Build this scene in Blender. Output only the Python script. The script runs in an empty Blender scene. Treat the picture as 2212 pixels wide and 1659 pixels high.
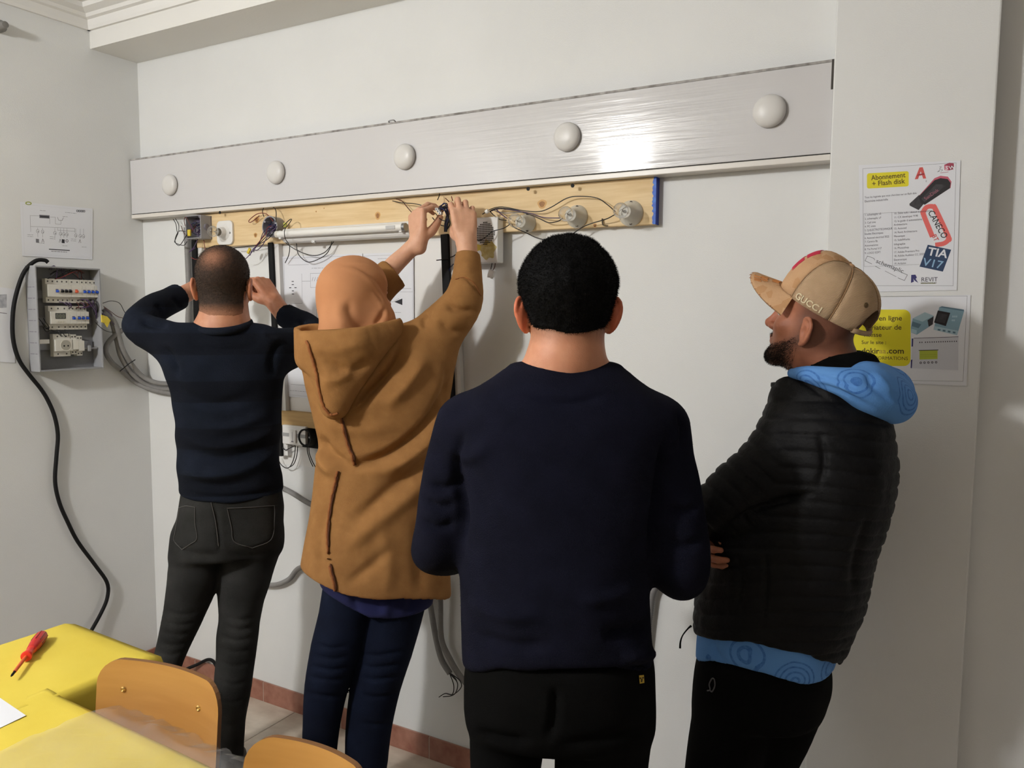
import bpy, bmesh, math, random
import numpy as np
from mathutils import Vector, Matrix

random.seed(7)
rng = np.random.RandomState(7)
SC = bpy.context.scene
COL = SC.collection

# ------------------------------------------------------------------ camera
IW, IH, FPX = 2212.0, 1659.0, 1720.0
YAW, PITCH, ROLL = -0.5204478, -0.0898368, 0.0063160
EYE = np.array([0.0, 0.0, 1.64])
_f = np.array([math.sin(YAW) * math.cos(PITCH), math.cos(YAW) * math.cos(PITCH), math.sin(PITCH)])
_r = np.cross(_f, [0, 0, 1.0]); _r /= np.linalg.norm(_r)
_u = np.cross(_r, _f)
CR = math.cos(ROLL) * _r + math.sin(ROLL) * _u
CU = -math.sin(ROLL) * _r + math.cos(ROLL) * _u
CF = _f
cam_data = bpy.data.cameras.new('camera')
cam_data.sensor_fit = 'HORIZONTAL'
cam_data.sensor_width = 36.0
cam_data.lens = 36.0 * FPX / IW
cam_data.clip_start = 0.05
cam = bpy.data.objects.new('camera', cam_data)
COL.objects.link(cam)
cam.matrix_world = Matrix(((CR[0], CU[0], -CF[0], EYE[0]), (CR[1], CU[1], -CF[1], EYE[1]),
                           (CR[2], CU[2], -CF[2], EYE[2]), (0, 0, 0, 1)))
SC.camera = cam

# ------------------------------------------------------------------ world, lamps, exposure
BACK, LEFT, REAR, RIGHT, CEIL = 2.29, -3.205, -3.3, 2.4, 2.86
world = bpy.data.worlds.new('world'); SC.world = world
world.use_nodes = True
world.node_tree.nodes['Background'].inputs[0].default_value = (0.9, 0.95, 1.0, 1)
world.node_tree.nodes['Background'].inputs[1].default_value = 0.25


def area(name, loc, size_x, size_y, power, color=(1, 0.96, 0.9), rot=(0, 0, 0)):
    d = bpy.data.lights.new(name, 'AREA'); d.shape = 'RECTANGLE'
    d.size = size_x; d.size_y = size_y; d.energy = power; d.color = color
    o = bpy.data.objects.new(name, d); COL.objects.link(o); o.location = loc; o.rotation_euler = rot
    return o


def bulb(name, loc, power, radius=0.11, color=(1, 0.99, 0.975)):
    d = bpy.data.lights.new(name, 'POINT'); d.energy = power; d.shadow_soft_size = radius; d.color = color
    o = bpy.data.objects.new(name, d); COL.objects.link(o); o.location = loc
    return o


bulb('ceiling_lamp', (-2.18, -0.95, 2.70), 175)
bulb('ceiling_lamp', (1.3, -1.9, 2.55), 14, 0.25)
SC.view_settings.view_transform = 'Standard'
SC.view_settings.look = 'None'
SC.view_settings.gamma = 1.0
SC.view_settings.use_curve_mapping = False
SC.view_settings.exposure = 0.10


# ------------------------------------------------------------------ photo pixel -> point on a real plane
def ray(px, py):
    return CR * ((px - IW / 2) / FPX) - CU * ((py - IH / 2) / FPX) + CF


def on(px, py, axis, v):                       # axis 0/1/2: the plane x / y / z = v
    d = ray(px, py)
    return EYE + d * ((v - EYE[axis]) / d[axis])


def atz(px, py, z):                            # at a distance z along the view axis
    return EYE + ray(px, py) * z


def proj(P):
    Q = P - EYE
    w = Q @ CF
    return IW / 2 + FPX * (Q @ CR) / w, IH / 2 - FPX * (Q @ CU) / w, w


# ------------------------------------------------------------------ materials
MATS = {}


def mat(name, color, rough=0.6, var=0.0, vscale=8.0, bump=0.0, bscale=120.0, metal=0.0, spec=0.5, stretch=(1, 1, 1),
        color2=None, detail=4.0, sheen=0.0, alpha=1.0, trans=0.0, coat=0.0, attr=False, sss=0.0):
    if name in MATS:
        return MATS[name]
    m = bpy.data.materials.new(name); m.use_nodes = True
    nt = m.node_tree; N = nt.nodes; L = nt.links
    b = N['Principled BSDF']
    b.inputs['Base Color'].default_value = (*color, 1)
    b.inputs['Roughness'].default_value = rough
    b.inputs['Metallic'].default_value = metal
    b.inputs['Specular IOR Level'].default_value = spec
    if sheen:
        b.inputs['Sheen Weight'].default_value = sheen
        b.inputs['Sheen Roughness'].default_value = 0.6
    if coat:
        b.inputs['Coat Weight'].default_value = coat
    if alpha < 1:
        b.inputs['Alpha'].default_value = alpha
    if trans:
        b.inputs['Transmission Weight'].default_value = trans
    if sss:
        b.inputs['Subsurface Weight'].default_value = sss
        b.inputs['Subsurface Radius'].default_value = (0.012, 0.005, 0.003)
        b.inputs['Subsurface Scale'].default_value = 1.0
    tc = N.new('ShaderNodeTexCoord')
    mp = N.new('ShaderNodeMapping'); mp.inputs['Scale'].default_value = stretch
    L.new(tc.outputs['Object'], mp.inputs['Vector'])
    src = None
    if var or color2:
        n = N.new('ShaderNodeTexNoise'); n.inputs['Scale'].default_value = vscale; n.inputs['Detail'].default_value = detail
        L.new(mp.outputs['Vector'], n.inputs['Vector'])
        rp = N.new('ShaderNodeMapRange'); rp.inputs[1].default_value = 0.3; rp.inputs[2].default_value = 0.7
        L.new(n.outputs['Fac'], rp.inputs[0])
        mx = N.new('ShaderNodeMix'); mx.data_type = 'RGBA'
        c2 = color2 if color2 else tuple(min(1, c * (1 + var)) for c in color)
        c1 = color if color2 else tuple(c * (1 - var) for c in color)
        mx.inputs[6].default_value = (*c1, 1); mx.inputs[7].default_value = (*c2, 1)
        L.new(rp.outputs[0], mx.inputs[0])
        src = mx.outputs[2]
    if attr:
        at = N.new('ShaderNodeAttribute'); at.attribute_name = 'tint'
        if src is None:
            src = at.outputs['Color']
        else:
            mm = N.new('ShaderNodeMix'); mm.data_type = 'RGBA'; mm.blend_type = 'MULTIPLY'; mm.inputs[0].default_value = 1
            L.new(src, mm.inputs[6]); L.new(at.outputs['Color'], mm.inputs[7]); src = mm.outputs[2]
    if src is not None:
        L.new(src, b.inputs['Base Color'])
    if bump:
        n2 = N.new('ShaderNodeTexNoise'); n2.inputs['Scale'].default_value = bscale; n2.inputs['Detail'].default_value = 3
        L.new(mp.outputs['Vector'], n2.inputs['Vector'])
        bp = N.new('ShaderNodeBump'); bp.inputs['Strength'].default_value = bump; bp.inputs['Distance'].default_value = 0.004
        L.new(n2.outputs['Fac'], bp.inputs['Height']); L.new(bp.outputs['Normal'], b.inputs['Normal'])
    MATS[name] = m
    return m


def s2l(*c):                                   # 0-255 sRGB -> linear
    return tuple(((v / 255) / 12.92 if v / 255 <= 0.04045 else ((v / 255 + 0.055) / 1.055) ** 2.4) for v in c)


# ------------------------------------------------------------------ objects
def link(o, parent=None):
    COL.objects.link(o)
    if parent is not None:
        o.parent = parent
        o.matrix_parent_inverse = Matrix.Translation(-Vector(parent.location)) if False else Matrix.Identity(4)
    return o


def tag(o, label=None, cat=None, group=None, kind=None):
    if label: o['label'] = label
    if cat: o['category'] = cat
    if group: o['group'] = group
    if kind: o['kind'] = kind
    return o


def thing(name, label, cat, group=None, loc=(0, 0, 0)):
    o = bpy.data.objects.new(name, None); COL.objects.link(o)
    o.empty_display_size = 0.05
    o.location = loc
    return tag(o, label, cat, group)


class MB:
    """collects shapes given in world coordinates into one mesh"""
    def __init__(self):
        self.v = []; self.f = []

    def add(self, V, F):
        n = len(self.v)
        self.v += [tuple(map(float, p)) for p in V]
        self.f += [tuple(int(i) + n for i in f) for f in F]
        return self

    def box(self, lo, hi, M=None):
        lo = np.minimum(lo, hi) if False else np.array(lo, float); hi = np.array(hi, float)
        V = np.array([[(lo, hi)[(i >> k) & 1][k] for k in range(3)] for i in range(8)])
        if M is not None: V = V @ np.array(M[1]).T + np.array(M[0])
        F = [(0, 2, 3, 1), (4, 5, 7, 6), (0, 1, 5, 4), (2, 6, 7, 3), (0, 4, 6, 2), (1, 3, 7, 5)]
        return self.add(V, F)

    def tube(self, pts, r, n=8, cap=True, smooth=4):
        P = catmull(np.array(pts, float), smooth) if smooth > 1 and len(pts) > 2 else np.array(pts, float)
        R_ = np.interp(np.linspace(0, 1, len(P)), np.linspace(0, 1, len(r)), r) if np.ndim(r) else np.full(len(P), r)
        T = np.gradient(P, axis=0); T /= np.linalg.norm(T, axis=1)[:, None] + 1e-12
        a = np.array([0, 0, 1.0]) if abs(T[0][2]) < 0.9 else np.array([1.0, 0, 0])
        V = []; u = np.cross(T[0], a); u /= np.linalg.norm(u)
        for i in range(len(P)):
            u = u - T[i] * (u @ T[i]); u /= np.linalg.norm(u) + 1e-12
            w = np.cross(T[i], u)
            for k in range(n):
                t = 2 * math.pi * k / n
                V.append(P[i] + R_[i] * (math.cos(t) * u + math.sin(t) * w))
        F = []
        for i in range(len(P) - 1):
            for k in range(n):
                F.append((i * n + k, i * n + (k + 1) % n, (i + 1) * n + (k + 1) % n, (i + 1) * n + k))
        if cap:
            F.append(tuple(range(n))[::-1]); F.append(tuple(range((len(P) - 1) * n, len(P) * n)))
        return self.add(V, F)

    def lathe(self, origin, axis, prof, n=24, up=(0, 0, 1)):
        """prof: list of (distance along axis, radius)"""
        A = np.array(axis, float); A /= np.linalg.norm(A)
        u = np.cross(np.array(up, float), A)
        if np.linalg.norm(u) < 1e-3: u = np.cross([1.0, 0, 0], A)
        u /= np.linalg.norm(u); w = np.cross(A, u)
        V = []
        for d, r in prof:
            for k in range(n):
                t = 2 * math.pi * k / n
                V.append(np.array(origin) + A * d + max(r, 1e-5) * (math.cos(t) * u + math.sin(t) * w))
        F = []
        for i in range(len(prof) - 1):
            for k in range(n):
                F.append((i * n + k, i * n + (k + 1) % n, (i + 1) * n + (k + 1) % n, (i + 1) * n + k))
        F.append(tuple(range(n))[::-1]); F.append(tuple(range((len(prof) - 1) * n, len(prof) * n)))
        return self.add(V, F)

    def prism(self, poly, o, u, v, w, d0, d1):
        """poly in (u,v) plane coords about o, extruded along w from d0 to d1"""
        o, u, v, w = (np.array(t, float) for t in (o, u, v, w)); n = len(poly)
        V = [o + u * a + v * b + w * d0 for a, b in poly] + [o + u * a + v * b + w * d1 for a, b in poly]
        F = [tuple(range(n))[::-1], tuple(range(n, 2 * n))] + [(i, (i + 1) % n, n + (i + 1) % n, n + i) for i in range(n)]
        return self.add(V, F)

    def build(self, name, m, parent=None, bevel=0.0, smooth=False, seg=2):
        me = bpy.data.meshes.new(name)
        me.from_pydata(self.v, [], self.f)
        bm = bmesh.new(); bm.from_mesh(me)
        bmesh.ops.recalc_face_normals(bm, faces=bm.faces)
        if bevel:
            ed = [e for e in bm.edges if len(e.link_faces) == 2 and e.calc_face_angle(0) > 0.6]
            try:
                bmesh.ops.bevel(bm, geom=ed, offset=bevel, segments=seg, profile=0.5, affect='EDGES', clamp_overlap=True)
            except Exception:
                pass
        bm.to_mesh(me); bm.free()
        me.materials.append(m)
        o = bpy.data.objects.new(name, me)
        link(o)
        if parent is not None:
            o.parent = parent
            o.matrix_parent_inverse = Matrix.Translation(-abs_loc(parent))
        if smooth:
            me.shade_smooth()
            if smooth != 'all':
                sharp_by_angle(me, 0.7)
        return o


def abs_loc(o):
    v = Vector(o.location)
    if o.parent is not None:
        v = v + (abs_loc(o.parent) - abs_loc(o.parent))
    return v if o.type == 'EMPTY' else Vector((0, 0, 0))


def sharp_by_angle(me, ang):
    bm = bmesh.new(); bm.from_mesh(me)
    for e in bm.edges:
        if len(e.link_faces) == 2:
            e.smooth = e.calc_face_angle(0) < ang
    bm.to_mesh(me); bm.free()


def catmull(P, n):
    P = np.asarray(P, float)
    if len(P) < 3:
        return P
    Q = np.vstack([2 * P[0] - P[1], P, 2 * P[-1] - P[-2]])
    out = []
    for i in range(len(P) - 1):
        p0, p1, p2, p3 = Q[i:i + 4]
        for t in np.linspace(0, 1, n, endpoint=False):
            out.append(0.5 * ((2 * p1) + (-p0 + p2) * t + (2 * p0 - 5 * p1 + 4 * p2 - p3) * t * t + (-p0 + 3 * p1 - 3 * p2 + p3) * t ** 3))
    out.append(P[-1])
    return np.array(out)


def rrect(w, h, r, n=4):
    out = []
    for cx, cy, a0 in ((w / 2 - r, h / 2 - r, 0), (-w / 2 + r, h / 2 - r, 90), (-w / 2 + r, -h / 2 + r, 180), (w / 2 - r, -h / 2 + r, 270)):
        for k in range(n + 1):
            a = math.radians(a0 + 90 * k / n)
            out.append((cx + r * math.cos(a), cy + r * math.sin(a)))
    return out


X3 = np.eye(3)
# ------------------------------------------------------------------ room shell
M_WALL = mat('wall_paint', s2l(223, 224, 223), rough=0.55, var=0.025, vscale=3.0, bump=0.13, bscale=320, spec=0.35)
M_CEIL = mat('ceiling_paint', s2l(228, 227, 224), rough=0.7, var=0.01, vscale=3.0)
M_BEAM = mat('beam_paint', s2l(226, 225, 221), rough=0.6, var=0.015, vscale=2.5, bump=0.1, bscale=90)


def struct(name, lo, hi, m, bevel=0.0):
    o = MB().box(lo, hi).build(name, m, bevel=bevel)
    o['kind'] = 'structure'
    return o


PX0, PX1, PY = -0.333, 0.027, 2.215            # pillar with the posters
struct('wall_back', (LEFT - 0.1, BACK, 0), (PX0 + 0.1, BACK + 0.12, CEIL), M_WALL)
struct('wall_left', (LEFT - 0.1, REAR, 0), (LEFT, BACK, CEIL), M_WALL)
struct('wall_pillar', (PX0, PY, 0), (PX1, BACK + 0.6, CEIL), M_WALL, bevel=0.004)
struct('wall_recess', (PX1, BACK, 0), (RIGHT, BACK + 0.12, CEIL), M_WALL)
M_FAR = mat('rear_wall_darkened', s2l(112, 104, 96), rough=0.7, var=0.03, vscale=2.0)  # unseen walls, tone darkened to cut the bounce light in the room
struct('wall_right', (RIGHT, REAR, 0), (RIGHT + 0.1, BACK + 0.6, CEIL), M_FAR)
struct('wall_rear', (LEFT - 0.1, REAR - 0.1, 0), (RIGHT + 0.1, REAR, CEIL), M_FAR)
struct('ceiling', (LEFT - 0.1, REAR - 0.1, CEIL), (RIGHT + 0.1, BACK + 0.6, CEIL + 0.1), M_CEIL)
BEAM_Y, BEAM_Z = 2.075, 2.711
struct('trim_1', (LEFT, BEAM_Y, BEAM_Z), (PX1 + 2.3, BACK + 0.5, CEIL), M_BEAM)
# plaster cornice: two stepped profiles, along the beam and along the left wall
prof = [(0, 0), (0.012, 0), (0.016, 0.012), (0.020, 0.036), (0.034, 0.040), (0.040, 0.052), (0.070, 0.062), (0.074, 0.079), (0, 0.079)]
z0 = CEIL - 0.079
o = MB().prism(prof, (LEFT, BEAM_Y, z0), (0, -1, 0), (0, 0, 1), (1, 0, 0), 0, RIGHT - LEFT).build('trim_2', M_CEIL); o['kind'] = 'structure'
o = MB().prism(prof, (LEFT, REAR, z0), (1, 0, 0), (0, 0, 1), (0, 1, 0), 0, BEAM_Y - REAR).build('trim_3', M_CEIL); o['kind'] = 'structure'

# floor of large marbled tiles
M_FLOOR = mat('floor_tile', s2l(176, 162, 146), rough=0.35, color2=s2l(205, 194, 178), vscale=9, detail=8, stretch=(1, 1.6, 1))
M_GROUT = mat('floor_grout', s2l(120, 108, 98), rough=0.9)
fl = MB().box((LEFT - 0.1, REAR - 0.1, -0.06), (RIGHT + 0.1, BACK + 0.6, -0.004)).build('floor', M_GROUT); fl['kind'] = 'structure'
tile_me = None
TS = 0.44
for i in range(13):
    for j in range(14):
        x = LEFT + 0.002 + i * TS; y = BACK - (j + 1) * TS
        if y < REAR - 0.3 or x > RIGHT - 0.2:
            continue
        if tile_me is None:
            t = MB().box((0.0015, 0.0015, -0.004), (TS - 0.0015, TS - 0.0015, 0.0)).build('floor_tile', M_FLOOR, fl); tile_me = t.data
        else:
            t = bpy.data.objects.new('floor_tile', tile_me); link(t); t.parent = fl
        t.location = (x, y, 0)
# terracotta skirting
M_SKIRT = mat('skirting_tile', s2l(134, 84, 68), rough=0.35, color2=s2l(165, 118, 100), vscale=22, detail=6)
M_SKG = mat('skirting_grout', s2l(176, 158, 144), rough=0.9)
bb = MB().box((LEFT, BACK - 0.0105, 0), (PX0, BACK, 0.083)).build('baseboard_back', M_SKG); bb['kind'] = 'structure'
xj = on(573, 1490, 1, BACK)[0]
step = (on(930.7, 1610, 1, BACK)[0] - xj) / 2
xs = [xj + step * k for k in range(-6, 8)]
for a, b_ in zip(xs[:-1], xs[1:]):
    a2, b2 = max(a, LEFT), min(b_, PX0)
    if b2 - a2 > 0.02:
        MB().box((a2 + 0.0025, BACK - 0.012, 0), (b2 - 0.0025, BACK - 0.005, 0.085)).build('skirting_tile', M_SKIRT, bb, bevel=0.001)
bl = MB().box((LEFT, REAR, 0), (LEFT + 0.006, BACK - 0.012, 0.083)).build('baseboard_left', M_SKG); bl['kind'] = 'structure'
y = BACK - 0.014
while y > REAR:
    MB().box((LEFT + 0.005, max(REAR, y - step + 0.0025), 0), (LEFT + 0.012, y - 0.0025, 0.085)).build('skirting_tile', M_SKIRT, bl, bevel=0.001)
    y -= step
bp_ = MB().box((PX0, PY - 0.006, 0), (PX1, PY, 0.083)).build('baseboard_pillar', M_SKG); bp_['kind'] = 'structure'
MB().box((PX0, PY - 0.012, 0), (PX1, PY - 0.005, 0.085)).build('skirting_tile', M_SKIRT, bp_, bevel=0.001)

# ------------------------------------------------------------------ ceiling lamps (out of the frame, they light the room)
M_LAMP = mat('lamp_housing', s2l(230, 230, 228), rough=0.4)
for (lx, ly, what) in ((-2.18, -0.95, 'left'), (1.3, -1.9, 'right')):
    lt = thing('ceiling_light', 'white ceiling lamp rose on the %s side behind the camera' % what, 'lamp', 'ceiling lamps', (lx, ly, CEIL))
    m_ = MB()
    m_.lathe((lx, ly, CEIL - 0.001), (0, 0, -1), [(0, 0.06), (0.012, 0.058), (0.03, 0.02), (0.04, 0.018), (0.04, 0.012)], 20)
    m_.build('ceiling_rose', M_LAMP, lt, smooth=True)

# ------------------------------------------------------------------ long white panel with dome lights
PF = 2.235                                      # its front
PZ0, PZ1 = 2.037, 2.291
M_PANEL = mat('glossy_panel', s2l(206, 205, 206), rough=0.075, var=0.02, vscale=1.5, spec=0.5, stretch=(1, 1, 1))
_nt = M_PANEL.node_tree                         # rolled-sheet waviness
_tc = _nt.nodes.new('ShaderNodeTexCoord'); _mp = _nt.nodes.new('ShaderNodeMapping'); _mp.inputs['Scale'].default_value = (2.0, 1, 55)
_n = _nt.nodes.new('ShaderNodeTexNoise'); _n.inputs['Scale'].default_value = 1.6; _n.inputs['Detail'].default_value = 3
_b = _nt.nodes.new('ShaderNodeBump'); _b.inputs['Strength'].default_value = 0.22; _b.inputs['Distance'].default_value = 0.0022
_nt.links.new(_tc.outputs['Object'], _mp.inputs['Vector']); _nt.links.new(_mp.outputs['Vector'], _n.inputs['Vector'])
_nt.links.new(_n.outputs['Fac'], _b.inputs['Height']); _nt.links.new(_b.outputs['Normal'], _nt.nodes['Principled BSDF'].inputs['Normal'])
M_TRIM = mat('panel_trim', s2l(220, 215, 208), rough=0.35)
M_DIRT = mat('panel_dirt', s2l(120, 116, 112), rough=0.9, color2=s2l(190, 187, 184), vscale=9, stretch=(4, 1, 1))
M_DARK = mat('dark_hole', (0.01, 0.01, 0.01), rough=0.8)
px0, px1 = LEFT + 0.004, PX0 - 0.002
pan = thing('wall_panel', 'long glossy white plastic panel fixed high across the back wall', 'panel', loc=(px0, PF, PZ0))
MB().box((px0, PF, PZ0 + 0.019), (px1, BACK - 0.001, PZ1 - 0.006)).build('board', M_PANEL, pan, bevel=0.0015)
MB().box((px0, PF - 0.001, PZ1 - 0.006), (px1, BACK - 0.001, PZ1)).build('top_edge', M_DIRT, pan)
MB().box((px0, PF - 0.003, PZ0), (px1, BACK - 0.001, PZ0 + 0.016)).build('bottom_trim', M_TRIM, pan, bevel=0.002)
MB().box((px0 + 0.001, PF + 0.004, PZ0 + 0.014), (px1 - 0.001, BACK - 0.002, PZ0 + 0.02)).build('joint_line', M_DARK, pan)
MB().box((px1 - 0.006, PF - 0.0015, PZ1 - 0.075), (px1, PF + 0.001, PZ1)).build('corner_strip', mat('strip_dark', s2l(70, 66, 62), rough=0.9), pan)  # narrow dark strip at the upper right end of the panel
for q in ((475, 459), (1141, 408), (1237, 401)):
    c = on(q[0], q[1], 1, PF - 0.003)
    MB().lathe(c, (0, -1, 0), [(-0.001, 0.006), (0.0012, 0.006), (0.0012, 0.003), (0.0, 0.003)], 10).build('trim_screw', M_DARK, pan)
M_METAL = mat('dull_metal', s2l(150, 150, 150), rough=0.4, metal=0.8)
c = on(845, 266, 1, PF - 0.004)                # the little bent wire hook on the top edge
MB().tube([c + (-0.012, 0.01, 0.004), c + (-0.008, -0.004, 0.006), c + (0.012, -0.004, 0.008), c + (0.016, 0.004, 0.004)], 0.0022, 6).build('hook', M_METAL, pan)
M_DOME = mat('dome_white', s2l(216, 214, 211), rough=0.35, spec=0.4)
ords = ['first', 'second', 'third', 'fourth', 'fifth']
wh = ['by the left wall', 'above the round box', 'above the headscarf', 'above the bulbs', 'by the pillar']
for k, q in enumerate(((365, 399), (594, 372), (872, 338), (1223, 295), (1661, 239))):
    c = on(q[0], q[1], 1, PF - 0.012)
    d = thing('dome_light', 'small white dome light, %s from the left on the panel, %s' % (ords[k], wh[k]), 'dome light', 'dome lights on the panel', tuple(c))
    c2 = np.array((c[0], PF, c[2])); r = 0.0435
    MB().lathe(c2, (0, -1, 0), [(0.0, r * 0.9), (0.007, r * 0.9)], 32).build('base_ring', mat('dome_base', s2l(196, 192, 188), rough=0.5), d, smooth=True)
    MB().lathe(c2, (0, -1, 0), [(0.005, r * 0.95), (0.006, r)] + [(0.008 + 0.019 * math.sin(a), r * math.cos(a) ** 0.75) for a in np.linspace(0.08, 1.565, 9)], 36).build('cover', M_DOME, d, smooth=True)

# ------------------------------------------------------------------ wooden board under the panel
WF = 2.262
M_WOOD = mat('pine', s2l(214, 184, 136), rough=0.55, color2=s2l(232, 207, 164), vscale=5, detail=6, stretch=(1.2, 8, 14), spec=0.3)
M_KNOT = mat('pine_knot', s2l(170, 122, 66), rough=0.6, color2=s2l(128, 84, 44), vscale=60)
M_BLUE = mat('blue_paint', s2l(20, 60, 170), rough=0.45, color2=s2l(12, 40, 130), vscale=40)
M_BLUE2 = mat('blue_paint_smear', s2l(36, 110, 205), rough=0.5, color2=s2l(20, 70, 180), vscale=60)
bx0 = on(424, 500, 1, WF)[0]; bx1 = on(1417, 440, 1, WF)[0]
bz0, bz1 = 1.900, PZ0 - 0.001
wood = thing('wooden_board', 'long varnished pine board carrying the boxes and lamp holders, fixed below the white panel', 'board', loc=(bx0, WF, bz0))
MB().box((bx0, WF, bz0), (bx1 - 0.002, BACK - 0.0005, bz1)).build('plank', M_WOOD, wood, bevel=0.002)
MB().box((bx1 - 0.002, WF - 0.0005, bz0 - 0.0005), (bx1, BACK - 0.001, bz1)).build('painted_end', M_BLUE, wood)['label'] = 'end of the board painted blue'
rr = random.Random(3)
poly = [(0, 0)]; zz = np.linspace(0, bz1 - bz0, 26)
poly = [(0.0, 0.0)] + [(-0.007 - 0.006 * rr.random(), z) for z in zz] + [(0.0, bz1 - bz0)]
MB().prism(poly, (bx1, WF, bz0), (1, 0, 0), (0, 0, 1), (0, -1, 0), 0.0, 0.0008).build('paint_smear', M_BLUE2, wood)
for (kx, ky, rx, rz) in ((816, 466, 0.0075, 0.009), (555, 475, 0.009, 0.008), (552, 508, 0.006, 0.006), (1171, 441, 0.010, 0.009), (683, 457, 0.002, 0.002), (1285, 487, 0.004, 0.004), (700, 450, 0.0015, 0.0015)):
    c = on(kx, ky, 1, WF)
    for (s, mm, h) in ((1.6, mat('pine_ring', s2l(206, 160, 98), rough=0.6), 0.0003), (1.0, M_KNOT, 0.0006)):
        MB().prism([(rx * s * math.cos(t) * (1 + 0.15 * math.sin(3 * t)), rz * s * math.sin(t)) for t in np.linspace(0, 2 * math.pi, 17)[:-1]], c, (1, 0, 0), (0, 0, 1), (0, -1, 0), -0.0005, h).build('knot', mm, wood)
# ------------------------------------------------------------------ lettering as real flat geometry
_GL = {}


def glyph(txt, size, bold=0.0):
    """outline of a word as a flat mesh: (n,2) points, faces; size = letter body height"""
    key = (txt, bold)
    if key not in _GL:
        cu = bpy.data.curves.new('lettering', 'FONT'); cu.body = txt; cu.size = 1.0; cu.offset = bold; cu.resolution_u = 3
        ob = bpy.data.objects.new('lettering', cu)
        me = ob.to_mesh()
        V = np.array([v.co[:2] for v in me.vertices]) if len(me.vertices) else np.zeros((0, 2))
        F = [tuple(p.vertices) for p in me.polygons]
        ob.to_mesh_clear(); bpy.data.objects.remove(ob); bpy.data.curves.remove(cu)
        _GL[key] = (V, F)
    V, F = _GL[key]
    return V * size, F
# ------------------------------------------------------------------ sculpting kit: smooth distance fields turned into meshes
def vnoise(P, scale, seed=0):
    """cheap smooth value noise in -1..1"""
    Q = P * scale + seed * 17.3
    i = np.floor(Q).astype(np.int64); f = Q - i; f = f * f * (3 - 2 * f)
    def h(a, b, c):
        n = (a * 374761393 + b * 668265263 + c * 2147483647 + seed * 1442695041) & 0xffffffff
        n = ((n ^ (n >> 13)) * 1274126177) & 0xffffffff
        return ((n ^ (n >> 16)) & 0xffff) / 32767.5 - 1
    x, y, z = i[:, 0], i[:, 1], i[:, 2]; fx, fy, fz = f[:, 0], f[:, 1], f[:, 2]
    r = 0
    for dx in (0, 1):
        for dy in (0, 1):
            for dz in (0, 1):
                r = r + h(x + dx, y + dy, z + dz) * (fx if dx else 1 - fx) * (fy if dy else 1 - fy) * (fz if dz else 1 - fz)
    return r


class Limb:
    def __init__(self, pts, rad, sub=4):
        P = catmull(np.array(pts, float), sub)
        t = np.linspace(0, len(pts) - 1, len(P))
        self.R = np.interp(t, np.arange(len(pts)), rad)
        self.P = P
        m = self.R.max()
        self.lo, self.hi = P.min(0) - m, P.max(0) + m

    def __call__(self, X):
        d = None
        for a, b, ra, rb in zip(self.P[:-1], self.P[1:], self.R[:-1], self.R[1:]):
            ab = b - a
            t = np.clip(((X - a) @ ab) / max(ab @ ab, 1e-12), 0, 1)
            e = np.sqrt(((X - a - t[:, None] * ab) ** 2).sum(1)) - (ra + (rb - ra) * t)
            d = e if d is None else np.minimum(d, e)
        return d


class Ell:
    def __init__(self, c, r, M=None):
        self.c = np.array(c, float); self.r = np.array(r, float); self.M = np.eye(3) if M is None else np.array(M)
        m = self.r.max(); self.lo, self.hi = self.c - m, self.c + m

    def __call__(self, X):
        Q = (X - self.c) @ self.M
        k0 = np.sqrt(((Q / self.r) ** 2).sum(1)); k1 = np.sqrt(((Q / self.r ** 2) ** 2).sum(1)) + 1e-9
        return k0 * (k0 - 1) / k1


class Loft:
    """stack of horizontal super-ellipse rings; s, n = horizontal side and forward unit vectors"""
    def __init__(self, rings, s, n, e=2.3, round_=0.02, hem=None, fine=60):
        R_ = np.array(sorted(rings, key=lambda r: r[0]), float)   # z, cx, cy, a, b_back, b_front
        z = np.linspace(R_[0, 0], R_[-1, 0], fine)
        sm = [np.interp(z, R_[:, 0], R_[:, k]) for k in range(1, 6)]
        ker = np.array([1, 2, 3, 2, 1.0]); ker /= ker.sum()
        self.z = z; self.c = [np.convolve(np.pad(v, 2, 'edge'), ker, 'valid') for v in sm]
        self.s, self.n, self.e, self.k, self.hem = np.array(s), np.array(n), e, round_, hem
        m = max(R_[:, 3].max(), R_[:, 4].max())
        self.lo = np.array([R_[:, 1].min() - m, R_[:, 2].min() - m, z[0] - 0.02]); self.hi = np.array([R_[:, 1].max() + m, R_[:, 2].max() + m, z[-1] + 0.02])

    def __call__(self, X):
        z = X[:, 2]
        cx, cy, a, bb, bf = (np.interp(z, self.z, v) for v in self.c)
        dx, dy = X[:, 0] - cx, X[:, 1] - cy
        u = dx * self.s[0] + dy * self.s[1]; w = dx * self.n[0] + dy * self.n[1]
        b = np.where(w > 0, bf, bb)
        q = ((np.abs(u) / a) ** self.e + (np.abs(w) / b) ** self.e) ** (1 / self.e)
        d = (q - 1) * np.minimum(a, b)
        zb = self.z[0]
        if self.hem is not None:
            zb = np.interp((X - self.hem[2]) @ self.s, self.hem[0], self.hem[1])
        dz = np.maximum(z - self.z[-1], zb - z)
        h = np.clip(0.5 + 0.5 * (d - dz) / self.k, 0, 1)
        return d * h + dz * (1 - h) + self.k * h * (1 - h)


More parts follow.
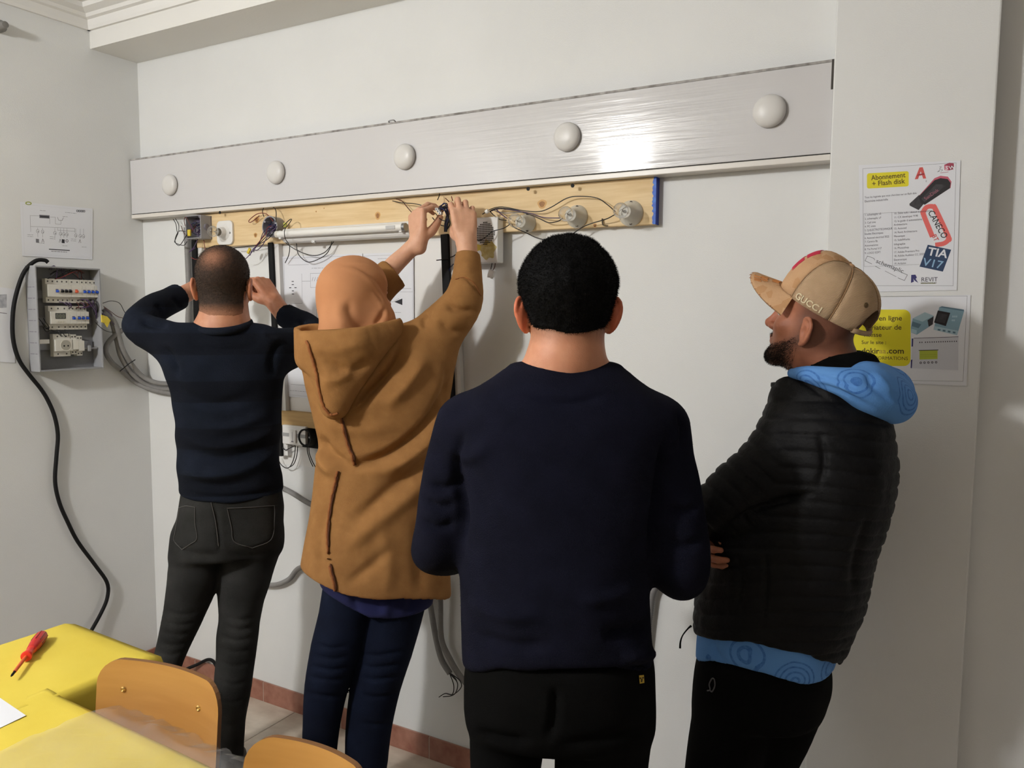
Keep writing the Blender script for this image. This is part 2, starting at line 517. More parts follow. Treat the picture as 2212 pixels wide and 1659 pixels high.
def field(prims, X):
    """prims: (op, k, prim), X: (nb, m, 3) blocks"""
    nb, m, _ = X.shape
    D = np.full((nb, m), 0.3)
    blo, bhi = X.min(1), X.max(1)
    for op, k, p in prims:
        g = 0.02 + k
        idx = np.where(((blo <= p.hi + g) & (bhi >= p.lo - g)).all(1))[0]
        if len(idx) == 0: continue
        Y = X[idx].reshape(-1, 3)
        e = p(Y).reshape(len(idx), m); d = D[idx]
        if op == '+':
            h = np.clip(0.5 + 0.5 * (d - e) / k, 0, 1)
            D[idx] = d + (e - d) * h - k * h * (1 - h)
        elif op == '-':
            h = np.clip(0.5 - 0.5 * (d + e) / k, 0, 1)
            D[idx] = d + (-e - d) * h + k * h * (1 - h)
    return D


def sculpt(prims, vox, zones=None):
    """distance field -> vertices, quads.  zones: list of (z_lo, z_hi, fine voxel) where the grid gets finer in z"""
    lo = np.min([p.lo for o, k, p in prims if o == '+'], axis=0) - 0.03
    hi = np.max([p.hi for o, k, p in prims if o == '+'], axis=0) + 0.03
    ax = []
    for k in range(3):
        if k == 2 and zones:
            z = lo[2]; a = []
            while z < hi[2]:
                a.append(z)
                st = vox * 3
                for zl, zh in zones:
                    if zl - vox * 3 <= z <= zh: st = vox
                z += st
            ax.append(np.array(a))
        else:
            ax.append(np.arange(lo[k], hi[k], vox))
        n = len(ax[k]); pad = (-n) % 8
        ax[k] = np.concatenate([ax[k], ax[k][-1] + vox * np.arange(1, pad + 1)])
    n = [len(a) for a in ax]; B = 8; nb = [v // B for v in n]
    cen = [a.reshape(-1, B).mean(1) for a in ax]
    half = [(a.reshape(-1, B)[:, -1] - a.reshape(-1, B)[:, 0]) / 2 + vox for a in ax]
    Cg = np.stack(np.meshgrid(*cen, indexing='ij'), -1).reshape(-1, 1, 3)
    Hg = np.sqrt((np.stack(np.meshgrid(*half, indexing='ij'), -1) ** 2).sum(-1)).reshape(-1)
    # coarse pass in groups so that distant shapes are skipped safely
    Dc = np.full(len(Cg), 0.3)
    X = Cg[:, 0]
    for op, k, p in prims:
        e = p(X)
        if op == '+': h = np.clip(0.5 + 0.5 * (Dc - e) / k, 0, 1); Dc = Dc + (e - Dc) * h - k * h * (1 - h)
        else: h = np.clip(0.5 - 0.5 * (Dc + e) / k, 0, 1); Dc = Dc + (-e - Dc) * h + k * h * (1 - h)
    act = np.where(np.abs(Dc) < Hg * 1.05)[0]
    D = np.where(Dc < 0, -1.0, 1.0).astype(np.float32).reshape(nb)
    D = np.repeat(np.repeat(np.repeat(D, B, 0), B, 1), B, 2)
    bi = np.stack(np.unravel_index(act, nb), 1)
    loc = np.stack(np.meshgrid(*[np.arange(B)] * 3, indexing='ij'), -1).reshape(-1, 3)
    for c0 in range(0, len(bi), 1500):
        b = bi[c0:c0 + 1500]
        I = b[:, None, :] * B + loc[None]
        Xb = np.stack([ax[k][I[..., k]] for k in range(3)], -1)
        F = field(prims, Xb)
        D[I[..., 0], I[..., 1], I[..., 2]] = F
    S = D < 0
    c = np.zeros([v - 1 for v in n], np.uint8)
    for i in (0, 1):
        for j in (0, 1):
            for k in (0, 1):
                c += S[i:n[0] - 1 + i, j:n[1] - 1 + j, k:n[2] - 1 + k]
    cells = np.stack(np.where((c > 0) & (c < 8)), 1)
    vid = np.full(c.shape, -1, np.int32); vid[tuple(cells.T)] = np.arange(len(cells))
    acc = np.zeros((len(cells), 3)); cnt = np.zeros(len(cells))
    for a in range(3):
        o1, o2 = [k for k in range(3) if k != a]
        for u in (0, 1):
            for w in (0, 1):
                A = cells.copy(); A[:, o1] += u; A[:, o2] += w
                Bq = A.copy(); Bq[:, a] += 1
                da = D[tuple(A.T)]; db = D[tuple(Bq.T)]
                m = (da < 0) != (db < 0)
                t = np.clip(da[m] / (da[m] - db[m]), 0.02, 0.98)
                pa = np.stack([ax[k][A[m, k]] for k in range(3)], 1); pb = np.stack([ax[k][Bq[m, k]] for k in range(3)], 1)
                acc[m] += pa + (pb - pa) * t[:, None]; cnt[m] += 1
    V = acc / np.maximum(cnt, 1)[:, None]
    Fq = []
    for a in range(3):
        o1, o2 = (a + 1) % 3, (a + 2) % 3
        sl0 = [slice(1, -1)] * 3; sl1 = [slice(1, -1)] * 3
        sl0[a] = slice(0, n[a] - 1); sl1[a] = slice(1, n[a])
        s0 = S[tuple(sl0)]; s1 = S[tuple(sl1)]
        E = np.stack(np.where(s0 != s1), 1)
        off = np.ones(3, int); off[a] = 0
        E = E + off
        fl = S[tuple(E.T)]
        def cell(du, dv):
            Q = E.copy(); Q[:, o1] -= du; Q[:, o2] -= dv
            return vid[tuple(Q.T)]
        q = np.stack([cell(1, 1), cell(0, 1), cell(0, 0), cell(1, 0)], 1)
        q[~fl] = q[~fl][:, ::-1]
        Fq.append(q)
    Fq = np.concatenate(Fq)
    Fq = Fq[(Fq >= 0).all(1)]
    return V, Fq


def vnormals(V, F):
    n = np.cross(V[F[:, 2]] - V[F[:, 0]], V[F[:, 3]] - V[F[:, 1]])
    N = np.zeros_like(V)
    for k in range(4): np.add.at(N, F[:, k], n)
    return N / (np.linalg.norm(N, axis=1)[:, None] + 1e-12)


def relax(V, F, it=1, w=0.5):
    for _ in range(it):
        acc = np.zeros_like(V); cnt = np.zeros(len(V))
        for k in range(4):
            a, b = F[:, k], F[:, (k + 1) % 4]
            np.add.at(acc, a, V[b]); np.add.at(acc, b, V[a]); np.add.at(cnt, a, 1); np.add.at(cnt, b, 1)
        V = V + w * (acc / np.maximum(cnt, 1)[:, None] - V)
    return V


def polydist(px, py, line):
    """distance to a polyline and position 0..1 along it"""
    L = catmull(np.array(line, float), 5)
    best = np.full(len(px), 1e9); pos = np.zeros(len(px))
    sl = np.concatenate([[0], np.cumsum(np.linalg.norm(np.diff(L, axis=0), axis=1))])
    for i in range(len(L) - 1):
        a, b = L[i], L[i + 1]; ab = b - a; l2 = max(ab @ ab, 1e-9)
        t = np.clip(((px - a[0]) * ab[0] + (py - a[1]) * ab[1]) / l2, 0, 1)
        d = np.hypot(px - a[0] - t * ab[0], py - a[1] - t * ab[1])
        m = d < best; best[m] = d[m]; pos[m] = (sl[i] + t[m] * (sl[i + 1] - sl[i])) / sl[-1]
    return best, pos


GAIN = [1.0]


def crease(V, F, folds, taper=True):
    """folds: (polyline in photo pixels, height in m (negative = groove), half width in pixels) carved on the side seen by the photographer"""
    N = vnormals(V, F)
    px, py, w = proj(V)
    view = EYE - V; view /= np.linalg.norm(view, axis=1)[:, None]
    fac = np.clip((N * view).sum(1) * 2.5, 0, 1)
    d = np.zeros(len(V))
    for line, amp, wd in folds:
        L = np.array(line)
        m = (px > L[:, 0].min() - 4 * wd) & (px < L[:, 0].max() + 4 * wd) & (py > L[:, 1].min() - 4 * wd) & (py < L[:, 1].max() + 4 * wd)
        if not m.any(): continue
        dist, pos = polydist(px[m], py[m], line)
        tp = np.clip(np.minimum(pos, 1 - pos) * 4 + 0.02, 0, 1) if taper else 1
        d[m] += GAIN[0] * amp * np.exp(-(dist / wd) ** 2) * tp
    return V + N * (d * fac)[:, None]


def skin_mesh(name, V, F, m, parent, tint=None, smooth=True):
    me = bpy.data.meshes.new(name)
    me.vertices.add(len(V)); me.vertices.foreach_set('co', V.astype(np.float32).ravel())
    me.loops.add(len(F) * 4); me.loops.foreach_set('vertex_index', F.astype(np.int32).ravel())
    me.polygons.add(len(F)); me.polygons.foreach_set('loop_start', np.arange(0, len(F) * 4, 4, dtype=np.int32))
    try:
        me.polygons.foreach_set('loop_total', np.full(len(F), 4, np.int32))
    except Exception:
        pass
    me.update(calc_edges=True); me.validate()
    if tint is not None:
        a = me.color_attributes.new('tint', 'FLOAT_COLOR', 'POINT')
        c = np.ones((len(V), 4), np.float32); c[:, :3] = tint
        a.data.foreach_set('color', c.ravel())
    me.materials.append(m)
    if smooth: me.shade_smooth()
    o = bpy.data.objects.new(name, me); link(o)
    if parent is not None:
        o.parent = parent
        o.matrix_parent_inverse = Matrix.Translation(-abs_loc(parent))
    return o


def strands(V, F, n, length, width, mask=None, lean=(0, 0, 0), jit=0.5, seed=1, taper=0.2):
    """short hairs on a surface as thin blades -> extra vertices and quads"""
    r = np.random.RandomState(seed)
    c = V[F].mean(1); nn = np.cross(V[F[:, 2]] - V[F[:, 0]], V[F[:, 3]] - V[F[:, 1]])
    ar = np.linalg.norm(nn, axis=1); nn = nn / (ar[:, None] + 1e-12)
    if mask is not None: ar = ar * mask(c)
    idx = r.choice(len(F), n, p=ar / ar.sum())
    u, w = r.rand(n, 1), r.rand(n, 1)
    P = (V[F[idx, 0]] * (1 - u) + V[F[idx, 1]] * u) * (1 - w) + (V[F[idx, 3]] * (1 - u) + V[F[idx, 2]] * u) * w
    d = nn[idx] + np.array(lean) + r.randn(n, 3) * jit; d /= np.linalg.norm(d, axis=1)[:, None]
    s = np.cross(d, r.randn(n, 3)); s /= np.linalg.norm(s, axis=1)[:, None]
    L = (length * (0.6 + 0.8 * r.rand(n)))[:, None]
    P = P - d * L * 0.15
    A = np.concatenate([P - s * width, P + s * width, P + d * L + s * width * taper, P + d * L - s * width * taper])
    Q = np.stack([np.arange(n), np.arange(n) + n, np.arange(n) + 2 * n, np.arange(n) + 3 * n], 1)
    return np.concatenate([V, A]), np.concatenate([F, Q + len(V)])


# ------------------------------------------------------------------ figures
class Pose:
    """a standing place: traces of the photograph are put on real vertical planes through it"""
    def __init__(self, px, z):
        a = atz(px, 800, z); self.a = np.array([a[0], a[1], 0])
        n = np.array([a[0] - EYE[0], a[1] - EYE[1], 0]); self.dist = np.linalg.norm(n)
        self.n = n / self.dist; self.s = np.array([self.n[1], -self.n[0], 0])

    def pt(self, px, py, off=0.0):
        d = ray(px, py); return EYE + d * ((self.dist + off) / (d @ self.n))

    def limb(self, rows, grow=0.0, sub=4):     # rows (px, py, off, radius px)
        P, R_ = [], []
        for px, py, off, r in rows:
            p = self.pt(px, py, off); P.append(p)
            R_.append(r * ((p - EYE) @ CF) / FPX + grow)
        return Limb(P, R_, sub)

    def rings(self, rows, grow=0.0):           # rows (py, left px, right px, off, depth back, depth front)
        out = []
        for py, l, r, off, bb, bf in rows:
            a, b = self.pt(l, py, off), self.pt(r, py, off); c = (a + b) / 2
            out.append((c[2], c[0], c[1], abs((b - a) @ self.s) / 2 + grow, bb + grow, bf + grow))
        return out

    def loft(self, rows, grow=0.0, **kw):
        return Loft(self.rings(rows, grow), self.s, self.n, **kw)

    def hem(self, pts):                        # [(px,py,off)] -> hem height against the side coordinate
        Q = np.array([self.pt(*p) for p in pts]); u = (Q - self.a) @ self.s; k = np.argsort(u)
        return (u[k], Q[k, 2], self.a)


def frame(fwd, up=(0, 0, 1)):
    f = np.array(fwd, float); f /= np.linalg.norm(f)
    r = np.cross(f, up); r /= np.linalg.norm(r); u = np.cross(r, f)
    return np.stack([r, f, u], 1)              # columns: right, forward, up


def head_prims(o, M, s=1.0, ears=True, ear_out=0.35, ear_z=-0.004, neck_to=None, neck_r=(0.055, 0.062)):
    o = np.array(o)
    g = lambda x, y, z: o + M @ (np.array([x, y, z]) * s)
    E_ = lambda c, r, k, R_=None: ('+', k * s, Ell(g(*c), np.array(r) * s, M if R_ is None else M @ R_))
    Lm = lambda P, R_, k, op='+': (op, k * s, Limb([g(*p) for p in P], [r * s for r in R_], 3))
    pr = [E_((0, -0.012, 0.045), (0.076, 0.094, 0.083), 0.01),
          E_((0, 0.030, -0.035), (0.060, 0.062, 0.080), 0.03),
          Lm([(-0.045, 0.02, -0.075), (-0.02, 0.07, -0.1), (0.02, 0.07, -0.1), (0.045, 0.02, -0.075)], [0.016, 0.017, 0.017, 0.016], 0.03),
          Lm([(0, 0.076, -0.098), (0, 0.078, -0.1)], [0.017, 0.017], 0.02),
          Lm([(-0.045, 0.066, 0.03), (0, 0.082, 0.033), (0.045, 0.066, 0.03)], [0.012, 0.013, 0.012], 0.018),     # brow
          Lm([(-0.046, 0.052, -0.02), (-0.046, 0.055, -0.022)], [0.02, 0.02], 0.02), Lm([(0.046, 0.052, -0.02), (0.046, 0.055, -0.022)], [0.02, 0.02], 0.02),
          Lm([(0, 0.088, 0.018), (0, 0.102, -0.012), (0, 0.110, -0.026)], [0.008, 0.010, 0.0125], 0.010),            # nose
          Lm([(-0.013, 0.094, -0.031), (-0.011, 0.098, -0.031)], [0.009, 0.009], 0.006), Lm([(0.013, 0.094, -0.031), (0.011, 0.098, -0.031)], [0.009, 0.009], 0.006),
          ('-', 0.008 * s, Ell(g(-0.031, 0.092, 0.008), np.array((0.016, 0.014, 0.010)) * s, M)), ('-', 0.008 * s, Ell(g(0.031, 0.092, 0.008), np.array((0.016, 0.014, 0.010)) * s, M)),
          ('+', 0.003 * s, Ell(g(-0.031, 0.0755, 0.0155), np.array((0.0145, 0.0125, 0.0085)) * s, M)), ('+', 0.003 * s, Ell(g(0.031, 0.0755, 0.0155), np.array((0.0145, 0.0125, 0.0085)) * s, M)),
          Lm([(-0.024, 0.082, -0.060), (-0.006, 0.0935, -0.056), (0.006, 0.0935, -0.056), (0.024, 0.082, -0.060)], [0.004, 0.0065, 0.0065, 0.004], 0.006),
          Lm([(-0.022, 0.082, -0.066), (0, 0.0925, -0.068), (0.022, 0.082, -0.066)], [0.004, 0.0075, 0.004], 0.006)]
    if neck_to is not None:
        for q in neck_to if isinstance(neck_to, list) else [neck_to]:
            pr.append(('+', 0.03, Limb([g(0, -0.012, -0.02), g(0, -0.018, -0.07), q], [neck_r[0] * s, neck_r[0] * s, neck_r[1] * s])))
    if ears:
        for sx in (-1, 1):
            a = ear_out
            R_ = np.array([[math.cos(a), -sx * math.sin(a), 0], [sx * math.sin(a), math.cos(a), 0], [0, 0, 1]])
            c = (sx * 0.082, -0.016, ear_z)
            q = lambda x, y, z: tuple(np.array(c) + R_ @ np.array((sx * x, y, z)))
            pr.append(E_(c, (0.0075, 0.017, 0.031), 0.006, R_))
            pr.append(Lm([q(0, 0.012, 0.012), q(0.004, 0.008, 0.027), q(0.006, -0.008, 0.031), q(0.006, -0.019, 0.016), q(0.005, -0.017, -0.004), q(0.002, -0.006, -0.022), q(0, 0.006, -0.030)],
                         [0.0035, 0.0042, 0.0045, 0.0045, 0.0042, 0.005, 0.0065], 0.004))
            pr.append(('-', 0.003 * s, Ell(g(*q(0.009, 0.001, -0.002)), np.array((0.007, 0.009, 0.014)) * s, M @ R_)))
    return pr, g


FINGERS = [(0.030, 0.0, 0.092, 0.040, 0.025, 0.020, 0.0088), (0.010, 0.0, 0.097, 0.045, 0.029, 0.021, 0.0090),
           (-0.010, 0.0, 0.092, 0.041, 0.027, 0.020, 0.0085), (-0.028, 0.0, 0.083, 0.032, 0.020, 0.018, 0.0075)]


def hand_prims(wrist, direction, dorsal, thumb_side, curls, thumb, s=1.0, spread=0.06, wrist_r=0.027):
    """local: x towards the thumb side, y towards the fingers, z out of the back of the hand; curls = 4 x (knuckle, middle, tip) in radians;
    thumb = list of local points"""
    y = np.array(direction, float); y /= np.linalg.norm(y)
    z = np.array(dorsal, float); z -= y * (z @ y); z /= np.linalg.norm(z)
    x = np.cross(y, z); x = x if x @ np.array(thumb_side) > 0 else -x
    M = np.stack([x, y, z], 1); W_ = np.array(wrist)
    g = lambda p: W_ + M @ (np.array(p) * s)
    pr = [('+', 0.012, Limb([g((0, -0.02, 0)), g((0, 0.012, 0))], [wrist_r * s * 0.95, 0.026 * s]))]
    for i, (fx, fz, ky, l1, l2, l3, r) in enumerate(FINGERS):
        pr.append(('+', 0.012, Limb([g((fx * 0.5, 0.0, 0)), g((fx * 0.85, 0.045, 0.003)), g((fx, ky, 0.002))], [0.016 * s, 0.0135 * s, 0.0115 * s])))
    tips = []
    for i, (fx, fz, ky, l1, l2, l3, r) in enumerate(FINGERS):
        c = curls[i]; a = 0.0; p = np.array((fx, ky, 0.002)); P = [p]; sp = spread * (1.5 - i)
        for l, da in zip((l1, l2, l3), c):
            a += da
            p = p + l * np.array((math.sin(sp) * math.cos(a), math.cos(sp) * math.cos(a), -math.sin(a))); P.append(p)
        tips.append(g(P[-1]))
        for (a_, b_, ra, rb) in ((P[0], P[1], r * 1.12, r), (P[1], P[2], r * 1.03, r * 0.93), (P[2], P[3], r * 0.93, r * 0.78)):
            pr.append(('+', 0.0035, Limb([g(a_), g(b_)], [ra * s, rb * s])))
    T = [g(p) for p in thumb]
    pr.append(('+', 0.009, Limb([g((0.012, 0.012, -0.004)), T[0], T[1]], [0.017 * s, 0.0165 * s, 0.0125 * s])))
    pr.append(('+', 0.003, Limb(T[1:], [0.0115 * s, 0.0108 * s, 0.0085 * s][:len(T) - 1])))
    return pr, g


M_SKIN = {}
def skin(name, c, c2):
    return mat(name, c, rough=0.5, color2=c2, vscale=45, detail=4, bump=0.12, bscale=420, attr=True, sss=0.12, spec=0.4)


M_EYE = mat('eye_white', s2l(206, 200, 192), rough=0.15)
M_IRIS = mat('iris', s2l(48, 30, 20), rough=0.1)


def eyes(g, M, s, parent, hair_m, brows=True):
    for sx in (-1, 1):
        m = MB(); m.lathe(g(sx * 0.031, 0.0715, 0.008), M[:, 1], [(-0.011, 0.002), (-0.008, 0.0085), (0, 0.0115), (0.006, 0.0098), (0.0095, 0.006), (0.0108, 0.001)], 12)
        e = m.build('eye', M_EYE, parent, smooth='all')
        MB().lathe(g(sx * 0.031, 0.0715, 0.008), M[:, 1], [(0.0086, 0.0056), (0.0105, 0.0045), (0.0113, 0.001)], 10).build('iris', M_IRIS, e, smooth='all')
        if brows:
            MB().tube([g(sx * 0.014, 0.095, 0.026), g(sx * 0.030, 0.090, 0.032), g(sx * 0.050, 0.072, 0.029)], [0.0025, 0.0045, 0.002], 6).build('eyebrow', hair_m, parent, smooth='all')


def shoe(p_ankle, fwd, m, parent, floor=0.0, L=0.27):
    f = np.array(fwd, float); f[2] = 0; f /= np.linalg.norm(f); c = np.array([p_ankle[0], p_ankle[1], floor])
    q = lambda y, z: c + f * y + np.array([0, 0, z])
    pr = [('+', 0.02, Limb([q(-0.06, 0.042), q(0.04, 0.045), q(L * 0.48, 0.036), q(L * 0.62, 0.032)], [0.036, 0.04, 0.038, 0.03])),
          ('+', 0.03, Limb([q(-0.02, 0.05), q(-0.015, 0.11)], [0.042, 0.04]))]
    class Below:
        lo = c - 0.5; hi = c + 0.5
        def __call__(self, X): return X[:, 2] - (floor + 0.004)
    pr.append(('-', 0.006, Below()))
    V, F = sculpt(pr, 0.008)
    o = skin_mesh('shoe', V, F, m, parent)
    s_ = MB(); N_ = 16
    pl = [(math.cos(t) * 0.045 * (1 - 0.1 * math.sin(t)), 0.045 + math.sin(t) * 0.135) for t in np.linspace(0, 2 * math.pi, N_, endpoint=False)]
    s_.prism(pl, c, np.cross(f, [0, 0, 1]), f, (0, 0, 1), 0.0005, 0.018)
    s_.build('sole', mat('shoe_sole', s2l(40, 38, 36), rough=0.8), o)


class Shell:
    """the union of some shapes, grown by off"""
    def __init__(self, prims, off, lo=None, hi=None):
        self.p = prims; self.off = off
        self.lo = np.min([p.lo for o, k, p in prims if o == '+'], axis=0) - off if lo is None else lo
        self.hi = np.max([p.hi for o, k, p in prims if o == '+'], axis=0) + off if hi is None else hi

    def __call__(self, X):
        D = np.full(len(X), 0.3)
        for op, k, p in self.p:
            e = p(X)
            if op == '+': h = np.clip(0.5 + 0.5 * (D - e) / k, 0, 1); D = D + (e - D) * h - k * h * (1 - h)
            else: h = np.clip(0.5 - 0.5 * (D + e) / k, 0, 1); D = D + (-e - D) * h + k * h * (1 - h)
        return D - self.off


class Region:
    def __init__(self, fn, c, r=0.5):
        self.fn = fn; self.lo = np.array(c) - r; self.hi = np.array(c) + r

    def __call__(self, X):
        return self.fn(X)


def cuff(c, d, r=0.09):
    """cuts a sleeve off square: removes what lies beyond c along d"""
    c = np.array(c); d = np.array(d, float); d /= np.linalg.norm(d)
    return ('-', 0.003, Region(lambda X: np.maximum(-((X - c) @ d), np.sqrt(((X - c) ** 2).sum(1)) - r), c, r))
# ------------------------------------------------------------------ man in the dark striped sweater at the left
M_SKIN1 = skin('skin_tan', s2l(196, 142, 112), s2l(184, 126, 96))
M_KNIT_DARK = mat('knit_dark_navy', s2l(19, 24, 34), rough=0.95, color2=s2l(26, 31, 43), vscale=14, bump=0.5, bscale=420, spec=0.1)
M_JEANS_BLK = mat('washed_black_denim', s2l(31, 31, 30), rough=0.9, color2=s2l(52, 52, 51), vscale=9, detail=6, bump=0.4, bscale=500, spec=0.12)
M_HAIR = mat('dark_hair', s2l(22, 18, 16), rough=0.7, color2=s2l(34, 28, 24), vscale=60, spec=0.3)
M_SHOE = mat('black_shoe', s2l(24, 24, 25), rough=0.5, var=0.2)


def striped(m, base, band, period, width, z_from):
    nt = m.node_tree; N = nt.nodes; L = nt.links; b = N['Principled BSDF']
    old = b.inputs['Base Color'].links[0].from_socket
    tc = N.new('ShaderNodeTexCoord'); sp = N.new('ShaderNodeSeparateXYZ'); L.new(tc.outputs['Object'], sp.inputs[0])
    a = N.new('ShaderNodeMath'); a.operation = 'MULTIPLY'; a.inputs[1].default_value = 1 / period; L.new(sp.outputs['Z'], a.inputs[0])
    f = N.new('ShaderNodeMath'); f.operation = 'FRACT'; L.new(a.outputs[0], f.inputs[0])
    c = N.new('ShaderNodeMath'); c.operation = 'LESS_THAN'; c.inputs[1].default_value = width; L.new(f.outputs[0], c.inputs[0])
    mx = N.new('ShaderNodeMix'); mx.data_type = 'RGBA'; mx.inputs[7].default_value = (*band, 1)
    L.new(c.outputs[0], mx.inputs[0]); L.new(old, mx.inputs[6]); L.new(mx.outputs[2], b.inputs['Base Color'])


striped(M_KNIT_DARK, None, s2l(17, 20, 28), 0.15, 0.45, 0)


def man_one():
    A = Pose(490, 2.62)
    root = thing('person', 'man with cropped thinning hair in a dark striped sweater and black jeans, both hands raised', 'person', loc=tuple(A.a))
    tor = [(711, 428, 548, 0.01, .06, .06), (724, 392, 584, 0.01, .085, .08), (745, 366, 606, 0, .10, .095), (775, 352, 616, 0, .112, .105), (800, 352, 615, 0, .118, .11),
           (850, 368, 611, 0, .12, .115), (900, 376, 608, 0, .12, .115), (950, 380, 605, 0, .118, .115), (1000, 381, 605, 0, .12, .115), (1040, 385, 609, 0, .125, .12), (1085, 388, 614, 0, .13, .125)]
    armL = [(398, 748, 0.0, 46), (345, 728, 0.05, 41), (300, 702, 0.10, 34), (335, 668, 0.19, 31), (368, 651, 0.25, 28), (396, 637, 0.30, 27)]
    foreL = [(332, 668, 0.19, 16), (404, 633, 0.31, 19), (430, 618, 0.35, 16)]
    armR = [(575, 752, 0.0, 46), (628, 752, 0.05, 44), (668, 738, 0.10, 38), (662, 712, 0.17, 33), (638, 694, 0.22, 28), (606, 674, 0.27, 26)]
    foreR = [(655, 706, 0.17, 17), (616, 681, 0.255, 20), (592, 652, 0.30, 17.5)]
    legL = [(428, 1165, 0, 54), (418, 1240, .0, 52), (405, 1300, .01, 46), (390, 1347, .02, 40), (374, 1395, .02, 34), (352, 1465, .02, 30), (334, 1540, .02, 29), (316, 1620, .02, 29), (303, 1690, .02, 30)]
    legR = [(548, 1165, 0, 60), (532, 1240, 0, 55), (522, 1290, 0, 48), (516, 1345, .0, 43), (510, 1410, 0, 42), (504, 1480, 0, 39), (498, 1560, 0, 32), (493, 1640, 0, 30), (489, 1700, 0, 31)]
    o = A.pt(484, 622, 0.02); M = frame(A.n * 0.96 + A.s * 0.28 + np.array([0, 0, 0.02]))
    nk = [A.pt(481, 700, 0.01), A.pt(481, 745, 0.0)]
    pr, g = head_prims(o, M, 1.06, ear_out=-0.05, neck_to=nk, neck_r=(0.060, 0.064))
    pr += [('+', 0.05, A.limb([(410, 735, 0.01, 22), (481, 712, 0.0, 34), (560, 735, 0.01, 22)]))]
    pr += [('+', 0.02, A.loft(tor[:-2], -0.032)), ('+', 0.03, A.limb(armL[:-1], -0.024)), ('+', 0.03, A.limb(armR[:-1], -0.024)), ('+', 0.01, A.limb(foreL)), ('+', 0.01, A.limb(foreR)),
           ('+', 0.03, A.loft([(1050, 402, 598, 0, .095, .095), (1190, 384, 596, 0, .10, .10)])), ('+', 0.03, A.limb(legL, -0.014)), ('+', 0.03, A.limb(legR, -0.014))]
    up = np.array([0, 0, 1.0])
    wl = A.pt(428, 620, 0.345); hl = A.pt(463, 598, 0.40) - wl
    p1, g1 = hand_prims(wl, hl, -A.n * 0.8 - A.s * 0.5 + up * 0.4, up, [(.6, .9, .5), (.7, .9, .5), (.8, 1, .6), (.9, 1, .6)], [(.034, .035, -.018), (.042, .066, -.034), (.03, .088, -.042)], 1.0)
    wr = A.pt(594, 654, 0.30); hr = A.pt(558, 600, 0.33) - wr
    p2, g2 = hand_prims(wr, hr, -A.n * 0.75 + A.s * 0.65 + up * 0.35, -A.s + up * 0.2, [(.9, 1.2, .6), (1.0, 1.25, .6), (1.1, 1.3, .7), (1.2, 1.3, .7)], [(.034, .035, -.018), (.042, .066, -.034), (.03, .088, -.042)], 1.06)
    pr += p1 + p2
    V, F = sculpt(pr, 0.0042, [(1.42, 2.0)])
    # own colour: cropped hair shadow is part of the scalp, ears and hands a little redder
    Q = (V - o) @ M / 1.06
    tint = np.ones((len(V), 3))
    hnd = (np.linalg.norm(V - A.pt(580, 625, .31), axis=1) < 0.10)
    tint[hnd] *= (1.0, 0.93, 0.90)
    ear = (np.abs(Q[:, 0]) > 0.078) & (np.abs(Q[:, 2]) < 0.05) & (np.abs(Q[:, 1]) < .05)
    tint[ear] *= (1.02, 0.86, 0.82)
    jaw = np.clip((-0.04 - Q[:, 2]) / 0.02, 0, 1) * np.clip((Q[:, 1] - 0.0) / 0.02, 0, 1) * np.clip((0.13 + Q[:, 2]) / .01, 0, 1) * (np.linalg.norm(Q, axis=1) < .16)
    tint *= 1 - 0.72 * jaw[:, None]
    lip = (np.abs(Q[:, 0]) < .024) & (np.abs(Q[:, 2] + .062) < .011) & (Q[:, 1] > .08)
    tint[lip] = (1.0, 0.7, 0.68)
    skin_mesh('body', V, F, M_SKIN1, root, tint)
    eyes(g, M, 1.06, root, M_HAIR)
    # cropped hair: a thin cap with many short stubs, thinning at the crown
    hpr = head_prims(o, M, 1.06, ears=False, neck_to=nk, neck_r=(0.060, 0.064))[0]
    def cut(X):
        q = (X - o) @ M / 1.06
        lim = np.where(q[:, 1] > 0.0, 0.01 + q[:, 1], np.where(q[:, 1] > -0.03, -0.012, -0.088))
        return np.minimum(q[:, 2] - lim, 0.064 - q[:, 1] + np.clip(q[:, 2] - 0.07, 0, 1) * 0.55)
    hp = [('+', 0.001, Shell(hpr, 0.0022, o - 0.16, o + 0.2)), ('-', 0.004, Region(cut, o))]
    Vh, Fh = sculpt(hp, 0.005)
    q = (Vh - o) @ M / 1.06
    bald = np.exp(-(((q[:, 0] + 0.004) / 0.036) ** 2 + ((q[:, 1] + 0.086) / 0.05) ** 2 + ((q[:, 2] - 0.090) / 0.030) ** 2))
    nz = vnoise(Vh, 260, 3) * 0.08
    low = np.clip((q[:, 2] + 0.090) / 0.045, 0, 1)
    cov = np.clip(1.0 - 0.60 * bald + nz, 0.0, 1) * low ** 0.8
    hair = np.array(s2l(54, 43, 36)); skin_c = np.array(s2l(190, 134, 104))
    M_CROP = mat('cropped_hair', (1, 1, 1), rough=0.75, attr=True, color2=(0.8, 0.8, 0.8), vscale=300, bump=0.5, bscale=500, spec=0.25)
    tc = skin_c + (hair - skin_c) * cov[:, None]
    def dens(c):
        k = (c - o) @ M / 1.06
        return np.clip((k[:, 2] + .075) / .05, 0.02, 1) * 1.1 - 0.85 * np.clip((k[:, 2] + .075) / .05, 0.02, 1) * np.exp(-(((k[:, 0] + 0.004) / 0.034) ** 2 + ((k[:, 1] + 0.086) / 0.05) ** 2 + ((k[:, 2] - 0.090) / 0.028) ** 2))
    V2, F2 = strands(Vh, Fh, 14000, 0.0032, 0.00045, dens, lean=(0, 0, -0.35), jit=0.5, seed=4)
    t2 = np.concatenate([tc, np.tile(hair * 0.8, (len(V2) - len(tc), 1))])
    skin_mesh('cropped_hair', V2, F2, M_CROP, root, t2)['label'] = 'cropped dark hair with a thin patch on the crown'
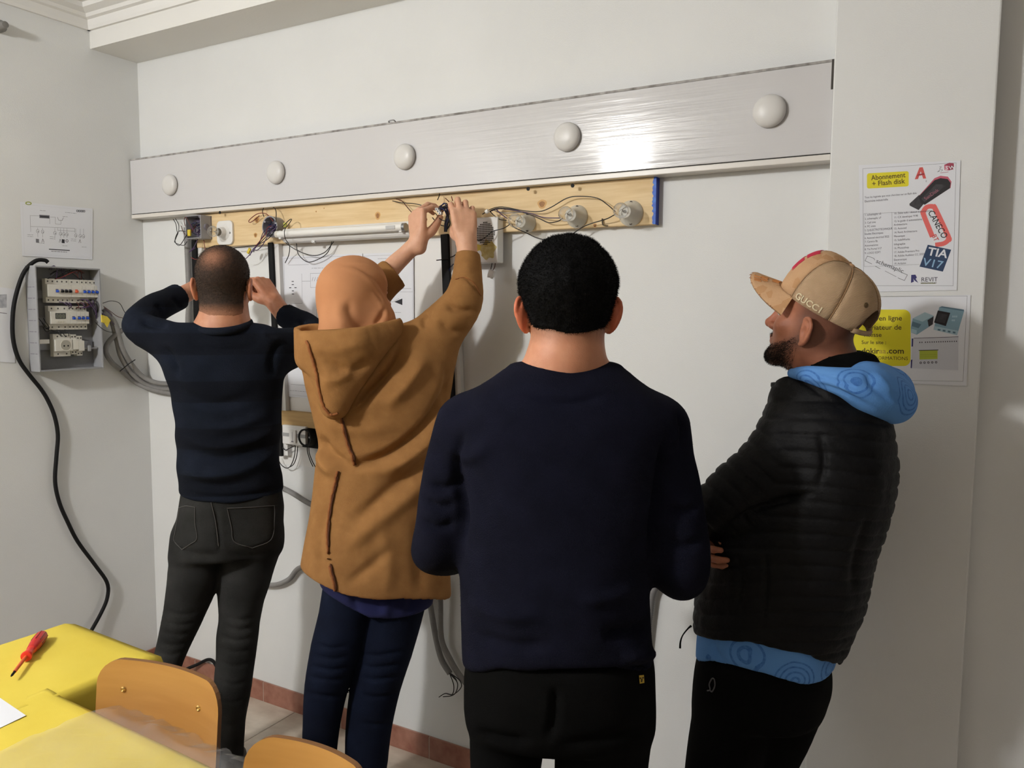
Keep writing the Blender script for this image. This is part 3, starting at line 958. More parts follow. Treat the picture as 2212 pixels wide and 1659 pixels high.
    # sweater
    hem = A.hem([(385, 1066, 0), (420, 1082, -.09), (500, 1088, -.125), (580, 1076, -.09), (618, 1056, 0)])
    nkl = ('-', 0.012, Limb([A.pt(481, 660, 0.01), A.pt(481, 722, 0.005)], [0.068, 0.058]))
    pr = [('+', 0.01, A.loft(tor, hem=hem, round_=.012)), ('+', 0.045, A.limb(armL)), ('+', 0.045, A.limb(armR)),
          ('+', 0.045, A.limb([(415, 738, 0.01, 26), (481, 722, 0.0, 38), (555, 738, 0.01, 26)])), nkl, cuff(A.pt(387, 641, .285), A.pt(404, 633, .31) - A.pt(368, 651, .25)), cuff(A.pt(614, 680, .257), A.pt(606, 674, .27) - A.pt(638, 694, .22))]
    V, F = sculpt(pr, 0.006)
    GAIN[0] = 1.7
    V = relax(V, F, 1)
    V = V + vnormals(V, F) * (vnoise(V * (1, 1, 2.2), 9, 2) * 0.004 + vnoise(V, 22, 5) * 0.0012)[:, None]
    V = crease(V, F, [([(352, 790), (400, 850), (470, 872), (560, 850)], -0.006, 12), ([(395, 945), (470, 965), (560, 945), (600, 915)], 0.007, 10), ([(400, 975), (480, 990), (570, 970)], -0.006, 10),
                      ([(385, 1010), (450, 1030), (540, 1010), (605, 965)], 0.007, 11), ([(395, 1035), (470, 1050), (560, 1035)], -0.006, 10), ([(410, 905), (490, 925), (580, 895)], 0.005, 11),
                      ([(345, 745), (372, 775), (385, 815)], -0.009, 9), ([(300, 690), (330, 702), (365, 700)], -0.008, 8), ([(335, 655), (350, 672), (345, 690)], -0.006, 7), ([(372, 640), (388, 660), (392, 672)], -0.005, 6),
                      ([(605, 735), (588, 775), (590, 815)], -0.009, 9), ([(560, 720), (580, 735), (612, 735)], 0.007, 8), ([(640, 690), (650, 705), (640, 722)], -0.006, 6), ([(400, 735), (450, 752), (530, 752), (565, 735)], -0.004, 9),
                      ([(387, 1062), (470, 1074), (560, 1066), (614, 1046)], -0.004, 5)])
    skin_mesh('sweater', V, F, M_KNIT_DARK, root)
    rim = MB()
    ring = [A.pt(482 + 57 * math.cos(t), 703 + 13 * math.sin(t) - 5 * math.cos(t), 0.0 - 0.082 * math.sin(t)) for t in np.linspace(0, 2 * math.pi, 29)]
    rim.tube(ring, 0.013, 10, cap=False, smooth=1)
    rim.build('collar', mat('collar_rib', s2l(24, 28, 38), rough=0.95, bump=0.5, bscale=300, spec=.1), root, smooth='all')
    # jeans
    pr = [('+', 0.02, A.loft([(1050, 392, 608, 0, .118, .115), (1100, 382, 613, 0, .125, .115), (1150, 374, 612, 0, .132, .115), (1195, 370, 605, 0, .12, .11)], round_=0.02)),
          ('+', 0.025, A.limb(legL)), ('+', 0.025, A.limb(legR))]
    V, F = sculpt(pr, 0.006)
    GAIN[0] = 0.62
    fl = []
    for y, xl, xr in ((1318, 352, 440), (1340, 347, 432), (1362, 340, 424), (1385, 332, 414), (1405, 330, 402), (1440, 325, 396)):
        fl.append(([(xl, y), ((xl + xr) / 2, y + 10), (xr, y + 2)], -0.006, 5))
    for y, xl, xr in ((1330, 472, 566), (1352, 474, 560), (1375, 470, 557), (1400, 468, 555), (1430, 466, 550), (1470, 464, 544), (1510, 462, 536), (1560, 466, 528)):
        fl.append(([(xl, y - 4), ((xl + xr) / 2, y + 9), (xr, y - 3)], -0.006, 5))
    fl += [([(374, 1170), (400, 1192), (450, 1200), (478, 1196)], -0.010, 8), ([(490, 1190), (530, 1202), (580, 1195), (606, 1175)], -0.010, 8), ([(464, 1085), (470, 1130), (476, 1200)], -0.008, 6),
           ([(500, 1180), (540, 1178), (590, 1160)], 0.005, 5)]
    V = crease(V, F, fl)
    V = V + vnormals(V, F) * (vnoise(V, 14, 8) * 0.003)[:, None]
    j = skin_mesh('jeans', V, F, M_JEANS_BLK, root)
    def on_back(V_, poly, lift=0.0022, r=0.0013):
        px, py, w = proj(V_); vw = ((EYE - V_) * vnormals_cache).sum(1) > 0
        out = []
        for q in catmull(np.array(poly, float), 6):
            d = np.hypot(px - q[0], py - q[1]) + np.where(vw, 0, 1e4); k = np.argmin(d)
            e = ray(*q); out.append(EYE + e * (w[k]) - e / np.linalg.norm(e) * lift)
        return out
    global vnormals_cache
    vnormals_cache = vnormals(V, F)
    M_SEAM = mat('denim_stitch', s2l(74, 72, 70), rough=0.9)
    for P in ([(386, 1097), (402, 1093), (421, 1096)], [(421, 1096), (421, 1130), (425, 1163), (410, 1176), (393, 1187)], [(388, 1098), (378, 1150), (376, 1168), (393, 1187)],
              [(490, 1098), (540, 1096), (593, 1092)], [(593, 1092), (593, 1120), (586, 1165), (545, 1184)], [(491, 1100), (500, 1140), (506, 1170), (545, 1184)], [(456, 1085), (466, 1130), (472, 1180)]):
        MB().tube(on_back(V, P), 0.0014, 5, smooth=1).build('pocket_seam', M_SEAM, j)
    shoe(A.pt(303, 1690, .02), A.n - A.s * 0.5, M_SHOE, root)
    shoe(A.pt(489, 1700, 0), A.n + A.s * 0.25, M_SHOE, root)
    return root


person_one = man_one()
# ------------------------------------------------------------------ woman in the camel coat
M_SKIN2 = skin('skin_fair', s2l(222, 172, 142), s2l(212, 160, 130))
M_CAMEL = mat('camel_felt', s2l(145, 104, 62), rough=0.95, color2=s2l(156, 113, 69), vscale=30, detail=6, bump=0.35, bscale=600, spec=0.1)
M_CAMEL_EDGE = mat('camel_raw_edge', s2l(124, 72, 34), rough=0.9, color2=s2l(150, 92, 46), vscale=80)
M_SCARF = mat('apricot_scarf', s2l(196, 139, 98), rough=0.85, color2=s2l(189, 132, 92), vscale=12, bump=0.15, bscale=700, spec=0.15)
M_JEANS_BLUE = mat('dark_blue_denim', s2l(13, 18, 33), rough=0.9, color2=s2l(19, 26, 44), vscale=12, detail=5, bump=0.35, bscale=500, spec=0.1)
M_SHIRT_BLUE = mat('royal_blue_cotton', s2l(16, 20, 62), rough=0.95, color2=s2l(20, 25, 74), vscale=8)


def woman():
    A = Pose(805, 2.46)
    root = thing('person', 'woman in a camel hooded coat and apricot headscarf reaching both arms up to the board', 'person', loc=tuple(A.a))
    tor = [(700, 705, 880, 0, .06, .06), (722, 672, 930, 0, .09, .085), (770, 652, 982, 0, .112, .105), (820, 655, 978, 0, .125, .115), (870, 668, 970, 0, .128, .12), (920, 680, 965, 0, .126, .12),
           (960, 690, 962, 0, .126, .12), (1000, 682, 964, 0, .132, .125), (1060, 675, 968, 0, .14, .13), (1120, 666, 969, 0, .148, .135), (1180, 654, 970, 0, .152, .14), (1240, 644, 972, 0, .152, .14), (1310, 640, 974, 0, .15, .14)]
    armR = [(915, 755, .0, 52), (955, 708, .0, 52), (997, 655, .0, 43), (1008, 605, .015, 34), (1010, 550, .033, 27), (1010, 532, .037, 26)]
    foreR = [(1005, 630, .0, 22), (1009, 545, .035, 22), (1008, 522, .042, 19.5)]
    armL = [(700, 760, .0, 44), (735, 735, .08, 42), (790, 660, .13, 38), (828, 612, .15, 36), (866, 580, .158, 35)]
    foreL = [(800, 632, .13, 22), (846, 578, .155, 20.5), (876, 549, .155, 18), (903, 522, .145, 17.5)]
    legL = [(765, 1240, 0, 62), (745, 1330, -.01, 56), (726, 1400, -.02, 54), (706, 1480, -.01, 47), (695, 1560, .0, 40), (690, 1640, .02, 36), (690, 1740, .03, 32), (692, 1800, .03, 33)]
    legR = [(870, 1240, 0, 64), (850, 1330, .0, 62), (832, 1400, .0, 60), (812, 1480, .01, 54), (798, 1560, .02, 50), (792, 1640, .02, 46), (790, 1740, .03, 36), (790, 1800, .03, 36)]
    o = A.pt(777, 648, 0.03); M = frame(A.n * 0.60 + A.s * 0.80 + np.array([0, 0, 0.12]))
    pr, g = head_prims(o, M, 0.96, ears=False, neck_to=[A.pt(785, 725, 0.0)], neck_r=(0.05, 0.054))
    pr += [('+', 0.02, A.loft(tor[:-3], -0.045)), ('+', 0.03, A.limb(armL[:-1], -0.022)), ('+', 0.03, A.limb(armR[:-2], -0.022)), ('+', 0.01, A.limb(foreL)), ('+', 0.01, A.limb(foreR)),
           ('+', 0.03, A.limb(legL, -0.012)), ('+', 0.03, A.limb(legR, -0.012))]
    up = np.array([0, 0, 1.0])
    wl = A.pt(905, 521, .142); hl = A.pt(902, 462, .15) - wl
    p1, g1 = hand_prims(wl, hl, -A.s * 0.80 - A.n * 0.60, A.s * 0.6 - A.n, [(1.15, .45, .25), (1.0, .6, .35), (1.0, .7, .4), (1.05, .8, .45)], [(.030, .030, -.028), (.034, .058, -.052), (.030, .080, -.070)], 1.0, wrist_r=.025)
    wr = A.pt(1007, 522, .042); hr = A.pt(1001, 455, .055) - wr
    p2, g2 = hand_prims(wr, hr, -A.n + up * .15, -A.s, [(.75, .95, .5), (.55, 1.0, .55), (.6, 1.0, .55), (.75, 1.0, .5)], [(.028, .030, -.030), (.028, .052, -.055), (.018, .070, -.074)], 1.04, spread=.08, wrist_r=.027)
    pr += p1 + p2
    V, F = sculpt(pr, 0.0036, [(1.52, 2.15)])
    tint = np.ones((len(V), 3))
    q = (V - o) @ M / 0.96
    lip = (np.abs(q[:, 0]) < .024) & (np.abs(q[:, 2] + .062) < .011) & (q[:, 1] > .08); tint[lip] = (0.95, 0.62, 0.62)
    skin_mesh('body', V, F, M_SKIN2, root, tint)
    eyes(g, M, 0.96, root, M_HAIR)
    # coat with sleeves
    hem = A.hem([(640, 1222, 0), (665, 1248, -.08), (700, 1270, -.12), (745, 1291, -.15), (800, 1297, -.152), (870, 1297, -.15), (935, 1297, -.11), (975, 1296, -.04)])
    inner = A.loft([(1200, 664, 958, 0, .138, .125), (1340, 655, 962, 0, .138, .125)], round_=.01)
    pr = [('+', 0.01, A.loft(tor, hem=hem, round_=.008, e=2.2)), ('+', 0.05, A.limb(armR)), ('+', 0.04, A.limb(armL)), ('-', 0.004, inner), cuff(A.pt(853, 592, .155), A.pt(853, 591, .155) - A.pt(828, 612, .15)), cuff(A.pt(1010, 547, .034), A.pt(1010, 545, .035) - A.pt(1008, 605, .015))]
    V, F = sculpt(pr, 0.006)
    GAIN[0] = 1.5
    V = relax(V, F, 1)
    V = V + vnormals(V, F) * (vnoise(V * (1, 1, 0.8), 8, 12) * 0.004)[:, None]
    fl = [([(985, 800), (930, 905), (850, 975), (770, 1005), (720, 1008)], -0.018, 10), ([(970, 860), (930, 950), (860, 1005), (790, 1025)], 0.015, 15), ([(950, 945), (900, 1010), (840, 1060), (760, 1130)], -0.010, 14),
          ([(960, 1000), (880, 1075), (800, 1140), (740, 1190)], 0.010, 18), ([(690, 940), (715, 980), (760, 1005)], -0.012, 11), ([(684, 962), (700, 1005), (730, 1030)], 0.010, 11),
          ([(900, 745), (850, 800), (800, 850), (775, 880)], -0.012, 13), ([(925, 765), (880, 830), (830, 880)], 0.012, 15), ([(880, 720), (850, 790), (780, 870), (745, 895)], -0.016, 9),
          ([(960, 650), (985, 668), (1035, 672)], -0.010, 8), ([(945, 690), (975, 715), (1015, 712)], -0.008, 9), ([(930, 668), (915, 690), (920, 710)], -0.008, 6), ([(975, 602), (1005, 600), (1042, 640)], -0.0045, 3),
          ([(960, 780), (968, 850), (950, 930)], -0.006, 6), ([(680, 900), (760, 930), (860, 920)], 0.006, 16), ([(700, 1100), (690, 1180), (700, 1250)], -0.006, 12), ([(820, 1130), (840, 1220), (830, 1290)], 0.006, 18),
          ([(900, 1100), (905, 1200), (910, 1290)], -0.007, 14), ([(1012, 560), (1010, 590)], 0.003, 12), ([(850, 1180), (780, 1240), (740, 1260)], -0.006, 12)]
    V = crease(V, F, fl)
    coat = skin_mesh('coat', V, F, M_CAMEL, root)
    N = vnormals(V, F); px, py, w = proj(V); vis = ((EYE - V) * N).sum(1) > 0
    def ride(poly, lift, jag=0.0, seed=0):
        out = []; r = random.Random(seed)
        for c in catmull(np.array(poly, float), 7):
            c = c + np.array([r.uniform(-jag, jag), r.uniform(-jag, jag) * .4])
            d = np.hypot(px - c[0], py - c[1]) + np.where(vis, 0, 1e4); k = np.argmin(d); e = ray(*c)
            out.append(EYE + e * w[k] - e / np.linalg.norm(e) * lift)
        return out
    for poly in ([(735, 900), (742, 930), (752, 965), (760, 985), (765, 1005)], [(728, 1018), (722, 1050), (716, 1075), (708, 1130), (707, 1180), (712, 1225), (720, 1255), (723, 1277)]):
        MB().tube(ride(poly, 0.0065, 0.8, 5), 0.0042, 6, smooth=1).build('seam_edge', M_CAMEL_EDGE, coat, smooth='all')
        MB().tube(ride([(a + 3.4, b) for a, b in poly], 0.0055, 0.8, 9), 0.0028, 6, smooth=1).build('seam_edge', mat('camel_seam_dark', s2l(84, 44, 22), rough=0.9), coat, smooth='all')
    MB().tube(ride([(984, 603), (1004, 600), (1024, 612), (1040, 640)], 0.0015), 0.0014, 5, smooth=1).build('cuff_seam', M_CAMEL_EDGE, coat)
    # patch pocket flap at the right hip
    # hood hanging on the back: an open pouch
    out_ = [('+', 0.02, Limb([A.pt(690, 726, -.100), A.pt(770, 722, -.125), A.pt(846, 700, -.085)], [.050, .054, .024])),
            ('+', 0.05, Limb([A.pt(690, 775, -.105), A.pt(712, 830, -.130), A.pt(720, 878, -.130)], [.052, .042, .022])),
            ('+', 0.05, Limb([A.pt(846, 708, -.085), A.pt(790, 790, -.125), A.pt(728, 880, -.130)], [.022, .028, .02])),
            ('+', 0.05, Limb([A.pt(745, 770, -.12), A.pt(722, 870, -.135)], [.055, .026])),
            ('+', 0.03, Limb([A.pt(668, 712, -.06), A.pt(672, 770, -.07)], [.045, .048])), ('+', 0.04, Limb([A.pt(700, 748, -.105), A.pt(770, 745, -.125), A.pt(832, 722, -.09)], [.052, .054, .024]))]
    pl0, pl1, pl2 = A.pt(640, 716, -.13), A.pt(868, 688, -.10), A.pt(760, 680, .06)
    nn = np.cross(pl1 - pl0, pl2 - pl0); nn /= np.linalg.norm(nn); nn = nn if nn[2] > 0 else -nn
    top = Region(lambda X: -((X - pl0) @ nn), pl0, 0.6)
    cav = [('+', 0.03, Limb([A.pt(684, 708, -.085), A.pt(770, 704, -.105), A.pt(846, 688, -.070)], [.046, .050, .022])), ('+', 0.03, Limb([A.pt(770, 700, -.02), A.pt(775, 660, 0)], [.08, .08]))]
    pr = out_ + [('-', 0.002, top), ('-', 0.006, Shell(cav, 0.0))]
    V, F = sculpt(pr, 0.005)
    V = relax(V, F, 1)
    V = crease(V, F, [([(700, 780), (760, 800), (820, 765)], -0.006, 10), ([(690, 820), (730, 820), (770, 790)], 0.006, 10), ([(660, 740), (720, 755), (800, 735)], 0.004, 12)])
    hood = skin_mesh('hood', V, F, M_CAMEL, root)
    N = vnormals(V, F); px, py, w = proj(V); vis = ((EYE - V) * N).sum(1) > 0
    MB().tube(ride([(661, 728), (667, 752), (676, 780), (684, 812), (690, 850), (700, 880), (714, 896), (730, 893)], 0.004, 1.2, 3), 0.0045, 6, smooth=1).build('hood_seam', M_CAMEL_EDGE, hood, smooth='all')
    # headscarf
    sc = lambda *c: g(*c)
    pr = [('+', 0.02, Ell(sc(0, -0.020, 0.046), np.array((0.092, 0.112, 0.094)), M)), ('+', 0.05, Ell(sc(0, -0.055, -0.01), np.array((0.083, 0.075, 0.085)), M)),
          ('+', 0.04, Limb([sc(-.03, -0.03, -0.03), A.pt(742, 690, -.03), A.pt(735, 735, -.05)], [.072, .066, .07])),
          ('+', 0.04, Limb([sc(.03, -0.0, -0.05), A.pt(812, 690, -.01), A.pt(810, 735, -.01)], [.062, .060, .065])),
          ('+', 0.03, Limb([sc(0, 0.03, -0.09), A.pt(800, 745, .06)], [.06, .075])),
          ('-', 0.008, Ell(sc(0, 0.105, -0.018), np.array((0.062, 0.060, 0.086)), M))]
    V, F = sculpt(pr, 0.005)
    V = relax(V, F, 1)
    V = crease(V, F, [([(730, 570), (775, 578), (815, 608), (838, 650), (846, 690)], -0.0035, 3.5), ([(735, 578), (778, 590), (812, 622), (832, 662), (838, 692)], 0.003, 4), ([(760, 564), (805, 580), (838, 618), (850, 660)], 0.003, 4), ([(700, 632), (722, 640), (760, 680)], 0.0, 5),
                      ([(752, 645), (758, 675), (775, 702), (800, 716)], -0.006, 10), ([(832, 662), (824, 684), (808, 704)], -0.006, 6), ([(800, 630), (820, 655), (838, 690)], 0.003, 5),
                      ([(728, 650), (736, 690), (750, 712)], 0.004, 12)], True)
    skin_mesh('headscarf', V, F, M_SCARF, root)
    # blue shirt tail under the coat, jeans
    pr = [('+', 0.02, A.loft([(1230, 690, 942, 0, .11, .10), (1338, 690, 932, 0, .11, .10)], round_=.012, hem=A.hem([(688, 1270, -.03), (730, 1305, -.10), (800, 1338, -.11), (860, 1340, -.11), (930, 1316, -.05)])))]
    V, F = sculpt(pr, 0.007)
    V = crease(V, F, [([(760, 1290), (775, 1330)], -0.006, 10), ([(840, 1290), (830, 1335)], 0.006, 12), ([(890, 1290), (880, 1330)], -0.005, 9)])
    skin_mesh('shirt', V, F, M_SHIRT_BLUE, root)
    pr = [('+', 0.03, A.limb(legL)), ('+', 0.012, A.limb(legR))]
    V, F = sculpt(pr, 0.006)
    fl = []
    for y in (1395, 1418, 1442, 1465, 1500): fl.append(([(680 - (y - 1395) * .25, y - 4), (715, y + 6), (755, y)], -0.004, 5))
    for y in (1410, 1436, 1462, 1500, 1560): fl.append(([(775, y - 4), (810, y + 7), (880, y - 4)], -0.004, 5))
    V = crease(V, F, fl)
    skin_mesh('jeans', V, F, M_JEANS_BLUE, root)
    shoe(A.pt(692, 1800, .03), A.n + A.s * .3, M_SHOE, root)
    shoe(A.pt(790, 1800, .03), A.n + A.s * .3, M_SHOE, root)
    return root


person_two = woman()
# ------------------------------------------------------------------ man with thick black hair in the middle
M_SKIN3 = skin('skin_warm', s2l(206, 146, 114), s2l(196, 134, 102))
M_KNIT_NAVY = mat('knit_navy', s2l(16, 17, 29), rough=0.97, color2=s2l(21, 22, 36), vscale=20, bump=0.5, bscale=500, spec=0.08)
M_BLACK_CLOTH = mat('black_cotton', s2l(10, 10, 10), rough=0.97, color2=s2l(14, 14, 14), vscale=10, bump=0.3, bscale=500, spec=0.06)


def man_three():
    A = Pose(1225, 1.56)
    root = thing('person', 'man seen from behind with thick black hair, navy sweater and black trousers, bent arms', 'person', loc=tuple(A.a))
    tor = [(794, 1130, 1308, 0, .058, .06), (804, 1100, 1340, 0, .075, .075), (826, 1045, 1392, 0, .098, .09), (858, 1000, 1440, 0, .115, .105), (900, 978, 1462, 0, .128, .115), (960, 982, 1452, 0, .134, .12),
           (1020, 992, 1440, 0, .136, .125), (1100, 998, 1425, 0, .138, .13), (1180, 998, 1410, 0, .140, .135), (1265, 998, 1402, 0, .143, .14), (1330, 999, 1404, 0, .146, .14), (1400, 1002, 1412, 0, .15, .14), (1455, 1004, 1408, 0, .152, .14)]
    armL = [(1000, 915, 0, 56), (975, 985, .0, 52), (958, 1080, -.01, 52), (944, 1165, -.01, 56), (944, 1186, .02, 52), (975, 1190, .13, 48), (1020, 1180, .22, 40)]
    armR = [(1430, 925, 0, 58), (1450, 990, .0, 52), (1462, 1080, -.01, 55), (1470, 1180, -.01, 62), (1474, 1232, .01, 60), (1452, 1225, .12, 54), (1410, 1205, .20, 44)]
    foreL = [(975, 1190, .13, 34), (1030, 1176, .24, 30), (1085, 1165, .30, 26)]
    foreR = [(1452, 1225, .12, 36), (1400, 1200, .22, 30), (1340, 1180, .30, 26)]
    legL = [(1110, 1470, 0, 100), (1100, 1560, 0, 86), (1092, 1660, 0, 76), (1090, 1850, .01, 66), (1092, 2150, 0, 56), (1096, 2330, 0, 52), (1098, 2430, 0, 54)]
    legR = [(1305, 1450, 0, 104), (1305, 1560, 0, 104), (1298, 1660, 0, 100), (1296, 1850, .01, 74), (1296, 2150, 0, 58), (1296, 2330, 0, 54), (1298, 2430, 0, 56)]
    s = 1.04
    o = A.pt(1225, 676, 0.02); M = frame(A.n * 0.99 - A.s * 0.10 + np.array([0, 0, -0.03]))
    nk = [A.pt(1219, 770, 0.0), A.pt(1219, 830, 0.0)]
    pr, g = head_prims(o, M, s, ear_out=0.62, neck_to=nk, neck_r=(0.060, 0.063))
    pr += [('+', 0.02, A.loft(tor[:-2], -0.03)), ('+', 0.03, A.limb(armL, -0.024)), ('+', 0.03, A.limb(armR, -0.024)), ('+', 0.01, A.limb(foreL)), ('+', 0.01, A.limb(foreR)),
           ('+', 0.03, A.limb(legL, -0.015)), ('+', 0.03, A.limb(legR, -0.015)), ('+', 0.05, A.limb([(1120, 826, 0, 18), (1219, 800, 0, 44), (1325, 826, 0, 18)]))]
    up = np.array([0, 0, 1.0])
    wl = A.pt(1085, 1165, .30); p1, _ = hand_prims(wl, A.pt(1165, 1160, .36) - wl, -A.n * .4 + up * .5 - A.s * .2, up, [(.7, .9, .5)] * 4, [(.034, .035, -.018), (.042, .066, -.034), (.03, .088, -.042)], 1.05)
    wr = A.pt(1340, 1180, .30); p2, _ = hand_prims(wr, A.pt(1262, 1165, .36) - wr, -A.n * .4 + up * .5 + A.s * .2, up, [(.7, .9, .5), (.75, .9, .5), (.8, .9, .5), (.9, .9, .5)], [(.034, .035, -.018), (.042, .066, -.034), (.03, .088, -.042)], 1.05)
    pr += p1 + p2
    V, F = sculpt(pr, 0.0042, [(1.42, 2.0), (1.0, 1.3)])
    Q = (V - o) @ M / s
    tint = np.ones((len(V), 3))
    earm = (np.abs(Q[:, 0]) > 0.0775) & (np.abs(Q[:, 2]) < 0.06) & (np.abs(Q[:, 1]) < .05)
    tint[earm] *= (1.0, 0.62, 0.54)
    nape = np.clip((Q[:, 2] + 0.062) / 0.03, 0, 1) * (Q[:, 1] < -0.02) * (np.abs(Q[:, 0]) < .074) * (Q[:, 2] < .05)
    tint *= 1 - (0.6 * nape * (0.75 + 0.25 * vnoise(V, 300, 2)))[:, None]
    lip = (np.abs(Q[:, 0]) < .024) & (np.abs(Q[:, 2] + .062) < .011) & (Q[:, 1] > .08); tint[lip] = (1.0, 0.7, 0.68)
    skin_mesh('body', V, F, M_SKIN3, root, tint)
    eyes(g, M, s, root, M_HAIR)
    hpr = head_prims(o, M, s, ears=False, neck_to=nk, neck_r=(0.060, 0.063))[0]
    def cut(X):
        q = (X - o) @ M / s
        side = np.clip((q[:, 1] + 0.045) / 0.02, 0, 1)
        lim = -0.034 + side * 0.028 + np.clip(q[:, 1], 0, 1) * 0.9 - 0.006 * np.cos(q[:, 0] * 40)
        return np.minimum(q[:, 2] - lim, 0.066 - q[:, 1] + np.clip(q[:, 2] - 0.07, 0, 1) * 0.5)
    class Hairy:
        lo = o - 0.14; hi = o + 0.2
        base = Shell(hpr, 0.0, o - .16, o + .2)
        def __call__(self, X):
            q = (X - o) @ M / s
            return self.base(X) - 0.002 - 0.016 * np.clip((q[:, 2] + 0.045) / 0.10, 0, 1)
    Vh, Fh = sculpt([('+', 0.001, Hairy()), ('-', 0.006, Region(cut, o))], 0.005)
    Vh = Vh + vnormals(Vh, Fh) * (vnoise(Vh, 55, 3) * 0.0022 + vnoise(Vh, 120, 4) * 0.0012)[:, None]
    Vh, Fh = strands(Vh, Fh, 42000, 0.0055, 0.0004, None, lean=(0, 0, -0.1), jit=0.8, seed=6)
    skin_mesh('black_hair', Vh, Fh, mat('black_hair', s2l(8, 8, 9), rough=0.75, color2=s2l(14, 13, 14), vscale=90, spec=0.12), root)
    # sweater
    hem = A.hem([(1000, 1430, 0), (1080, 1448, -.13), (1200, 1452, -.15), (1330, 1448, -.13), (1410, 1432, 0)])
    pr = [('+', 0.01, A.loft(tor, hem=hem, round_=.014)), ('+', 0.035, A.limb(armL)), ('+', 0.035, A.limb(armR)), ('+', 0.05, A.limb([(1120, 828, 0, 30), (1219, 818, 0, 40), (1325, 828, 0, 30)])),
          ('-', 0.008, Limb([A.pt(1219, 690, 0.0), A.pt(1219, 766, 0.0)], [0.075, 0.067]))]
    V, F = sculpt(pr, 0.006)
    GAIN[0] = 1.5
    V = relax(V, F, 1)
    V = V + vnormals(V, F) * (vnoise(V * (1, 1, 1.6), 8, 22) * 0.004 + vnoise(V, 20, 25) * 0.0012)[:, None]
    V = crease(V, F, [([(1395, 1335), (1380, 1362), (1300, 1372)], -0.014, 14), ([(1414, 1390), (1400, 1412), (1340, 1420)], 0.012, 16), ([(1408, 1440), (1350, 1452)], -0.008, 10),
                      ([(1120, 845), (1219, 872), (1320, 848)], -0.004, 8), ([(1000, 930), (985, 1010), (1000, 1100), (1002, 1180)], -0.012, 9), ([(1440, 930), (1430, 1010), (1416, 1110), (1405, 1200)], -0.012, 9),
                      ([(925, 1040), (960, 1055), (1000, 1030)], -0.007, 9), ([(910, 1075), (950, 1095), (990, 1085)], -0.006, 9), ([(905, 1120), (945, 1140), (990, 1125)], -0.006, 9), ([(960, 960), (1010, 990), (1060, 960)], 0.006, 14),
                      ([(1440, 1090), (1480, 1105), (1515, 1090)], -0.006, 9), ([(1435, 1160), (1480, 1180), (1525, 1160)], -0.006, 10), ([(1010, 1290), (1080, 1330), (1180, 1330)], 0.006, 16), ([(1010, 1360), (1100, 1395), (1200, 1390)], -0.006, 14),
                      ([(1250, 1300), (1320, 1290), (1390, 1260)], 0.006, 14), ([(1462, 882), (1475, 930), (1470, 980)], -0.005, 6)])
    V2, F2 = strands(V, F, 9000, 0.0022, 0.00025, None, jit=0.6, seed=9)
    skin_mesh('sweater', V2, F2, M_KNIT_NAVY, root)
    px, py, w = proj(V); vis = ((EYE - V) * vnormals(V, F)).sum(1) > 0
    edge = []
    for x_ in np.linspace(1136, 1302, 15):                # the rim of the neck opening on the near side
        m_ = np.where((np.abs(px - x_) < 6) & (py > 770) & (py < 830) & (((V - A.pt(1219, 800, 0)) @ A.n) < -0.02))[0]
        if len(m_):
            k = m_[np.argmin(py[m_])]; edge.append((x_, py[k], w[k]))
    edge = np.array(edge)
    for c_ in (1, 2):
        t_ = edge[:, c_]; edge[:, c_] = np.convolve(np.pad(t_, 2, 'edge'), np.ones(5) / 5, 'valid')
    MB().tube([atz(x_, y_ + 1.0, w_ - 0.001) for x_, y_, w_ in edge], [0.002] + [0.0048] * 5 + [0.002], 8, smooth=3).build('collar', M_KNIT_NAVY, root, smooth='all')
    MB().tube([atz(x_, y_ - 3.5, w_ + 0.003) for x_, y_, w_ in edge], 0.0018, 6, smooth=3).build('undershirt_edge', mat('tan_undershirt', s2l(170, 122, 74), rough=0.9), root, smooth='all')
    # trousers
    pr = [('+', 0.02, A.loft([(1380, 1012, 1400, 0, .142, .125), (1450, 1008, 1407, 0, .148, .13), (1530, 1006, 1411, 0, .145, .13), (1580, 1014, 1407, 0, .12, .115)], round_=.03)), ('+', 0.02, A.limb(legL)), ('+', 0.02, A.limb(legR))]
    V, F = sculpt(pr, 0.008)
    V = crease(V, F, [([(1200, 1480), (1195, 1560), (1180, 1600)], -0.008, 10), ([(1020, 1580), (1090, 1600), (1150, 1600)], -0.008, 12), ([(1200, 1610), (1300, 1600), (1400, 1570)], -0.008, 12)])
    tr = skin_mesh('trousers', V, F, M_BLACK_CLOTH, root)
    # small yellow tab sewn on the pocket
    px, py, w = proj(V); vis = ((EYE - V) * vnormals(V, F)).sum(1) > 0
    k = np.argmin(np.hypot(px - 1386, py - 1467) + np.where(vis, 0, 1e4)); zz = w[k] - 0.006
    P = [atz(x, y, zz) for x, y in ((1380.5, 1459), (1391, 1458), (1392, 1475), (1382, 1477))]
    P2 = [p + np.array(ray(1386, 1467)) * 0.003 for p in P]
    MB().add(P + P2, [(0, 1, 2, 3), (7, 6, 5, 4), (0, 4, 5, 1), (1, 5, 6, 2), (2, 6, 7, 3), (3, 7, 4, 0)]).build('pocket_tab', mat('tab_yellow', s2l(190, 160, 60), rough=0.7), tr)['label'] = 'small yellow tab on the pocket'
    m = MB()
    for x, y in ((1383.5, 1465), (1386.5, 1468), (1389, 1464), (1386, 1471.5)):
        c = atz(x, y, zz - 0.0003); m.box(c - .0012, c + .0012)
    m.build('tab_mark', mat('tab_mark', s2l(60, 48, 20), rough=0.8), tr)
    shoe(A.pt(1098, 2440, 0), A.n, M_SHOE, root); shoe(A.pt(1298, 2440, 0), A.n + A.s * .2, M_SHOE, root)
    return root


person_three = man_three()
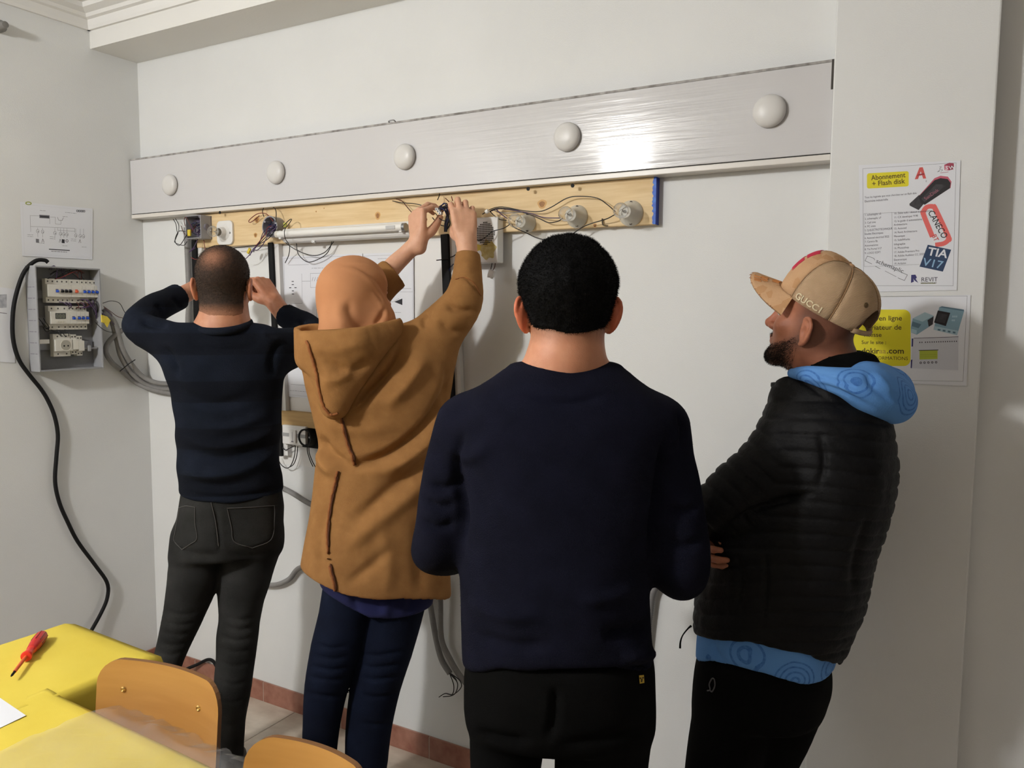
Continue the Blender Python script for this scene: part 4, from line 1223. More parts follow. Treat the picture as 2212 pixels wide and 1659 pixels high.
# ------------------------------------------------------------------ bearded man in the cap and the quilted jacket
M_SKIN4 = skin('skin_brown', s2l(178, 116, 88), s2l(164, 104, 78))
M_QUILT = mat('black_quilted_nylon', s2l(12, 12, 14), rough=0.62, color2=s2l(16, 16, 18), vscale=16, bump=0.25, bscale=180, spec=0.16)
M_JERSEY = mat('blue_print_jersey', s2l(88, 140, 206), rough=0.8, color2=s2l(98, 150, 214), vscale=10, bump=0.2, bscale=300, spec=0.2)
_nt = M_JERSEY.node_tree; _b = _nt.nodes['Principled BSDF']; _old = _b.inputs['Base Color'].links[0].from_socket   # round tone-on-tone stamps
_tc = _nt.nodes.new('ShaderNodeTexCoord'); _vo = _nt.nodes.new('ShaderNodeTexVoronoi'); _vo.inputs['Scale'].default_value = 9.5; _vo.inputs['Randomness'].default_value = 0.6
_nt.links.new(_tc.outputs['Object'], _vo.inputs['Vector'])
_w = _nt.nodes.new('ShaderNodeMath'); _w.operation = 'MULTIPLY'; _w.inputs[1].default_value = 62; _nt.links.new(_vo.outputs['Distance'], _w.inputs[0])
_s = _nt.nodes.new('ShaderNodeMath'); _s.operation = 'SINE'; _nt.links.new(_w.outputs[0], _s.inputs[0])
_g = _nt.nodes.new('ShaderNodeMath'); _g.operation = 'GREATER_THAN'; _g.inputs[1].default_value = 0.45; _nt.links.new(_s.outputs[0], _g.inputs[0])
_nz = _nt.nodes.new('ShaderNodeTexNoise'); _nz.inputs['Scale'].default_value = 150; _nt.links.new(_tc.outputs['Object'], _nz.inputs['Vector'])
_mm = _nt.nodes.new('ShaderNodeMath'); _mm.operation = 'MULTIPLY'; _nt.links.new(_g.outputs[0], _mm.inputs[0]); _nt.links.new(_nz.outputs['Fac'], _mm.inputs[1])
_mx = _nt.nodes.new('ShaderNodeMix'); _mx.data_type = 'RGBA'; _mx.inputs[7].default_value = (*s2l(30, 80, 160), 1)
_lt = _nt.nodes.new('ShaderNodeMath'); _lt.operation = 'LESS_THAN'; _lt.inputs[1].default_value = 0.5; _nt.links.new(_vo.outputs['Distance'], _lt.inputs[0])
_m2 = _nt.nodes.new('ShaderNodeMath'); _m2.operation = 'MULTIPLY'; _nt.links.new(_mm.outputs[0], _m2.inputs[0]); _nt.links.new(_lt.outputs[0], _m2.inputs[1])
_nt.links.new(_m2.outputs[0], _mx.inputs[0]); _nt.links.new(_old, _mx.inputs[6]); _nt.links.new(_mx.outputs[2], _b.inputs['Base Color'])


def man_four():
    A = Pose(1790, 1.76)
    root = thing('person', 'bearded man in profile wearing a tan cap, black quilted jacket and blue printed hooded top', 'person', loc=tuple(A.a))
    tor = [(812, 1712, 1880, 0, .075, .075), (835, 1690, 1905, 0, .10, .10), (870, 1668, 1922, 0, .14, .13), (910, 1652, 1932, 0, .165, .15), (960, 1650, 1940, 0, .175, .16), (1010, 1646, 1944, 0, .18, .16), (1060, 1632, 1938, 0, .18, .16),
           (1120, 1592, 1921, 0, .175, .16), (1180, 1555, 1899, 0, .17, .16), (1240, 1522, 1885, 0, .17, .155), (1300, 1503, 1870, 0, .17, .155), (1350, 1496, 1848, 0, .168, .15), (1390, 1500, 1826, 0, .165, .15), (1450, 1505, 1800, 0, .16, .15)]
    armL = [(1722, 925, -.02, 62), (1658, 1000, -.07, 64), (1590, 1062, -.10, 64), (1548, 1098, -.09, 58), (1530, 1110, -.03, 54), (1545, 1105, .08, 48), (1580, 1100, .17, 42)]
    armR = [(1740, 910, .13, 50), (1680, 985, .19, 50), (1610, 1050, .22, 50), (1570, 1100, .18, 46), (1560, 1135, .10, 40), (1566, 1158, .04, 34)]
    foreR = [(1562, 1125, .10, 26), (1561, 1148, .04, 24), (1558, 1158, .02, 22)]
    foreL = [(1545, 1105, .08, 30), (1590, 1100, .18, 26), (1640, 1095, .22, 25)]
    legL = [(1600, 1480, 0, 92), (1580, 1560, -.02, 84), (1560, 1660, -.04, 78), (1540, 1820, -.04, 68), (1550, 2050, .0, 52), (1556, 2180, .0, 48), (1558, 2250, .0, 50)]
    legR = [(1700, 1470, .03, 88), (1680, 1560, .05, 76), (1645, 1660, .06, 68), (1630, 1820, .07, 60), (1650, 2050, .09, 50), (1660, 2180, .1, 48), (1664, 2250, .1, 50)]
    s = 0.95
    GAIN[0] = 1.0
    o = A.pt(1763, 696, 0.0); M = frame(-A.s * 0.92 + A.n * 0.37 + np.array([0, 0, 0.22]))
    nk = [A.pt(1790, 775, .0), A.pt(1800, 840, 0.0)]
    pr, g = head_prims(o, M, s, ear_out=0.45, ear_z=-0.018, neck_to=nk, neck_r=(0.058, 0.062))
    pr += [('+', 0.02, A.loft(tor[:-2], -0.04)), ('+', 0.03, A.limb(armL, -0.026)), ('+', 0.03, A.limb(armR, -0.024)), ('+', 0.01, A.limb(foreR)), ('+', 0.01, A.limb(foreL)), ('+', 0.03, A.limb(legL, -0.02)), ('+', 0.03, A.limb(legR, -0.02))]
    up = np.array([0, 0, 1.0])
    wr = A.pt(1558, 1156, 0.02); p1, _ = hand_prims(wr, A.pt(1538, 1184, -.04) - wr, -A.s * .9 - A.n * .3 - up * .3, up, [(.5, .6, .3), (.55, .65, .35), (.6, .7, .4), (.7, .8, .4)], [(.034, .035, -.018), (.042, .066, -.034), (.03, .088, -.042)], 0.95)
    wl = A.pt(1640, 1095, .22); p2, _ = hand_prims(wl, A.pt(1700, 1090, .22) - wl, A.n + up * .2, up, [(.4, .6, .3)] * 4, [(.034, .035, -.018), (.042, .066, -.034), (.03, .088, -.042)], 1.0)
    pr += p1 + p2
    V, F = sculpt(pr, 0.0036, [(1.40, 1.95), (1.08, 1.25)])
    Q = (V - o) @ M / s
    tint = np.ones((len(V), 3))
    lip = (np.abs(Q[:, 0]) < .024) & (np.abs(Q[:, 2] + .062) < .010) & (Q[:, 1] > .08); tint[lip] = (0.9, 0.66, 0.64)
    nose = (np.abs(Q[:, 0]) < .02) & (np.abs(Q[:, 2] + .02) < .03) & (Q[:, 1] > .095); tint[nose] *= (1.02, .92, .9)
    fade = np.clip((0.03 - Q[:, 1]) / 0.03, 0, 1) * np.clip((Q[:, 2] + 0.075) / 0.03, 0, 1) * (np.abs(Q[:, 0]) < .078) * (np.linalg.norm(Q, axis=1) < .2)
    tint *= 1 - 0.55 * fade[:, None]
    hpr = head_prims(o, M, s, ears=False, neck_to=nk, neck_r=(0.058, 0.062))[0]
    def beard(q):
        ax = np.abs(q[:, 0])
        line = -0.064 + np.clip(0.07 - q[:, 1], 0, .1) * 0.52          # upper edge rises towards the ear
        low = -0.118 - q[:, 1] * 0.12
        jaw = np.minimum(np.minimum(line - q[:, 2], q[:, 2] - low), (q[:, 1] + 0.002) * 0.5)
        mouth = np.sqrt((q[:, 0] / .026) ** 2 + ((q[:, 2] + .063) / .013) ** 2) - 1
        jaw = np.minimum(jaw, mouth * .01)
        mous = np.minimum(0.008 - np.abs(q[:, 2] + 0.046 + ax * .25), 0.032 - ax)
        mous = np.minimum(mous, q[:, 1] - .06)
        return np.maximum(jaw, mous)
    hb = [('+', 0.001, Shell(hpr, 0.0005, o - .17, o + .17)), ('-', 0.003, Region(lambda X: beard((X - o) @ M / s), o))]
    Vb, Fb = sculpt(hb, 0.004)
    bd = np.clip(beard(Q) / 0.022 + 0.1, 0, 1) * (np.linalg.norm(Q, axis=1) < .2)
    tint *= (1 - 0.70 * bd[:, None])
    skin_mesh('body', V, F, M_SKIN4, root, tint)
    eyes(g, M, s, root, M_HAIR)
    n0, f0 = len(Vb), len(Fb)
    edge = lambda c: np.clip(beard((c - o) @ M / s) / 0.030 + 0.02, 0.0, 1) ** 1.2
    Vb, Fb = strands(Vb, Fb, 10000, 0.0045, 0.0003, edge, lean=(M[:, 1] * .25 + M[:, 2] * -0.7), jit=0.45, seed=3)
    skin_mesh('beard', Vb[n0:], Fb[f0:] - n0, M_HAIR, root)['label'] = 'short dark beard and moustache'
    # shaved hair at the back below the cap
    # ---------------- cap
    Mc = frame(-A.s * 0.92 + A.n * 0.37 + np.array([0, 0, 0.60]))
    oc = A.pt(1789, 654, 0.0)
    gc = lambda x, y, z: oc + Mc @ np.array((x, y, z))
    M_CAPF = mat('cap_canvas', s2l(194, 154, 116), rough=0.85, color2=s2l(202, 163, 125), vscale=20, bump=0.4, bscale=400, spec=0.2)
    M_CAPM = mat('cap_mesh', s2l(188, 158, 126), rough=0.85, color2=s2l(197, 167, 135), vscale=30, spec=0.2)
    nt = M_CAPM.node_tree; b = nt.nodes['Principled BSDF']; tcn = nt.nodes.new('ShaderNodeTexCoord')
    mp = nt.nodes.new('ShaderNodeMapping'); mp.inputs['Rotation'].default_value = (0, 0.42, 0); nt.links.new(tcn.outputs['Object'], mp.inputs['Vector'])
    wv = nt.nodes.new('ShaderNodeTexWave'); wv.bands_direction = 'Z'; wv.inputs['Scale'].default_value = 150; nt.links.new(mp.outputs['Vector'], wv.inputs['Vector'])
    wv2 = nt.nodes.new('ShaderNodeTexWave'); wv2.bands_direction = 'X'; wv2.inputs['Scale'].default_value = 95; nt.links.new(mp.outputs['Vector'], wv2.inputs['Vector'])
    mu = nt.nodes.new('ShaderNodeMath'); mu.operation = 'MULTIPLY'; nt.links.new(wv.outputs['Fac'], mu.inputs[0]); nt.links.new(wv2.outputs['Fac'], mu.inputs[1])
    bp = nt.nodes.new('ShaderNodeBump'); bp.inputs['Strength'].default_value = 0.55; bp.inputs['Distance'].default_value = 0.002
    nt.links.new(wv.outputs['Fac'], bp.inputs['Height']); nt.links.new(bp.outputs['Normal'], b.inputs['Normal'])
    # checked camouflage patches of the front panels
    nt = M_CAPF.node_tree; b = nt.nodes['Principled BSDF']; old = b.inputs['Base Color'].links[0].from_socket; tcn = nt.nodes.new('ShaderNodeTexCoord')
    ck = nt.nodes.new('ShaderNodeTexVoronoi'); ck.inputs['Scale'].default_value = 52; nt.links.new(tcn.outputs['Object'], ck.inputs['Vector'])
    lt = nt.nodes.new('ShaderNodeSeparateColor'); nt.links.new(ck.outputs['Color'], lt.inputs[0])
    gt = nt.nodes.new('ShaderNodeMath'); gt.operation = 'GREATER_THAN'; gt.inputs[1].default_value = 0.66; nt.links.new(lt.outputs[0], gt.inputs[0])
    mx = nt.nodes.new('ShaderNodeMix'); mx.data_type = 'RGBA'; mx.inputs[7].default_value = (*s2l(188, 145, 104), 1)
    nt.links.new(gt.outputs[0], mx.inputs[0]); nt.links.new(old, mx.inputs[6]); nt.links.new(mx.outputs[2], b.inputs['Base Color'])
    cap = bpy.data.objects.new('cap', None); link(cap); cap.parent = root; cap.location = (0, 0, 0); cap.matrix_parent_inverse = Matrix.Translation(-Vector(root.location))
    # crown: outer dome minus inner dome, cut by the band plane; the six panels are separate pieces
    R0 = np.array((0.091, 0.108, 0.092))
    def crown_pt(th, ph):
        # th: azimuth from front, ph: elevation
        x, y = math.sin(th), math.cos(th); c, sn = math.cos(ph) ** 0.80, math.sin(ph)
        p = np.array((R0[0] * x * c, R0[1] * y * c, R0[2] * sn))
        if y > 0: p[2] += 0.014 * y * c * sn * 2           # high stiff front
        return p
    nT, nP = 8, 12
    def panel(t0, t1, ph0=lambda th: -0.16):
        ths = np.linspace(t0, t1, nT + 1); Vv, Ff = [], []
        for lay in (0, 1):
            for i, th in enumerate(ths):
                puff = 0.0022 * math.sin(math.pi * i / nT)
                for j in range(nP + 1):
                    ph = ph0(th) + (math.pi / 2 - 0.02 - ph0(th)) * j / nP
                    p = crown_pt(th, ph); q = p / np.linalg.norm(p)
                    Vv.append(gc(*(p + q * (puff * math.cos(ph) - 0.003 * lay))))
        n1 = (nT + 1) * (nP + 1); I = lambda i, j, l: l * n1 + i * (nP + 1) + j
        for i in range(nT):
            for j in range(nP):
                Ff += [(I(i, j, 0), I(i + 1, j, 0), I(i + 1, j + 1, 0), I(i, j + 1, 0)), (I(i, j, 1), I(i, j + 1, 1), I(i + 1, j + 1, 1), I(i + 1, j, 1))]
            Ff += [(I(i, 0, 0), I(i, 0, 1), I(i + 1, 0, 1), I(i + 1, 0, 0)), (I(i, nP, 0), I(i + 1, nP, 0), I(i + 1, nP, 1), I(i, nP, 1))]
        for j in range(nP):
            Ff += [(I(0, j, 0), I(0, j + 1, 0), I(0, j + 1, 1), I(0, j, 1)), (I(nT, j, 0), I(nT, j, 1), I(nT, j + 1, 1), I(nT, j + 1, 0))]
        return MB().add(Vv, Ff)
    def arch(th):                                         # strap opening at the back
        d = abs(abs(th) - math.pi)
        return -0.16 + 0.62 * math.sqrt(max(0, 1 - (d / 0.5) ** 2)) if d < 0.5 else -0.16
    edges = [0.0, 1.12, 2.05, math.pi]
    for sg in (1, -1):
        for k in range(3):
            a, b_ = edges[k], edges[k + 1]
            t0, t1 = (a, b_) if sg > 0 else (-b_, -a)
            mesh_ = panel(t0, t1, arch if k == 2 else (lambda th: -0.16))
            mesh_.build('cap_panel', M_CAPF if k == 0 else M_CAPM, cap, smooth='all')
    M_CAPS = mat('cap_stitch', s2l(168, 132, 96), rough=0.9)
    for th in (1.12, 2.05, -1.12, -2.05, math.pi, 0.0):
        p0 = arch(th) if abs(th) > 3 else -0.16
        MB().tube([gc(*(crown_pt(th, ph) * 1.004)) for ph in np.linspace(p0, 1.5, 14)], 0.0010, 5, smooth=1).build('seam', M_CAPS, cap)
    MB().lathe(gc(0, 0, R0[2] - 0.002), Mc[:, 2], [(0, .008), (.003, .0075), (.0055, .004), (.006, .0005)], 14).build('top_button', M_CAPF, cap, smooth='all')
    for th in (1.55, -1.55, 2.62, -2.62):
        p = crown_pt(th, 0.62 if abs(th) < 2 else 0.50); nrm = Mc @ (p / R0 ** 2); nrm /= np.linalg.norm(nrm)
        if abs(th) > 2: MB().lathe(gc(*p), nrm, [(0, .0062), (.002, .0058), (.0026, .003), (.0015, .002)], 14).build('eyelet', mat('brass_eyelet', s2l(120, 100, 72), rough=0.4, metal=0.7), cap, smooth='all')
    # strap across the opening
    MB().tube([gc(*(crown_pt(th, -0.13) * 1.0)) for th in np.linspace(math.pi - 0.55, math.pi + 0.55, 9)], 0.006, 6, smooth=1).build('strap', M_CAPM, cap, smooth='all')
    # brim: curved, thick, frayed
    Vv, Ff = [], []; nu, nv = 22, 9
    for lay in (0, 1):
        for i in range(nu + 1):
            u = -1 + 2 * i / nu; th = u * 1.16
            root_p = crown_pt(th, -0.15)
            L_ = 0.078 * (max(0, 1 - abs(u) ** 2.6)) ** 0.6
            for j in range(nv + 1):
                v = j / nv
                p = root_p + np.array((0.004 * u * v, L_ * v, 0.0)); xx = p[0] / 0.085
                p[2] += -0.029 * xx * xx * v ** 0.8 + 0.004 - 0.014 * v - 0.004 * lay
                Vv.append(gc(*p))
    n1 = (nu + 1) * (nv + 1); I = lambda i, j, l: l * n1 + i * (nv + 1) + j
    for i in range(nu):
        for j in range(nv):
            Ff += [(I(i, j, 0), I(i, j + 1, 0), I(i + 1, j + 1, 0), I(i + 1, j, 0)), (I(i, j, 1), I(i + 1, j, 1), I(i + 1, j + 1, 1), I(i, j + 1, 1))]
        Ff.append((I(i, nv, 0), I(i, nv, 1), I(i + 1, nv, 1), I(i + 1, nv, 0))); Ff.append((I(i, 0, 0), I(i + 1, 0, 0), I(i + 1, 0, 1), I(i, 0, 1)))
    brim = MB().add(Vv, Ff).build('brim', M_CAPF, cap, smooth='all')
    rr_ = random.Random(5); fm = MB(); sm = MB()
    for k in range(70):                                   # frayed threads along the rim
        u = rr_.uniform(-0.96, 0.96); th = u * 1.16; L_ = 0.078 * (max(0, 1 - abs(u) ** 2.6)) ** 0.6
        p = crown_pt(th, -0.15) + np.array((0.004 * u, L_, 0)); p[2] += -0.029 * (p[0] / .085) ** 2 - .010
        d = np.array((rr_.uniform(-.004, .004), rr_.uniform(0, .004), rr_.uniform(-.006, -.001)))
        fm.tube([gc(*p), gc(*(p + d))], 0.0004, 3, smooth=1)
    fm.build('frayed_edge', mat('frayed_thread', s2l(150, 96, 56), rough=0.9), cap)['kind'] = 'stuff'
    for k in range(9):                                   # embroidered brown bars on the brim
        u = -0.10 - 0.085 * (k // 3) - 0.20 * (k % 3) / 2 - 0.02 * (k % 2); v0 = 0.10 + 0.27 * (k % 3) + 0.05 * ((k * 5) % 3)
        th = u * 1.16; L_ = 0.078 * (max(0, 1 - abs(u) ** 2.6)) ** 0.6; pts = []
        for v in (v0, v0 + 0.22):
            p = crown_pt(th, -0.15) + np.array((0.004 * u * v, L_ * v, 0)); xx = p[0] / .085; p[2] += -0.029 * xx * xx * v ** 0.8 + 0.0052 - 0.014 * v; pts.append(gc(*p))
        sm.tube(pts, 0.0016, 5, smooth=1)
    sm.build('brim_embroidery', mat('brown_embroidery', s2l(176, 114, 58), rough=0.8), cap)
    # red badge on the front, seen edge-on
    for (t0, t1, p0, p1, m, h) in ((-0.66, 0.40, 0.20, 0.98, mat('badge_white', s2l(226, 214, 200), rough=0.8), 1.008), (-0.61, 0.35, 0.25, 0.56, mat('badge_red', s2l(190, 34, 66), rough=0.8), 1.022), (-0.61, 0.35, 0.62, 0.92, mat('badge_red', s2l(190, 34, 66), rough=0.8), 1.022)):
        Vv, Ff = [], []; n_ = 6
        for lay, hh in ((0, h), (1, 0.99)):
            for i in range(n_ + 1):
                for j in range(n_ + 1):
                    Vv.append(gc(*(crown_pt(t0 + (t1 - t0) * i / n_, p0 + (p1 - p0) * j / n_) * hh)))
        q1 = (n_ + 1) ** 2; J = lambda i, j, l: l * q1 + i * (n_ + 1) + j
        for i in range(n_):
            for j in range(n_): Ff += [(J(i, j, 0), J(i + 1, j, 0), J(i + 1, j + 1, 0), J(i, j + 1, 0))]
            Ff += [(J(i, 0, 0), J(i, 0, 1), J(i + 1, 0, 1), J(i + 1, 0, 0)), (J(i, n_, 0), J(i + 1, n_, 0), J(i + 1, n_, 1), J(i, n_, 1)), (J(0, i, 0), J(0, i + 1, 0), J(0, i + 1, 1), J(0, i, 1)), (J(n_, i, 0), J(n_, i, 1), J(n_, i + 1, 1), J(n_, i + 1, 0))]
        MB().add(Vv, Ff).build('front_badge', m, cap)
    # lettering on the side: follows the side of the crown
    tm = MB()
    word = 'GUCCI'
    for i, ch in enumerate(word):
        V2, F2 = glyph(ch, 0.0185, 0.02)
        th_c = -(1.30 + 0.135 * i - (0.025 if i == 4 else 0)); lo_w = (V2[:, 0].max() + V2[:, 0].min()) / 2
        vv = []
        for l in (1.036, 1.0):
            for x, y in V2:
                vv.append(gc(*(crown_pt(th_c - (x - lo_w) / 0.098, -0.10 + y / 0.094) * l)))
        n_ = len(V2)
        tm.add(vv, [tuple(f) for f in F2] + [tuple(n_ + q for q in f[::-1]) for f in F2])
    tm.build('embroidered_lettering', mat('cream_thread', s2l(226, 212, 178), rough=0.8, bump=0.6, bscale=300), cap)
    # ---------------- jacket
    hem = A.hem([(1496, 1362, 0), (1520, 1372, -.08), (1580, 1383, -.14), (1650, 1396, -.165), (1730, 1412, -.15), (1790, 1424, -.09), (1815, 1420, 0)])
    pr = [('+', 0.01, A.loft(tor, hem=hem, round_=.012, e=2.1)), ('+', 0.05, A.limb(armL)), ('+', 0.05, A.limb(armR)),
          ('+', 0.03, A.limb([(1690, 862, .02, 26), (1678, 840, .04, 14), (1668, 828, .05, 4)])), ('+', 0.03, A.limb([(1700, 850, -.04, 34), (1790, 845, -.075, 36), (1880, 850, -.03, 34)])),
          ('-', 0.02, Limb([A.pt(1795, 740, 0), A.pt(1795, 830, 0)], [.085, .075]))]
    V, F = sculpt(pr, 0.005)
    V = relax(V, F, 1)
    N = vnormals(V, F); px, py, w = proj(V)
    # stitched quilting: rows run round the trunk and across the sleeve
    d_arm = np.minimum(Limb([A.pt(*q[:3]) for q in armL[:4]], [0] * 4)(V), Limb([A.pt(*q[:3]) for q in armR[:5]], [0] * 5)(V))
    u = (V - A.a) @ A.s
    trunk = V[:, 2] + 0.10 * (u - 0.02) ** 2 / 0.1 + 0.04 * u
    ad = A.pt(1548, 1098, -.09) - A.pt(1722, 925, -.02); ad /= np.linalg.norm(ad)
    along = (V - A.pt(1722, 925, -.02)) @ ad
    dx = A.loft(tor)(V)
    wgt = np.clip((dx + 0.004) / 0.02, 0, 1)              # 1 = on the sleeve
    per = 0.034
    q1 = -0.0042 * np.exp(-((np.abs(((trunk / per) % 1) - 0.5) - 0.5) / 0.13) ** 2)
    q2 = -0.004 * np.exp(-((np.abs(((along / 0.033) % 1) - 0.5) - 0.5) / 0.13) ** 2)
    V = V + N * (q1 * (1 - wgt) + q2 * wgt + vnoise(V * (1, 1, .6), 30, 41) * 0.002 + vnoise(V, 70, 42) * 0.0008)[:, None]
    V = crease(V, F, [([(1765, 1062), (1690, 1082), (1620, 1110), (1565, 1145)], -0.016, 8), ([(1770, 930), (1780, 1000), (1765, 1060)], -0.008, 7), ([(1652, 1170), (1655, 1260), (1648, 1360)], -0.006, 4),
                      ([(1590, 1190), (1600, 1250), (1590, 1330)], -0.008, 10), ([(1880, 1100), (1850, 1200), (1840, 1290)], -0.006, 10)])
    jk = skin_mesh('jacket', V, F, M_QUILT, root)
    MB().tube([A.pt(1493, 1352, 0.0), A.pt(1486, 1358, 0.0), A.pt(1475, 1372, 0), A.pt(1470, 1386, 0), A.pt(1469, 1400, 0)], [.003, .002, .0017, .0022, .0028], 6).build('zip_cord', M_BLACK_CLOTH, jk, smooth='all')
    # high black inner collar around the neck
    pr = [('+', 0.02, A.limb([(1790, 760, 0, 66), (1792, 800, 0, 76), (1792, 850, 0, 88)])), ('+', 0.03, A.limb([(1840, 772, -.03, 44), (1850, 800, -.04, 50)])), ('-', 0.006, Region(lambda X: -((X - A.pt(1735, 800, 0)) @ (up * .93 - A.s * .36)), A.a + [0, 0, 1.6])),
          ('-', 0.01, Limb([A.pt(1782, 700, .0), A.pt(1782, 790, .0)], [.064, .062]))]
    def topcut(X):
        uu = (X - A.a) @ A.s
        zt = np.interp(uu, [-0.12, -0.05, 0.0, 0.06, 0.10, 0.14], [A.pt(1700, 812, 0)[2], A.pt(1735, 790, 0)[2], A.pt(1790, 765, 0)[2], A.pt(1850, 757, 0)[2], A.pt(1890, 765, 0)[2], A.pt(1905, 790, 0)[2]])
        return zt - X[:, 2]
    pr[2] = ('-', 0.006, Region(topcut, A.a + np.array([0, 0, 1.6])))
    V, F = sculpt(pr, 0.006)
    V = crease(V, F, [([(1790, 775), (1840, 790), (1890, 775)], -0.005, 7), ([(1780, 800), (1830, 812), (1890, 800)], 0.005, 7)])
    skin_mesh('inner_collar', V, F, M_BLACK_CLOTH, root)
    # blue hood lying on the back
    pr = [('+', 0.02, A.limb([(1712, 806, -.045, 12), (1742, 808, -.095, 18), (1790, 818, -.125, 26), (1845, 832, -.13, 36), (1900, 856, -.10, 40), (1932, 872, -.05, 36)])),
          ('+', 0.03, A.limb([(1868, 812, -.08, 30), (1895, 812, -.03, 30), (1915, 830, .03, 36)])),
          ('+', 0.04, A.limb([(1880, 840, -.10, 40), (1925, 862, -.03, 44), (1930, 850, .05, 40)])), ('-', 0.02, A.limb([(1795, 770, .0, 84), (1800, 812, .0, 80)]))]
    V, F = sculpt(pr, 0.005)
    V = relax(V, F, 1)
    V = crease(V, F, [([(1720, 808), (1790, 825), (1850, 850), (1900, 885)], 0.004, 6), ([(1745, 806), (1800, 822), (1860, 842)], -0.006, 5), ([(1760, 826), (1830, 852), (1890, 888)], -0.005, 6), ([(1885, 800), (1912, 830), (1945, 860)], 0.005, 7), ([(1870, 806), (1890, 840), (1930, 870)], -0.006, 7),
                      ([(1925, 822), (1930, 850), (1955, 880)], -0.004, 6)])
    skin_mesh('hood', V, F, M_JERSEY, root)['label'] = 'blue printed hood lying on the back'
    hem = A.hem([(1500, 1416, 0), (1540, 1420, -.09), (1580, 1434, -.13), (1650, 1457, -.15), (1700, 1474, -.145), (1742, 1486, -.13), (1775, 1470, -.08), (1800, 1436, 0)])
    pr = [('+', 0.01, A.loft([(1330, 1512, 1830, 0, .15, .13), (1400, 1506, 1808, 0, .15, .13), (1440, 1504, 1798, 0, .148, .13), (1500, 1504, 1786, 0, .142, .13)], hem=hem, round_=.01))]
    V, F = sculpt(pr, 0.006)
    V = crease(V, F, [([(1540, 1375), (1545, 1410), (1570, 1435)], -0.008, 8), ([(1620, 1400), (1640, 1450)], 0.006, 12), ([(1720, 1420), (1700, 1470)], -0.006, 10)])
    skin_mesh('jersey', V, F, M_JERSEY, root)['label'] = 'blue printed shirt hem below the jacket'
    pr = [('+', 0.02, A.loft([(1390, 1514, 1800, 0, .142, .12), (1440, 1507, 1792, 0, .142, .125), (1490, 1504, 1782, 0, .138, .125), (1540, 1506, 1768, 0, .125, .115)], round_=.03)), ('+', 0.03, A.limb(legL)), ('+', 0.03, A.limb(legR))]
    V, F = sculpt(pr, 0.008)
    tr = skin_mesh('trousers', V, F, M_BLACK_CLOTH, root)
    px, py, w = proj(V); vis = ((EYE - V) * vnormals(V, F)).sum(1) > 0
    def rd(c):
        k = np.argmin(np.hypot(px - c[0], py - c[1]) + np.where(vis, 0, 1e4)); e = ray(*c); return EYE + e * (w[k] - 0.004)
    MB().tube([rd(c) for c in ((1528, 1492), (1534, 1490), (1532, 1478), (1538, 1466), (1543, 1468), (1544, 1482), (1538, 1494), (1533, 1490))], 0.0016, 5).build('spiral_mark', mat('grey_print', s2l(88, 88, 92), rough=0.6), tr)
    shoe(A.pt(1558, 2250, 0), -A.s + A.n * .4, M_SHOE, root); shoe(A.pt(1664, 2250, .1), -A.s + A.n * .4, M_SHOE, root)
    return root


person_four = man_four()
# ------------------------------------------------------------------ electrical training gear on the back wall
M_GREYBOX = mat('grey_plastic', s2l(150, 150, 154), rough=0.5, var=0.04, vscale=30)
M_GREYIN = mat('grey_plastic_inside', s2l(112, 108, 116), rough=0.6)
M_WHITEP = mat('white_plastic', s2l(228, 227, 224), rough=0.35)
M_IVORY = mat('ivory_plastic', s2l(212, 208, 196), rough=0.4, var=0.03, vscale=30)
M_BLACKP = mat('black_plastic', s2l(14, 14, 15), rough=0.65, spec=0.25)
M_WBLACK = mat('black_wire', s2l(18, 16, 18), rough=0.45)
M_WRED = mat('red_wire', s2l(120, 40, 34), rough=0.45)
M_WBROWN = mat('brown_wire', s2l(92, 44, 34), rough=0.45)
M_WPURP = mat('purple_wire', s2l(74, 52, 92), rough=0.45)
M_WBLUE = mat('blue_wire', s2l(22, 30, 80), rough=0.45)
M_WGREY = mat('grey_wire', s2l(120, 118, 118), rough=0.5)
M_YEL = mat('yellow_tape', s2l(212, 188, 60), rough=0.5, var=0.1, vscale=40)
M_COND = mat('grey_conduit', s2l(132, 130, 128), rough=0.55, var=0.06, vscale=50)
M_BRASS = mat('lamp_brass', s2l(120, 112, 100), rough=0.3, metal=0.9)
M_GLASS = bpy.data.materials.new('bulb_glass'); M_GLASS.use_nodes = True
_t = M_GLASS.node_tree; _t.nodes.clear(); _o = _t.nodes.new('ShaderNodeOutputMaterial'); _x = _t.nodes.new('ShaderNodeMixShader'); _tr = _t.nodes.new('ShaderNodeBsdfTransparent'); _gl = _t.nodes.new('ShaderNodeBsdfGlossy'); _lw = _t.nodes.new('ShaderNodeLayerWeight')
_gl.inputs['Roughness'].default_value = 0.04; _lw.inputs['Blend'].default_value = 0.35; _tr.inputs[0].default_value = (0.95, 0.95, 0.95, 1)
_t.links.new(_lw.outputs['Facing'], _x.inputs[0]); _t.links.new(_tr.outputs[0], _x.inputs[1]); _t.links.new(_gl.outputs[0], _x.inputs[2]); _t.links.new(_x.outputs[0], _o.inputs[0])
XA, YA, ZA = np.array([1., 0, 0]), np.array([0, 1., 0]), np.array([0, 0, 1.])


def bw(px, py, off=0.0):                        # point on the back wall, off = stand-off towards the room
    return on(px, py, 1, BACK - off)


def lw(px, py, off=0.0):
    return on(px, py, 0, LEFT + off)


def wallpt(px, py, off=0.012):
    a, b = lw(px, py, off), bw(px, py, off)
    return a if np.linalg.norm(a - EYE) < np.linalg.norm(b - EYE) else b


WIRE_PARENT = [None]


